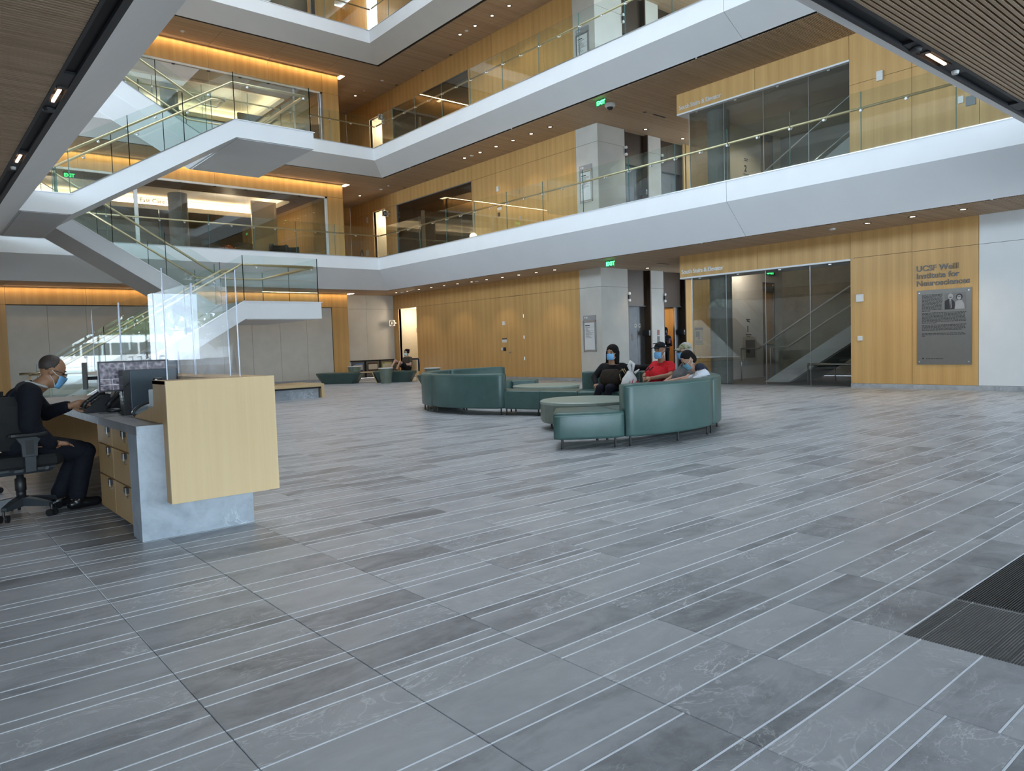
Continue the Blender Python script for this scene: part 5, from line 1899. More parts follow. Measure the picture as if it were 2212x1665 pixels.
bx(X0, Y, Z_0, X1, Y + .03, Z_1).build('housing', FRAMEB, m1)
bx(X0 + .012, Y - .002, Z_0 + .014, X1 - .012, Y, Z_1 - .014).build('screen', SCRM, m1)
g = MB()
g.box(X0 + .19, Y - .003, Z_0 + .014, X0 + .194, Y - .002, Z_1 - .014).box(X0 + .37, Y - .003, Z_0 + .014, X0 + .373, Y - .002, Z_1 - .014)
g.box(X0 + .012, Y - .003, Z_0 + .10, X1 - .012, Y - .002, Z_0 + .104).box(X0 + .012, Y - .003, Z_0 + .055, X1 - .012, Y - .002, Z_0 + .058).box(X0 + .1, Y - .003, Z_0 + .014, X0 + .103, Y - .002, Z_0 + .1)
g.build('view_dividers', GRID, m1)
bx(1.48, Y + .03, DZ, 1.53, Y + .07, 1.12).build('stand_post', BLACKP, m1)
bx(1.40, Y - .05, DZ, 1.62, Y + .14, DZ + .012).build('stand_foot', BLACKP, m1)
m2 = thing('monitor', 'monitor seen edge on from its dark side, beside the guard', 'monitor', (1.2, 7.5, DZ))
MB().prism([(1.215, 7.15, .985), (1.305, 7.60, .985), (1.305, 7.60, 1.215), (1.215, 7.15, 1.215)], (.03, -.008, 0)).build('housing', plain('monitor_back', (.035, .032, .026), .5), m2)
bx(1.30, 7.36, 1.06, 1.40, 7.40, 1.09).build('arm', BLACKP, m2)
bx(1.38, 7.35, DZ, 1.42, 7.41, 1.12).build('stand_post', BLACKP, m2)
bx(1.30, 7.28, DZ, 1.46, 7.48, DZ + .01).build('stand_foot', BLACKP, m2)
m3 = thing('monitor', 'second wide monitor behind the security camera one, only its top right corner showing', 'monitor', (1.75, 6.9, DZ))
bx(1.60, 6.9, .985, 2.0 - .08, 6.93, 1.212).build('housing', FRAMEB, m3)
bx(1.615, 6.897, 1.0, 1.905, 6.9, 1.195).build('screen', plain('dark_screen', (.02, .018, .028), .25), m3)
bx(1.655, 6.894, 1.165, 1.885, 6.8975, 1.18).build('window_bar', plain('bar_dark', (.004, .004, .006), .4), m3)
bx(1.73, 6.93, DZ, 1.78, 6.96, 1.1).build('stand_post', BLACKP, m3)
bx(1.66, 6.9, DZ, 1.86, 7.06, DZ + .01).build('stand_foot', BLACKP, m3)
NAVYM = plain('slate_metal', (.052, .070, .088), .42, .25)
tw_ = thing('computer_tower', 'dark slate computer tower standing on the worktop behind the maple box', 'computer', (1.6, 6.45, DZ))
bx(1.435, 6.48, DZ, 1.80, 6.66 - .03, 1.148).build('case', NAVYM, tw_, bevel=.006)
bx(1.385, 6.485, DZ, 1.435, 6.625, 1.146).build('front_bezel', BLACKP, tw_)
q = MB()
q.box(1.380, 6.50, 1.09, 1.386, 6.62, 1.10).box(1.380, 6.50, 1.02, 1.386, 6.62, 1.027).box(1.380, 6.50, .95, 1.386, 6.62, .957)
q.build('drive_slots', GREYP, tw_)
q = MB()
q.box(1.376, 6.487, .925, 1.386, 6.53, .945).box(1.376, 6.487, .90, 1.386, 6.53, .915)
q.build('port_lights', WHITEP, tw_)
bt = thing('water_bottle', 'dark green insulated bottle with black cap behind the maple box', 'bottle', (1.53, 6.0, DZ))
MB().lathe([(.047, 0), (.05, .01), (.05, .20), (.046, .235), (.030, .255), (.030, .26)], (1.525, 6.02, DZ), 22).build('body', plain('bottle_green', (.010, .045, .038), .35), bt, smooth=True)
MB().lathe([(.034, .258), (.034, .30), (.02, .305), (.001, .305)], (1.525, 6.02, DZ), 20).build('cap', BLACKP, bt)
MB().lathe([(.010, 0), (.010, -.004), (.001, -.004)], (1.505, 5.988, DZ + .285), 12, 'y').build('round_badge', WHITEP, bt)
tl = thing('tissue_box', 'white upright box beside the green bottle, half behind the maple box', 'box', (1.46, 5.75, DZ))
bx(1.405, 5.66, .885, 1.60, 5.82, 1.01).build('carton', plain('white_carton', (.62, .64, .66), .5), tl, bevel=.008)
bx(1.40, 5.655, .868, 1.60, 5.825, .884).build('tray', plain('grey_tray', (.40, .40, .40), .5), tl)
sc_ = thing('hand_scanner', 'rounded grey desk lamp head with black rim lying on the worktop', 'device', (1.45, 6.3, DZ))
MB().ell((1.475, 6.22, DZ + .052), (.10, .11, .050), 20, 12, Euler((0, R(-14), R(15)))).build('shell', plain('silver_shell', (.30, .34, .36), .25, .4), sc_, smooth=True)
q = MB()
q.tube([(1.475 + .105 * math.cos(2 * PI * k / 24), 6.22 - .09, DZ + .055 + .055 * math.sin(2 * PI * k / 24) + .02 * math.cos(2 * PI * k / 24)) for k in range(24)], .009, 6, closed=True)
q.build('rim', BLACKP, sc_, smooth=True)
q = MB().tube([(1.40, 6.3, DZ + .06), (1.36, 6.4, DZ + .12), (1.38, 6.5, DZ + .2), (1.42, 6.46, DZ + .26)], .004, 6)
q.build('cable', BLACKP, sc_, smooth=True)
sw = tag(bx(1.515, 5.98, DZ + .0, 1.56, 6.05, DZ + .065).build('blue_packet', plain('blue_packet', (.04, .10, .22), .4)), 'small dark blue packet between the grey device and the white box', 'packet')
pb = tag(bx(1.60, 7.55, DZ, 1.68, 7.62, DZ + .14).build('blue_bottle', plain('blue_plastic', (.05, .30, .68), .3), bevel=.012), 'bright blue container behind the computer tower', 'container')

def phone(x, y, tilt_rot, label, held=False):
    t = thing('desk_phone', label, 'phone', (x, y, DZ))
    Rm = Matrix.Translation((x, y, DZ)) @ Matrix.Rotation(tilt_rot, 4, 'Z')
    def W(mb):
        mb.v = [tuple(Rm @ Vector(p)) for p in mb.v]
        return mb
    # wedge body, keypad face tilted towards local -X
    W(MB().prism([(-.10, -.10, .0), (.09, -.10, .0), (.10, -.10, .15), (.075, -.10, .16), (-.105, -.10, .03)], (0, .2, 0))).build('body', BLACKP, t)
    a, b = Vector((-.105, 0, .03)), Vector((.075, 0, .16))
    u = (b - a).normalized(); nrm = Vector((-u.z, 0, u.x))
    def face(f0, f1, y0, y1, h=.004):
        q = MB()
        p0, p1 = a + (b - a) * f0, a + (b - a) * f1
        q.prism([p0 + Vector((0, y0, 0)) , p1 + Vector((0, y0, 0)), p1 + Vector((0, y1, 0)), p0 + Vector((0, y1, 0))], nrm * h)
        return W(q)
    face(.60, .95, -.02, .09).build('display', plain('lcd_grey', (.11, .12, .12), .2), t)
    k = MB()
    for i in range(4):
        for j in range(3):
            f0 = .08 + .12 * i
            p0 = a + (b - a) * f0; p1 = a + (b - a) * (f0 + .085)
            y0 = -.015 + .035 * j
            k.prism([p0 + Vector((0, y0, 0)), p1 + Vector((0, y0, 0)), p1 + Vector((0, y0 + .026, 0)), p0 + Vector((0, y0 + .026, 0))], nrm * .007)
    W(k).build('keys', GREYP, t, kind='stuff')
    h0, h1 = a + (b - a) * .02 + nrm * .02, a + (b - a) * .98 + nrm * .02
    q = MB().tube([h0 + Vector((0, -.07, 0)), h0 + (h1 - h0) * .2 + nrm * .018 + Vector((0, -.07, 0)), h0 + (h1 - h0) * .8 + nrm * .018 + Vector((0, -.07, 0)), h1 + Vector((0, -.07, 0))], [.024, .018, .018, .024], 8)
    W(q).build('handset', BLACKP, t, smooth=True)
    return t
phone(1.46, 7.15, R(18), 'black desk phone on the worktop right behind the one the guard holds')
kb = thing('keyboard', 'black computer keyboard in front of the side monitor', 'keyboard', (1.4, 8.3, DZ))
MB().obox((1.42, 8.35, DZ + .012), (.075, .01, 0), (-.03, .21, 0), (0, 0, .009)).build('base', BLACKP, kb)
q = MB()
for i in range(5):
    for j in range(14):
        c = Vector((1.42, 8.35, DZ + .025)) + Vector((.075, .01, 0)) * (-.8 + .38 * i) + Vector((-.03, .21, 0)) * (-.92 + .141 * j)
        q.obox(c, (.011, .0015, 0), (-.0018, .012, 0), (0, 0, .004))
q.build('keys', plain('key_black', (.03, .03, .032), .5), kb, kind='stuff')
ms = thing('computer_mouse', 'black mouse on a round mouse pad by the front of the desk', 'mouse', (1.40, 6.93, DZ))
MB().lathe([(.10, 0), (.10, .004), (.001, .004)], (1.375, 6.90, DZ), 24).build('pad', plain('pad_grey', (.06, .06, .065), .7), ms)
MB().ell((1.40, 6.93, DZ + .018), (.055, .034, .02), 14, 8).build('body', BLACKP, ms, smooth=True)
kb2 = thing('keyboard', 'black keyboard lying by the mouse, in front of the computer tower', 'keyboard', (1.50, 7.0, DZ))
MB().obox((1.52, 7.02, DZ + .012), (.12, -.05, 0), (.03, .07, 0), (0, 0, .008)).build('base', BLACKP, kb2)
q = MB()
for i in range(9):
    for j in range(4):
        q.obox(Vector((1.52, 7.02, DZ + .023)) + Vector((.12, -.05, 0)) * (-.86 + .215 * i) + Vector((.03, .07, 0)) * (-.72 + .48 * j), (.010, -.004, 0), (.005, .012, 0), (0, 0, .004))
q.build('keys', plain('key_black', (.03, .03, .032), .5), kb2, kind='stuff')
sd = thing('small_display', 'small grey framed tablet on a wedge stand behind the phones', 'tablet', (1.50, 7.35, DZ))
MB().prism([(1.40, 7.3, DZ + .02), (1.53, 7.3, DZ + .19), (1.53, 7.5, DZ + .19), (1.40, 7.5, DZ + .02)], (.016, 0, -.012)).build('frame', plain('frame_grey', (.24, .245, .26), .4), sd)
MB().prism([(1.414, 7.294, DZ + .048), (1.512, 7.294, DZ + .176), (1.512, 7.32, DZ + .176), (1.414, 7.32, DZ + .048)], (-.003, 0, .002)).build('screen', plain('tablet_black', (.01, .01, .012), .2), sd)
MB().prism([(1.46, 7.35, DZ), (1.60, 7.35, DZ), (1.54, 7.35, DZ + .15)], (0, .12, 0)).build('wedge', BLACKP, sd)
for k, (x, y) in enumerate(((1.72, 7.8), (1.78, 8.4))):
    hb = thing('sanitizer_bottle', ('clear pump bottle on the counter ledge behind the near screen', 'clear pump bottle farther along the counter ledge')[k], 'bottle', (x + .1, y, 1.08))
    MB().lathe([(.035, 0), (.037, .01), (.037, .10), (.012, .125), (.012, .14)], (x + .12, y, 1.081), 16).build('body', plain('clear_blue', (.55, .66, .80), .15), hb, smooth=True)
    MB().tube([(x + .12, y, 1.22), (x + .12, y, 1.255), (x + .08, y, 1.25)], .006, 6).build('pump', WHITEP, hb)
pc = thing('paper_tower', 'dark box under the desk with hanging cables beside the guard knees', 'computer', (1.6, 7.4, 0))
bx(1.52, 7.2, .02, 1.72, 7.75, .5).build('case', plain('brown_case', (.07, .045, .03), .6), pc)
cbk = MB()
for k in range(3):
    cbk.tube([(1.36 + .05 * k, 6.86 + .04 * k, .71), (1.35 + .05 * k, 6.87, .5), (1.37 + .03 * k, 6.9 + .02 * k, .3), (1.45, 6.9, .05)], .006, 6)
tag(cbk.build('cable_bundle', BLACKP, smooth=True), 'black cables hanging under the worktop left of the drawers', 'cable')

# ------------------------------------------------------------------ office chairs
GUNM = plain('gunmetal_plastic', (.045, .052, .060), .38)
SEATF = plain('seat_black_fabric', (.016, .016, .017), .85)
def office_chair(label, loc, rz, first=None):
    t = thing('office_chair', label, 'chair', loc, rz)
    t['_o'] = (0, 0, 0)
    MB().lathe([(.052, .10), (.052, .155), (.035, .16), (.035, .20), (.040, .21), (.040, .30), (.026, .31), (.026, .385)], (0, 0, 0), 16).build('gas_column', BLACKP, t, smooth=True)
    for k in range(5):
        a = R(72 * k + 14)
        d = Vector((math.cos(a), math.sin(a), 0)); n = Vector((-d.y, d.x, 0))
        q = MB()
        rings = []
        for f, w, z0_, z1_ in ((.03, .042, .085, .155), (.14, .034, .085, .14), (.27, .024, .085, .115)):
            c = d * f
            rings.append([c + n * w + Vector((0, 0, z0_)), c + n * w * .8 + Vector((0, 0, z1_)), c - n * w * .8 + Vector((0, 0, z1_)), c - n * w + Vector((0, 0, z0_))])
        q.loft(rings)
        q.build('base_arm', GUNM, t)
        c = d * .275
        w = MB()
        for sg in (-1, 1):
            cc = c + n * .017 * sg
            pts = []
            for i in range(14):
                b = 2 * PI * i / 14
                pts.append(cc + d * .029 * math.cos(b) + Vector((0, 0, .030 + .029 * math.sin(b))))
            w.prism(pts, n * .018 * sg)
        w.lathe([(.010, .05), (.010, .095)], (c.x, c.y, 0), 8)
        w.build('caster', BLACKP, t)
    # mechanism, seat, back, arms; the sitter faces local +X
    q = MB()
    q.loft([[(-.17, -.10, .345), (.19, -.10, .345), (.19, .10, .345), (-.17, .10, .345)], [(-.20, -.12, .375), (.22, -.12, .375), (.22, .12, .375), (-.20, .12, .375)], [(-.20, -.12, .405), (.22, -.12, .405), (.22, .12, .405), (-.20, .12, .405)]])
    q.box(-.1, -.27, .385, -.04, .27, .405).box(.06, -.25, .385, .11, .25, .405)
    q.build('tilt_mechanism', GUNM, t)
    q = MB()
    q.lathe([(.016, 0), (.022, .02), (.022, .05), (.001, .055)], (.15, -.16, .385), 10, 'y')
    q.build('knob', GREYP, t)
    pd = MB()
    sec = [(-.25, -.235), (.20, -.25), (.265, -.19), (.28, 0), (.265, .19), (.20, .25), (-.25, .235), (-.28, 0)]
    pd.loft([[(x * .93, y * .93, .405) for x, y in sec], [(x, y, .425) for x, y in sec], [(x, y, .475) for x, y in sec], [(x * .95, y * .95, .50) for x, y in sec], [(x * .7, y * .7, .507) for x, y in sec]])
    pd.build('seat', SEATF, t, smooth=False)
    bk = MB()
    rings = []
    for z, w, th, x in ((.55, .17, .03, -.275), (.64, .21, .045, -.285), (.78, .225, .05, -.30), (.90, .21, .045, -.325), (.97, .17, .03, -.345)):
        rings.append([(x + th * .4 + .05 * abs(y_) ** 2 * 8, y_ * w, z) for y_ in (-1, -.5, 0, .5, 1)] + [(x - th + .05 * abs(y_) ** 2 * 8 * .5, y_ * w, z) for y_ in (1, .5, 0, -.5, -1)])
    bk.loft(rings)
    bk.build('backrest', SEATF, t)
    MB().obox((-.27, 0, .50), (.02, 0, -.06), (0, .035, 0), (.012, 0, .12)).build('back_bar', GUNM, t)
    for sg in (-1, 1):
        y = .285 * sg
        q = MB()
        q.loft([[(-.03, y - .012, .385), (.04, y - .012, .385), (.04, y + .012, .385), (-.03, y + .012, .385)], [(-.03, y - .012, .50), (.045, y - .012, .50), (.045, y + .012, .50), (-.03, y + .012, .50)],
                [(-.045, y - .017, .505), (.055, y - .017, .505), (.055, y + .017, .505), (-.045, y + .017, .505)], [(-.05, y - .017, .60), (.06, y - .017, .60), (.06, y + .017, .60), (-.05, y + .017, .60)], [(-.085, y - .02, .655), (.09, y - .02, .655), (.09, y + .02, .655), (-.085, y + .02, .655)]])
        q.build('arm_post', GUNM, t)
        pts = []
        for i in range(18):
            b = 2 * PI * i / 18
            pts.append((.0 + .14 * math.copysign(abs(math.cos(b)) ** .6, math.cos(b)), y + .045 * math.copysign(abs(math.sin(b)) ** .7, math.sin(b))))
        MB().loft([[(x * .9, y + (yy - y) * .85, .655) for x, yy in pts], [(x, yy, .667) for x, yy in pts], [(x * .97, y + (yy - y) * .93, .683) for x, yy in pts], [(x * .8, y + (yy - y) * .7, .69) for x, yy in pts]]).build('arm_pad', BLACKP, t, smooth=False)
        q = MB().box(-.022, y + .0165 * sg, .52, .032, y + .019 * sg, .63)
        q.build('arm_latch', BLACKP, t)
    return t
office_chair('black office chair the guard sits on, at the left edge', (.715, 7.06, 0), R(8))
office_chair('second black office chair behind the guard, cut by the left edge', (.42, 8.35, 0), R(150))

# ------------------------------------------------------------------ people
SKINS = {}
def skin(name, col):
    m, nt, b = mat(name)
    tc = nd(nt, 'ShaderNodeTexCoord').outputs['Object']
    L(nt, ramp(nt, noise(nt, tc, 22, 4), [(.3, tuple(q * .86 for q in col)), (.7, tuple(min(1, q * 1.1) for q in col))]), b.inputs['Base Color'])
    b.inputs['Roughness'].default_value = .5
    b.inputs['Subsurface Weight'].default_value = .06
    b.inputs['Subsurface Radius'].default_value = (.02, .008, .004)
    return m

def cloth(name, col, var=.18, scale=14):
    m, nt, b = mat(name)
    tc = nd(nt, 'ShaderNodeTexCoord').outputs['Object']
    f = noise(nt, tc, scale, 5, .6, .8)
    L(nt, ramp(nt, f, [(.3, tuple(q * (1 - var) for q in col)), (.7, tuple(min(1, q * (1 + var)) for q in col))]), b.inputs['Base Color'])
    b.inputs['Roughness'].default_value = .85
    b.inputs['Specular IOR Level'].default_value = .25
    bump(nt, b, noise(nt, tc, 9, 4, .55, 1.2), .55, .03)
    return m

MASKB = cloth('mask_blue', (.22, .50, .82), .06, 40)
HAIRB = plain('hair_black', (.010, .008, .008), .75, var=.4, scale=60, spec=.15)
EYE = plain('eye_dark', (.012, .009, .008), .2)
BROW = plain('eyebrow', (.018, .013, .010), .7)

def V(*a):
    return Vector(a)

def head_prims(HM, hair='short', k=1.0):
    T = lambda p: HM @ Vector(p)
    Rm = HM.to_3x3().normalized()
    S = HM.to_scale().x
    P = [('skin', 'e', T((0, 0, .035)), (.096 * S, .076 * S, .095 * S), Rm), ('skin', 'e', T((.030, 0, -.045)), (.064 * S, .058 * S, .072 * S), Rm),
         ('skin', 'e', T((.045, 0, -.10)), (.034 * S, .034 * S, .024 * S), Rm),
         ('skin', 'c', T((.092, 0, .012)), T((.112, 0, -.026)), .011 * S, .015 * S), ('skin', 'c', T((.080, -.036, .030)), T((.080, .036, .030)), .014 * S, .014 * S)]
    for s in (-1, 1):
        P.append(('skin', 'e', T((-.008, .079 * s, -.004)), (.020 * S, .011 * S, .033 * S), Rm))
    if hair == 'short':
        P += [('hair', 'e', T((-.016, 0, .056)), (.098 * S, .082 * S, .092 * S), Rm), ('hair', 'e', T((-.048, 0, .0)), (.062 * S, .076 * S, .085 * S), Rm)]
    elif hair == 'shaved':
        P += [('hair', 'e', T((-.020, 0, .050)), (.088 * S, .079 * S, .085 * S), Rm)]
    elif hair == 'long':
        P += [('hair', 'e', T((-.022, 0, .055)), (.112 * S, .098 * S, .100 * S), Rm)]
        for s in (-1, 1):
            P += [('hair', 'c', T((-.02, .078 * s, .02)), T((.0, .088 * s, -.15)), .045 * S, .035 * S)]
        P += [('hair', 'c', T((-.06, 0, .0)), T((-.075, 0, -.16)), .075 * S, .06 * S)]
    elif hair == 'curly':
        for q in range(22):
            a = q * 2.4
            z = .02 + .10 * ((q * 7) % 11) / 11
            P.append(('hair', 'e', T((-.02 + .085 * math.cos(a) * (.9 if math.cos(a) < .2 else .55), .088 * math.sin(a), z)), (.036 * S,) * 3, Rm))
        P.append(('hair', 'e', T((-.02, 0, .085)), (.095 * S, .09 * S, .075 * S), Rm))
    return P

def face_parts(body, HM, mask=True, glasses=False, mask_m=None, drop=0.0):
    T = lambda p: HM @ Vector(p)
    Rm = HM.to_3x3().normalized()
    for s in (-1, 1):
        MB().ell(T((.084, .033 * s, .012)), (.010, .014, .008), 10, 6, Rm).build('eye', EYE, body, smooth=True)
        MB().tube([T((.090, .018 * s, .036)), T((.092, .036 * s, .040)), T((.082, .054 * s, .034))], .0045, 6).build('eyebrow', BROW, body)
    MB().tube([T((.096, -.022, -.066)), T((.101, 0, -.064)), T((.096, .022, -.066))], .005, 6).build('mouth', plain('lips', (.25, .09, .075), .5), body)
    if mask:
        rows = []
        for i in range(8):
            v = -1 + 2 * i / 7
            z = -.052 + .052 * v - drop
            row = []
            for j in range(11):
                u = -1 + .2 * j
                th = u * 1.15
                nose = .020 * math.exp(-(u / .22) ** 2) * max(0, v + .2)
                r_ = .094 - .010 * abs(v) ** 2 + .006 * math.cos(3.5 * PI * v) * .6 + nose
                x = .012 + r_ * math.cos(th) * (1.0 - .10 * max(0, -v - .3))
                y = .080 * math.sin(th) * (1 - .12 * abs(v))
                row.append(T((x + .012, y, z)))
            rows.append(row)
        mb = MB()
        mb.loft(rows, caps=False, closed=False)
        o = mb.build('face_mask', mask_m or MASKB, body, smooth=True)
        sd_ = o.modifiers.new('thick', 'SOLIDIFY')
        sd_.thickness = .003
        for s in (-1, 1):
            q = MB()
            for zz in (-.008, -.096):
                q.tube([T((.058, .070 * s, zz - drop)), T((.03, .083 * s, zz * .6 - drop * .5)), T((-.012, .086 * s, .014 if zz > -.05 else -.03))], .0028, 5)
            q.build('ear_loop', plain('loop_white', (.7, .72, .74), .6), o)
    if glasses:
        g = MB()
        for s in (-1, 1):
            g.tube([T((.108, .034 * s + .024 * math.cos(2 * PI * k / 14), .006 + .018 * math.sin(2 * PI * k / 14))) for k in range(14)], .0026, 5, closed=True)
            g.tube([T((.106, .058 * s, .014)), T((.06, .080 * s, .018)), T((-.02, .083 * s, .012))], .0028, 5)
        g.tube([T((.112, -.010, .010)), T((.112, .010, .010))], .0026, 5)
        g.build('glasses', BLACKP, body)

def hand(body, wrist, fdir, pnorm, side, curl=.6, sz=1.0, m=None):
    """Palm plus five bent fingers; fdir from wrist to knuckles, pnorm out of the palm (fingers curl that way)."""
    f = Vector(fdir).normalized()
    n = Vector(pnorm); n = (n - f * n.dot(f)).normalized()
    t = n.cross(f) * side          # towards the thumb
    w = Vector(wrist)
    mb = MB()
    rings = []
    for d, hw, th in ((-.012, .026, .019), (.02, .033, .018), (.055, .041, .015), (.085, .040, .012)):
        c = w + f * d * sz
        rings.append([c + (t * math.cos(2 * PI * k / 10) * hw + n * math.sin(2 * PI * k / 10) * th) * sz for k in range(10)])
    mb.loft(rings)
    for k, (ln, rr) in enumerate(((.072, .0088), (.080, .0092), (.074, .0086), (.058, .0076))):
        o = (1.5 - k) / 1.5 * .030
        p = w + (f * .080 + t * o) * sz
        path, rad = [p], [rr * sz]
        a = curl * .5
        for j, sg in enumerate((.45, .32, .26)):
            dd = f * math.cos(a) + n * math.sin(a) + t * (.06 * (1.5 - k) / 1.5)
            p = p + dd.normalized() * ln * sg * sz
            path.append(p)
            rad.append(rr * (1 - .14 * (j + 1)) * sz)
            a += curl * .75
        mb.tube(path, rad, 7)
        mb.ell(path[-1], (rad[-1],) * 3, 7, 5)
    p = w + (f * .018 + t * .026) * sz
    q1 = p + (f * .030 + t * .030 + n * .008) * sz
    q2 = q1 + (f * .030 + t * .006 + n * .016 * curl) * sz
    q3 = q2 + (f * .022 - t * .004 + n * .014 * curl) * sz
    mb.tube([p, q1, q2, q3], [.013 * sz, .0115 * sz, .0100 * sz, .0078 * sz], 7)
    mb.ell(q3, (.0078 * sz,) * 3, 7, 5)
    return mb.build('hand', m, body, smooth=True)

def person(label, loc, rz, prims, mats, vox=.013, inflate=.007, names=None):
    """One continuous skin surface grown over all volumes; clothes are shells lifted off it where their volumes lie."""
    mb = MB()
    for pr in prims:
        if pr[1] == 'c':
            a, b, ra, rb = Vector(pr[2]), Vector(pr[3]), pr[4], pr[5]
            d = (b - a)
            l = max(d.length, 1e-4)
            d = d / l
            path, rad = [], []
            for k in range(6):
                s = k / 5 * PI / 2
                path.append(a - d * ra * math.cos(s)); rad.append(max(ra * math.sin(s), .0012))
            for k in range(6):
                s = k / 5 * PI / 2
                path.append(b + d * rb * math.sin(s)); rad.append(max(rb * math.cos(s), .0012))
            x = d.orthogonal().normalized(); y = d.cross(x)
            mb.loft([[p + (x * math.cos(2 * PI * q / 14) + y * math.sin(2 * PI * q / 14)) * r_ for q in range(14)] for p, r_ in zip(path, rad)])
        else:
            mb.ell(pr[2], pr[3], 16, 10, pr[4] if len(pr) > 4 else None)
    me = D.meshes.new('tmp')
    me.from_pydata(mb.v, [], mb.f)
    ob = D.objects.new('tmp', me)
    COL.objects.link(ob)
    rm = ob.modifiers.new('r', 'REMESH')
    rm.mode = 'VOXEL'
    rm.voxel_size = vox
    sm_ = ob.modifiers.new('s', 'SMOOTH')
    sm_.factor = .5
    sm_.iterations = 4
    dg = bpy.context.evaluated_depsgraph_get()
    out = D.meshes.new_from_object(ob.evaluated_get(dg))
    COL.objects.unlink(ob)
    D.objects.remove(ob)
    nv, nf = len(out.vertices), len(out.polygons)
    co = np.empty(nv * 3); out.vertices.foreach_get('co', co); co = co.reshape(-1, 3)
    no = np.empty(nv * 3); out.vertices.foreach_get('normal', no); no = no.reshape(-1, 3)
    best = np.full(nv, 1e9); lab = np.zeros(nv, int)
    tags_ = sorted({p[0] for p in prims})
    for pr in prims:
        if pr[1] == 'c':
            a, b = np.array(pr[2]), np.array(pr[3])
            ab = b - a
            t = np.clip(((co - a) @ ab) / max(ab @ ab, 1e-9), 0, 1)
            d = np.linalg.norm(co - a - t[:, None] * ab, axis=1) - (pr[4] + (pr[5] - pr[4]) * t)
        else:
            r3 = np.array(pr[3])
            q = (co - np.array(pr[2]))
            if len(pr) > 4 and pr[4] is not None:
                rmx = pr[4].to_matrix() if isinstance(pr[4], Euler) else pr[4]
                q = q @ np.array(rmx)
            kk = np.linalg.norm(q / r3, axis=1)
            d = (kk - 1) * r3.min()
        u = d < best
        best[u] = d[u]
        lab[u] = tags_.index(pr[0])
    out.materials.clear()
    out.materials.append(mats['skin'])
    out.polygons.foreach_set('use_smooth', [True] * nf)
    out.name = 'person'
    body = D.objects.new('person', out)
    COL.objects.link(body)
    body.location = loc
    body.rotation_euler = (0, 0, rz)
    body['_o'] = (0, 0, 0)
    tag(body, label, 'person')
    polys = [tuple(p.vertices) for p in out.polygons]
    for tg in tags_:
        if tg == 'skin':
            continue
        ti = tags_.index(tg)
        fs = [f for f in polys if sum(lab[v] == ti for v in f) * 2 > len(f)]
        if not fs:
            continue
        used = sorted({v for f in fs for v in f})
        mp = {v: i for i, v in enumerate(used)}
        k = inflate * (1.3 if tg in ('jacket', 'coat') else .8 if tg == 'trousers' else .6)
        q = MB()
        q.v = [tuple(co[v] + no[v] * k) for v in used]
        q.f = [tuple(mp[v] for v in f) for f in fs]
        o = q.build((names or {}).get(tg, tg), mats[tg], body, smooth=True)
        sd_ = o.modifiers.new('thick', 'SOLIDIFY')
        sd_.thickness = .006
        sd_.offset = -1
    return body

def HMx(c, yaw=0, pitch=0, roll=0, s=1.0):
    """head frame: looks along local +X; positive pitch looks down, yaw to the left"""
    return Matrix.Translation(c) @ Matrix.Rotation(yaw, 4, 'Z') @ Matrix.Rotation(pitch, 4, 'Y') @ Matrix.Rotation(roll, 4, 'X') @ Matrix.Scale(s, 4)

def torso(top, P, W, Ch, SLf, SRt, N, girth=1.0, low='trousers'):
    P, W, Ch = map(Vector, (P, W, Ch))
    y = Vector((0, .075 * girth, 0))
    out = [(low, 'c', P + y, P - y, .115 * girth, .115 * girth)]
    for s in (-1, 1):
        out += [(top, 'c', P + y * s + V(0, 0, .06), W + y * s * 1.05, .105 * girth, .108 * girth), (top, 'c', W + y * s * 1.05, Ch + y * s * 1.1, .108 * girth, .112)]
    out += [(top, 'c', Vector(SLf), Vector(SRt), .068, .068), (top, 'c', Ch, Vector(N) - V(0, 0, .02), .10, .062)]
    return out

def arm(tags_, S, E, W_, r=(.062, .048, .036, .028), split=None):
    S, E, W_ = map(Vector, (S, E, W_))
    up, lowt = tags_
    out = []
    if split is not None:
        M_ = S + (E - S) * split
        out += [(up, 'c', S, M_, r[0], r[0] * .92), (lowt, 'c', M_, E, r[1] * 1.02, r[1] * .92)]
    else:
        out.append((up, 'c', S, E, r[0], r[1]))
    out.append((lowt, 'c', E, W_, r[1] * .95, r[2] * .85))
    return out

def legp(tg, Hp, K, A, r=(.090, .062, .058, .042)):
    return [(tg, 'c', Vector(Hp), Vector(K), r[0], r[1]), (tg, 'c', Vector(K), Vector(A), r[2], r[3])]

def shoe(tg, A, d, l=.19):
    A, d = Vector(A), Vector(d).normalized()
    h = V(A.x, A.y, max(A.z - .055, .035))
    return [(tg, 'c', h - d * .045, h + d * (l - .07), .040, .036), (tg, 'c', A, h, .042, .042)]

# --- the guard at the desk
HM = HMx((.262, 0, 1.150), 0, R(24))
pr = head_prims(HM, 'shaved')
pr += [('skin', 'c', V(.225, 0, 1.08), V(.135, 0, 1.01), .058, .064)]
pr += torso('jacket', (0, 0, .60), (.0, 0, .76), (.055, 0, .92), (.095, .175, 1.005), (.075, -.175, 1.0), (.13, 0, 1.04), 1.12)
pr += arm(('jacket', 'jacket'), (.085, -.205, .985), (.055, -.262, .745), (.195, -.215, .585), (.074, .062, .050, .03))
pr += arm(('jacket', 'jacket'), (.105, .200, .99), (.235, .235, .800), (.375, .120, .850), (.070, .058, .046, .03))
pr += [('skin', 'c', V(.195, -.215, .585), V(.245, -.185, .575), .030, .028), ('skin', 'c', V(.375, .12, .85), V(.405, .10, .855), .030, .028)]
pr += [('jacket', 'c', V(.0, -.10, .60), V(.16, -.11, .575), .10, .075), ('jacket', 'c', V(.0, .10, .60), V(.16, .11, .575), .10, .075)]
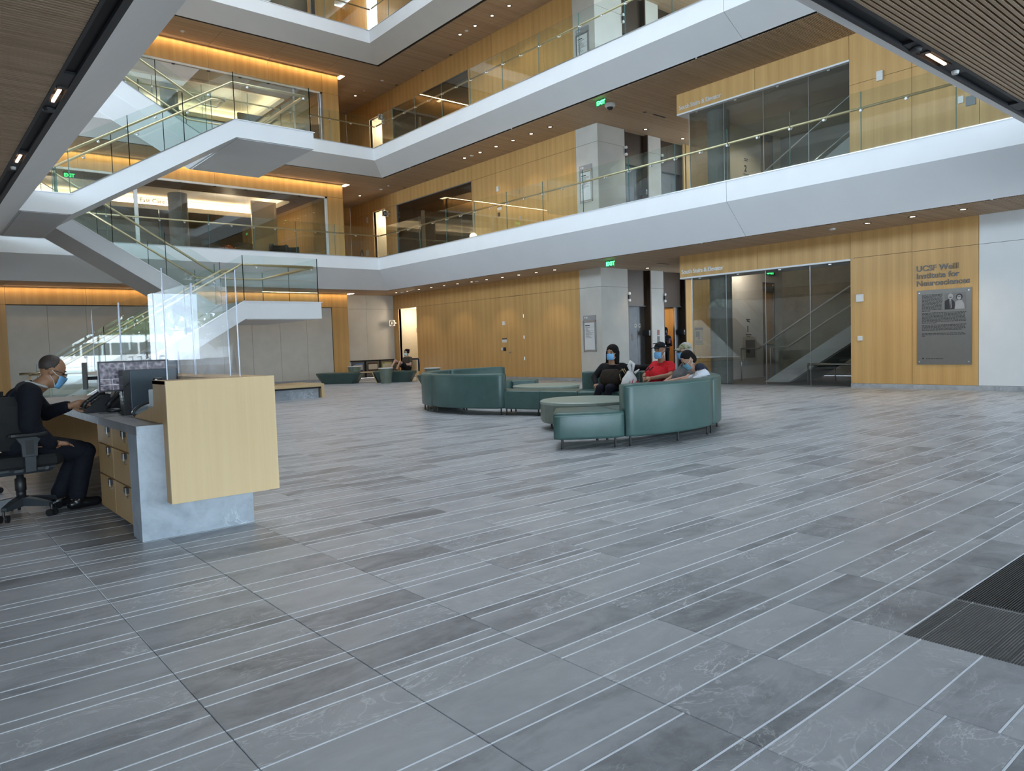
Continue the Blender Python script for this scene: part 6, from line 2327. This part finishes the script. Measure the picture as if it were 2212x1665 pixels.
pr += legp('trousers', (.03, -.095, .575), (.455, -.085, .475), (.385, -.07, .13), (.098, .076, .070, .062))
pr += legp('trousers', (.03, .095, .575), (.445, .12, .475), (.285, .13, .13), (.098, .074, .070, .062))
pr += shoe('shoe', (.385, -.07, .10), (1, .1, 0), .21) + shoe('shoe', (.285, .13, .10), (1, 0, 0), .21)
NAVY = cloth('navy_suit', (.0085, .0095, .0155), .25, 10)
SK1 = skin('skin_warm', (.40, .205, .115))
guard = person('person in a dark suit and blue mask seated at the reception desk', (.715, 7.06, 0), 0,
               pr, {'skin': SK1, 'jacket': NAVY, 'trousers': NAVY, 'hair': plain('hair_stubble', (.050, .036, .030), .6, var=.3, scale=80), 'shoe': plain('black_shoe', (.008, .008, .009), .25)}, .011, .008,
               {'hair': 'cropped_hair'})
face_parts(guard, HM, True, True, drop=.008)
hand(guard, (.405, .10, .857), (.9, -.15, .1), (.1, -1, -.3), -1, .55, 1.0, SK1)
hand(guard, (.245, -.185, .575), (.9, .4, -.12), (0, .3, -1), -1, .5, 1.0, SK1)
MB().tube([V(.150 + .068 * math.cos(a) * 1.05 + .008, .070 * math.sin(a), 1.052 + .028 * math.cos(a) * -1) for a in [2 * PI * k / 24 for k in range(24)]], .011, 6, closed=True).build('shirt_collar', WHITEP, guard, smooth=True)
b = MB()
for k in range(3):
    b.ell((.145 + .022 * k, -.268 + .008 * k, .628 - .022 * k), (.008, .006, .008), 8, 5)
b.build('cuff_buttons', CHROME, guard)
phone(1.305, 7.19, R(4), 'black desk phone tilted up under the hand of the guard, at the worktop edge')

def at_sofa(th, r_):
    return (C2[0] + r_ * math.cos(R(th)), C2[1] + r_ * math.sin(R(th)), 0)

SZ_ = SEATZ + .085
def seated(head_c, yaw, pitch, top, low, hair, lean=.0, girth=1.0, short=None, arms=None, knees=None, hs=1.0, low_z=.08, bare_leg=False, extra=()):
    HM = HMx(head_c, yaw, pitch, 0, hs)
    pr = head_prims(HM, hair)
    sx = -.03 + lean
    Nk = V(sx + .03, 0, head_c[2] - .19)
    pr += [('skin', 'c', V(head_c[0] - .015, 0, head_c[2] - .07), Nk, .054, .058)]
    zs_ = Nk.z - .045
    pr += torso(top, (0, 0, SZ_), (sx * .3 - .01, 0, SZ_ + .14), (sx * .8, 0, (SZ_ + zs_) / 2 + .10), (sx + .01, .17, zs_), (sx + .01, -.17, zs_), Nk, girth, low)
    for s, (E, W_) in zip((1, -1), arms):
        pr += arm((top, 'skin' if short else top), (sx + .01, .195 * s, zs_ - .015), E, W_, split=short)
    for s, (K, A) in zip((1, -1), knees):
        pr += legp(low, (.03, .095 * s, SZ_ - .01), K, A)
        pr += shoe('shoe', A, V(1, .15 * s, 0))
    pr += list(extra)
    return HM, pr

SK2 = skin('skin_tan', (.42, .225, .135))
SK3 = skin('skin_light', (.50, .29, .20))
SK4 = skin('skin_brown', (.36, .185, .105))
JEAN = cloth('blue_denim', (.055, .105, .22), .25, 30)
BLACKC = cloth('black_jacket', (.010, .010, .011), .3, 12)

# --- the woman with the hood of dark hair
HM, pr = seated((.02, 0, 1.055), R(-14), R(2), 'jacket', 'trousers', 'long', .0, 1.12, None,
                (((-.10, .42, .80), (-.18, .62, .82)), ((.09, -.30, .66), (.26, -.22, .56))), (((.44, .06, .50), (.40, -.02, .10)), ((.43, -.10, .50), (.34, -.26, .16))))
wom = person('person with long black hair and black jacket on the sofa', at_sofa(17, 1.80), R(205), pr,
             {'skin': SK2, 'jacket': BLACKC, 'trousers': cloth('dark_leggings', (.014, .013, .022)), 'hair': HAIRB, 'shoe': BLACKP}, .014)
face_parts(wom, HM)
hand(wom, (.26, -.22, .56), (.8, .25, -.4), (.1, .2, -1), -1, .7, .95, SK2)
hand(wom, (-.18, .62, .82), (-.1, 1, .05), (.9, 0, -.4), 1, .5, .95, SK2)
hb = thing('handbag', 'dark brown handbag with tan strap on the lap of the woman in black', 'bag', (8.95, 8.22, .55))
q = MB()
rings = []
for z, w, d in ((.54, .15, .07), (.60, .19, .09), (.70, .18, .075), (.78, .14, .04), (.80, .10, .02)):
    rings.append([(8.98 + w * .7 * math.cos(a) + d * .7 * math.sin(a), 8.16 - w * .7 * math.cos(a) + d * .7 * math.sin(a), z) for a in [2 * PI * k / 16 for k in range(16)]])
q.loft(rings)
q.build('body', cloth('bag_brown', (.030, .022, .015), .3), hb, smooth=True)
for k in range(2):
    MB().tube([(9.06 + .03 * k, 8.04, .76), (9.06 + .05 * k, 7.98, .80), (9.08 + .05 * k, 7.93, .72), (9.06 + .03 * k, 7.95, .60), (9.04, 8.0, .62), (9.05, 8.03, .72)], .007, 6).build('strap', plain('tan_strap', (.30, .20, .11), .5), hb, smooth=True)

# --- the man in red
HM, pr = seated((-.035, 0, 1.085), R(6), R(2), 'shirt', 'trousers', 'shaved', -.06, 1.2, .62,
                (((.02, .30, .70), (.26, .10, .66)), ((.02, -.31, .68), (.26, -.06, .64))), (((.46, .14, .51), (.42, .14, .10)), ((.46, -.14, .51), (.42, -.14, .10))),
                extra=[('shirt', 'e', V(.06, 0, .68), (.15, .19, .16), None)])
red = person('person in a red t-shirt, black cap and blue mask, hands folded, on the sofa', at_sofa(-12, 1.84), R(172), pr,
             {'skin': SK4, 'shirt': cloth('red_cotton', (.62, .018, .028), .12), 'trousers': JEAN, 'hair': plain('shaved_shadow', (.10, .06, .045), .7), 'shoe': BLACKP}, .014)
face_parts(red, HM, drop=.02)
hand(red, (.26, .10, .66), (.6, -.75, -.05), (-.5, -.3, -.6), -1, .9, 1.0, SK4)
hand(red, (.26, -.06, .64), (.6, .75, .0), (-.5, .3, -.6), -1, .9, 1.0, SK4)
def cap(body, HM, m, m2=None):
    T = lambda p: HM @ Vector(p)
    rings = []
    for k in range(7):
        a = PI / 2 * k / 6
        rings.append([T((-.008 + .106 * math.cos(a) * math.cos(b), .090 * math.cos(a) * math.sin(b), .050 + .092 * math.sin(a))) for b in [2 * PI * j / 20 for j in range(20)]])
    c_ = MB().loft(rings)
    o = c_.build('cap', m, body, smooth=True)
    rows = []
    for i in range(5):
        f = i / 4
        rows.append([T((.075 + .105 * f * math.cos(u * 1.1) + .02 * (1 - f), .074 * math.sin(u * 1.25), .062 - .016 * f - .018 * abs(u) ** 2)) for u in [-1 + .25 * j for j in range(9)]])
    v = MB().loft(rows, caps=False, closed=False).build('visor', m2 or m, o, smooth=True)
    s_ = v.modifiers.new('t', 'SOLIDIFY')
    s_.thickness = .005
    MB().ell(T((-.008, 0, .143)), (.008, .008, .005), 8, 5).build('button', m, o)
    return o
c_ = cap(red, HM, cloth('cap_black', (.010, .011, .011), .2, 30))
MB().ell(HM @ Vector((-.035, .085, .075)), (.014, .005, .012), 8, 6).build('white_emblem', WHITEP, c_)
MB().tube([HM @ Vector((.08, .07, .115)), HM @ Vector((.098, .03, .118)), HM @ Vector((.098, -.03, .118)), HM @ Vector((.08, -.07, .115))], .008, 6).build('goggles', BLACKP, c_)
wt = MB().tube([V(.215, -.105 + .036 * math.cos(a), .648 + .036 * math.sin(a)) for a in [2 * PI * k / 14 for k in range(14)]], .008, 6, closed=True)
wt.build('wristwatch', BLACKP, red)
lg = MB()
for k in (-1, 1):
    lg.tube([V(.205, .05 * k + .04, .832), V(.213, .02 * k, .80), V(.205, .05 * k + .04 * -1, .77)], .010, 6)
lg.tube([V(.208, -.07, .80), V(.214, .07, .80)], .009, 6)
lg.build('dark_chest_mark', plain('mark_maroon', (.12, .015, .025), .7), red)

# --- the man in the grey shirt and camouflage cap
HM, pr = seated((-.01, 0, 1.06), R(-2), R(3), 'shirt', 'trousers', 'short', -.04, 1.16, .60,
                (((.06, .27, .68), (.30, .09, .63)), ((.05, -.29, .68), (.30, -.05, .62))), (((.46, .14, .51), (.42, .14, .10)), ((.46, -.14, .51), (.42, -.14, .10))),
                extra=[('shirt', 'e', V(.05, 0, .68), (.14, .175, .15), None)])
gry = person('person in a grey polo shirt, camouflage cap and blue mask on the sofa', at_sofa(-33, 1.90), R(150), pr,
             {'skin': SK3, 'shirt': cloth('grey_polo', (.135, .140, .150), .12), 'trousers': JEAN, 'hair': plain('hair_grey', (.36, .35, .34), .6, var=.2, scale=60), 'shoe': BLACKP}, .014)
face_parts(gry, HM, glasses=True)
m, nt, b = mat('camouflage')
tc = nd(nt, 'ShaderNodeTexCoord').outputs['Object']
nn = noise(nt, tc, 34, 3, .5, .6)
cr_ = nd(nt, 'ShaderNodeValToRGB')
cr_.color_ramp.interpolation = 'CONSTANT'
e = cr_.color_ramp.elements
e[0].color = (.10, .12, .05, 1); e[1].position = .47; e[1].color = (.34, .31, .20, 1)
q = e.new(.55); q.color = (.20, .21, .12, 1)
q = e.new(.62); q.color = (.42, .40, .32, 1)
L(nt, nn, cr_.inputs['Fac']); L(nt, cr_.outputs['Color'], b.inputs['Base Color'])
b.inputs['Roughness'].default_value = .85
cap(gry, HM, m, cloth('cap_olive', (.24, .23, .16), .2, 30))
hand(gry, (.30, .09, .63), (.6, -.75, -.1), (-.5, -.3, -.6), -1, .9, 1.0, SK3)
hand(gry, (.30, -.05, .62), (.6, .75, 0), (-.5, .3, -.6), -1, .9, 1.0, SK3)
co_ = MB().tube([V(-.015 + .06 * math.cos(a), .068 * math.sin(a), .88 + .02 * math.cos(a + PI)) for a in [2 * PI * k / 20 for k in range(20)]], .014, 6, closed=True)
co_.build('collar', cloth('collar_grey', (.12, .125, .135)), gry, smooth=True)

# --- the man with bowed head, white jersey
HM, pr = seated((.16, 0, .955), R(10), R(42), 'shirt', 'trousers', 'short', .02, 1.05, .6,
                (((.16, .27, .66), (.36, .10, .62)), ((.16, -.27, .66), (.36, -.08, .62))), (((.46, .14, .51), (.42, .14, .10)), ((.46, -.14, .51), (.42, -.14, .10))),
                extra=[('collar', 'c', V(.02, .09, .845), V(.0, -.09, .845), .062, .062), ('collar', 'c', V(.0, 0, .85), V(-.055, 0, .80), .06, .05)])
bow = person('person with bowed head in a white and navy jersey on the sofa', at_sofa(-53, 2.0), R(132), pr,
             {'skin': SK3, 'shirt': cloth('white_jersey', (.62, .66, .74), .08), 'collar': cloth('navy_yoke', (.025, .032, .055)), 'trousers': JEAN, 'hair': HAIRB, 'shoe': BLACKP}, .014, names={'collar': 'navy_yoke'})
face_parts(bow, HM, mask_m=cloth('mask_teal', (.16, .36, .48), .06, 40))
hand(bow, (.36, .10, .62), (.9, -.3, -.1), (0, -.3, -1), -1, .7, 1.0, SK3)
hand(bow, (.36, -.08, .62), (.9, .3, -.1), (0, .3, -1), -1, .7, 1.0, SK3)

# white shopping bag beside the man in red
bg = thing('plastic_bag', 'white plastic shopping bag with red print between the woman and the man in red', 'bag', (8.92, 7.72, SEATZ))
q = MB()
rings = []
for z, w, d, sx in ((.437, .13, .07, 0), (.55, .15, .09, 0), (.66, .12, .06, .01), (.74, .06, .035, .015), (.78, .035, .02, .02)):
    rings.append([(8.93 + sx + w * .68 * math.cos(a) + d * .7 * math.sin(a) + random.uniform(-.008, .008), 7.72 - w * .68 * math.cos(a) + d * .7 * math.sin(a) + random.uniform(-.008, .008), z) for a in [2 * PI * k / 16 for k in range(16)]])
q.loft(rings)
PLB = plain('bag_white', (.70, .68, .67), .35, var=.1)
q.build('body', PLB, bg, smooth=True)
MB().tube([(8.95, 7.70, .76), (8.93, 7.72, .86), (8.95, 7.70, .92), (8.98, 7.67, .88), (8.97, 7.68, .77)], [.018, .03, .022, .026, .018], 8).build('handle', PLB, bg, smooth=True)
MB().tube([(8.99, 7.66, .74), (9.04, 7.60, .80)], [.026, .008], 8).build('handle', PLB, bg, smooth=True)
q = MB()
for k in range(4):
    a = V(8.855 + .035 * k, 7.66 - .035 * k, .56 + .03 * (k % 2))
    q.tube([a, a + V(.012, -.012, .06)], .006, 5)
q.build('red_print', plain('print_red', (.55, .05, .06), .4), bg)

# --- the person standing in the open elevator
HM = HMx((.05, 0, 1.545), 0, R(22))
pr = head_prims(HM, 'long')
pr += [('skin', 'c', V(.02, 0, 1.48), V(-.01, 0, 1.38), .05, .055)]
pr += torso('coat', (0, 0, .92), (0, 0, 1.06), (0, 0, 1.22), (0, .165, 1.335), (0, -.165, 1.335), (0, 0, 1.38), 1.0)
pr += arm(('coat', 'coat'), (0, .19, 1.32), (.02, .24, 1.06), (.24, .07, 1.16)) + arm(('coat', 'coat'), (0, -.19, 1.32), (.02, -.25, 1.05), (.24, -.05, 1.14))
pr += legp('trousers', (0, .085, .88), (.03, .09, .47), (0, .09, .10)) + legp('trousers', (0, -.085, .88), (.01, -.09, .47), (-.02, -.09, .10))
pr += shoe('shoe', (0, .09, .10), (1, .1, 0)) + shoe('shoe', (-.02, -.09, .10), (1, -.1, 0))
DKC = cloth('dark_coat', (.008, .007, .009), .3)
ele = person('person in dark clothes standing in the open elevator, looking at a phone', (20.80, 16.32, .006), R(-112), pr,
             {'skin': skin('skin_shade', (.26, .14, .10)), 'coat': DKC, 'trousers': DKC, 'hair': HAIRB, 'shoe': BLACKP}, .016)
face_parts(ele, HM, mask_m=cloth('mask_purple', (.055, .035, .11), .1))
hand(ele, (.24, .07, 1.16), (.8, -.4, .3), (-.2, -.8, .2), -1, .8, .95, ele.data.materials[0])
hand(ele, (.24, -.05, 1.14), (.8, .4, .3), (-.2, .8, .2), -1, .8, .95, ele.data.materials[0])
MB().obox((.335, .01, 1.23), (.0, .036, 0), (.035, 0, .065), (.004, 0, -.002)).build('phone', plain('phone_pink', (.20, .10, .17), .3), ele)

# --- the lounging person at the far end
HM = HMx((.0, 0, 1.07), R(8), R(4))
pr = head_prims(HM, 'curly')
pr += [('skin', 'c', V(-.02, 0, 1.0), V(-.03, 0, .90), .05, .055)]
pr += torso('shirt', (0, 0, .50), (-.03, 0, .64), (-.05, 0, .78), (-.04, .17, .86), (-.04, -.17, .86), (-.03, 0, .91), 1.05, 'shorts')
pr += arm(('shirt', 'skin'), (-.03, .19, .85), (.05, .28, .62), (.24, .06, .66), split=.55) + arm(('shirt', 'skin'), (-.03, -.19, .85), (.04, -.30, .62), (.24, -.04, .64), split=.55)
for s, K, A in ((1, (.44, .13, .74), (.60, .12, .47)), (-1, (.44, -.15, .80), (.72, -.12, .47))):
    H0 = V(.03, .10 * s, .50)
    Kv = V(*K)
    pr += [('shorts', 'c', H0, H0 + (Kv - H0) * .72, .092, .075), ('skin', 'c', H0 + (Kv - H0) * .72, Kv, .062, .055), ('skin', 'c', Kv, V(*A), .052, .034)]
    pr += [('shoe', 'c', V(*A) + V(-.02, 0, -.01), V(*A) + V(.13, 0, .0), .034, .028)]
far = person('person with curly hair lounging with bare knees at the far doorway', (15.05, 24.15, 0), R(186), pr,
             {'skin': SK3, 'shirt': cloth('olive_shirt', (.07, .055, .040)), 'shorts': cloth('black_shorts', (.010, .010, .012)), 'hair': HAIRB, 'shoe': cloth('sandal', (.10, .05, .03))}, .016)
face_parts(far, HM, mask_m=cloth('mask_pale', (.55, .68, .70), .06))
hand(far, (.24, .06, .66), (.8, -.5, .1), (-.3, -.6, -.3), -1, .8, 1.0, SK3)
hand(far, (.24, -.04, .64), (.8, .5, .1), (-.3, .6, -.3), -1, .8, 1.0, SK3)
chb = thing('wood_bench', 'small wood chair under the lounging person at the far doorway', 'chair', (15.1, 24.15, 0))
bx(14.86, 23.86, .37, 15.36, 24.44, .41).build('seat', WOODL, chb)
for x in (14.9, 15.32):
    for y in (23.9, 24.4):
        bx(x - .02, y - .02, 0, x + .02, y + .02, .37).build('leg', WOODL, chb)
bx(15.30, 23.86, .41, 15.36, 24.44, .80).build('backrest', WOODL, chb)
jk = MB()
rings = []
for z, w, d in ((.36, .30, .05), (.6, .31, .07), (.80, .29, .06), (.86, .26, .04)):
    rings.append([(15.40 + d * math.cos(a), 24.13 + w * math.sin(a), z) for a in [2 * PI * k / 14 for k in range(14)]])
jk.loft(rings)
tag(jk.build('draped_jacket', cloth('navy_jacket', (.010, .014, .045)), smooth=True), 'dark navy jacket draped on the wood chair of the lounging person', 'jacket')

# ------------------------------------------------------------------ street outside the entrance front (seen only in reflections)
gd = struct('ground', 'sunlit pavement and street outside the entrance', category='ground')
bx(-60, -90, -.3, 80, -7, -.03).build('pavement', plain('pavement', (.50, .49, .47), .9), gd)
bs_ = thing('shuttle_bus', 'white shuttle bus with dark windows parked in the street outside', 'bus', (14, -34, 0))
q = MB()
bxm = MB().box(7.2, -36.6, .5, 19, -34.1, 3.2)
bxm.build('body', plain('bus_white', (.82, .83, .85), .35), bs_, bevel=.18)
for k in range(5):
    x = 7.6 + 2.22 * k
    bx(x, -34.12, 1.5, x + 2.05, -34.07, 2.55).build('window', plain('bus_glass', (.05, .055, .06), .1), bs_)
bx(7.6, -34.10, .75, 9.8, -34.06, 1.5).build('blue_panel', plain('bus_blue', (.03, .16, .55), .35), bs_)
for x in (9.6, 16.6):
    MB().lathe([(.5, 0), (.5, -.3), (.28, -.31), (.001, -.31)], (x, -34.35, .5), 24, 'y').v
    w = MB().lathe([(.5, 0), (.5, .3), (.28, .31), (.001, .31)], (x, -34.33, .5), 24, 'y')
    w.build('wheel', BLACKP, bs_)
LEAFM = plain('leaf_green', (.10, .16, .045), .6, var=.5, scale=3)
for n_, (x, y, h, wh) in enumerate(((4, -41, 13, 'behind the front of the bus'), (11, -43, 14, 'behind the middle of the bus'), (18, -42, 13, 'behind the rear of the bus'), (-4, -42, 12, 'well ahead of the bus'), (26, -43, 14, 'well behind the bus'), (34, -41, 12, 'farthest down the street'))):
    t = thing('street_tree', 'leafy green street tree ' + wh, 'tree', (x, y, 0), group='street trees outside')
    MB().tube([(x, y, 0), (x + .2, y, 2.5), (x, y, h * .6)], [.22, .17, .08], 8).build('trunk', BRONZE, t)
    q = MB()
    for k in range(900):
        a, e_, r_ = random.uniform(0, 6.28), random.uniform(-1, 1), random.uniform(.4, 1) ** .5
        c = V(x + 4.6 * r_ * math.cos(a) * math.sqrt(1 - e_ * e_), y + 4.0 * r_ * math.sin(a) * math.sqrt(1 - e_ * e_), h * .56 + h * .44 * r_ * e_)
        u = V(random.uniform(-1, 1), random.uniform(-1, 1), random.uniform(-1, 1)).normalized() * .5
        w = u.orthogonal().normalized() * .32
        q.add([c - u, c + w, c + u, c - w], [(0, 1, 2, 3)])
    q.build('crown', LEAFM, t, kind='stuff')

for o in D.objects:
    if '_o' in o:
        del o['_o']
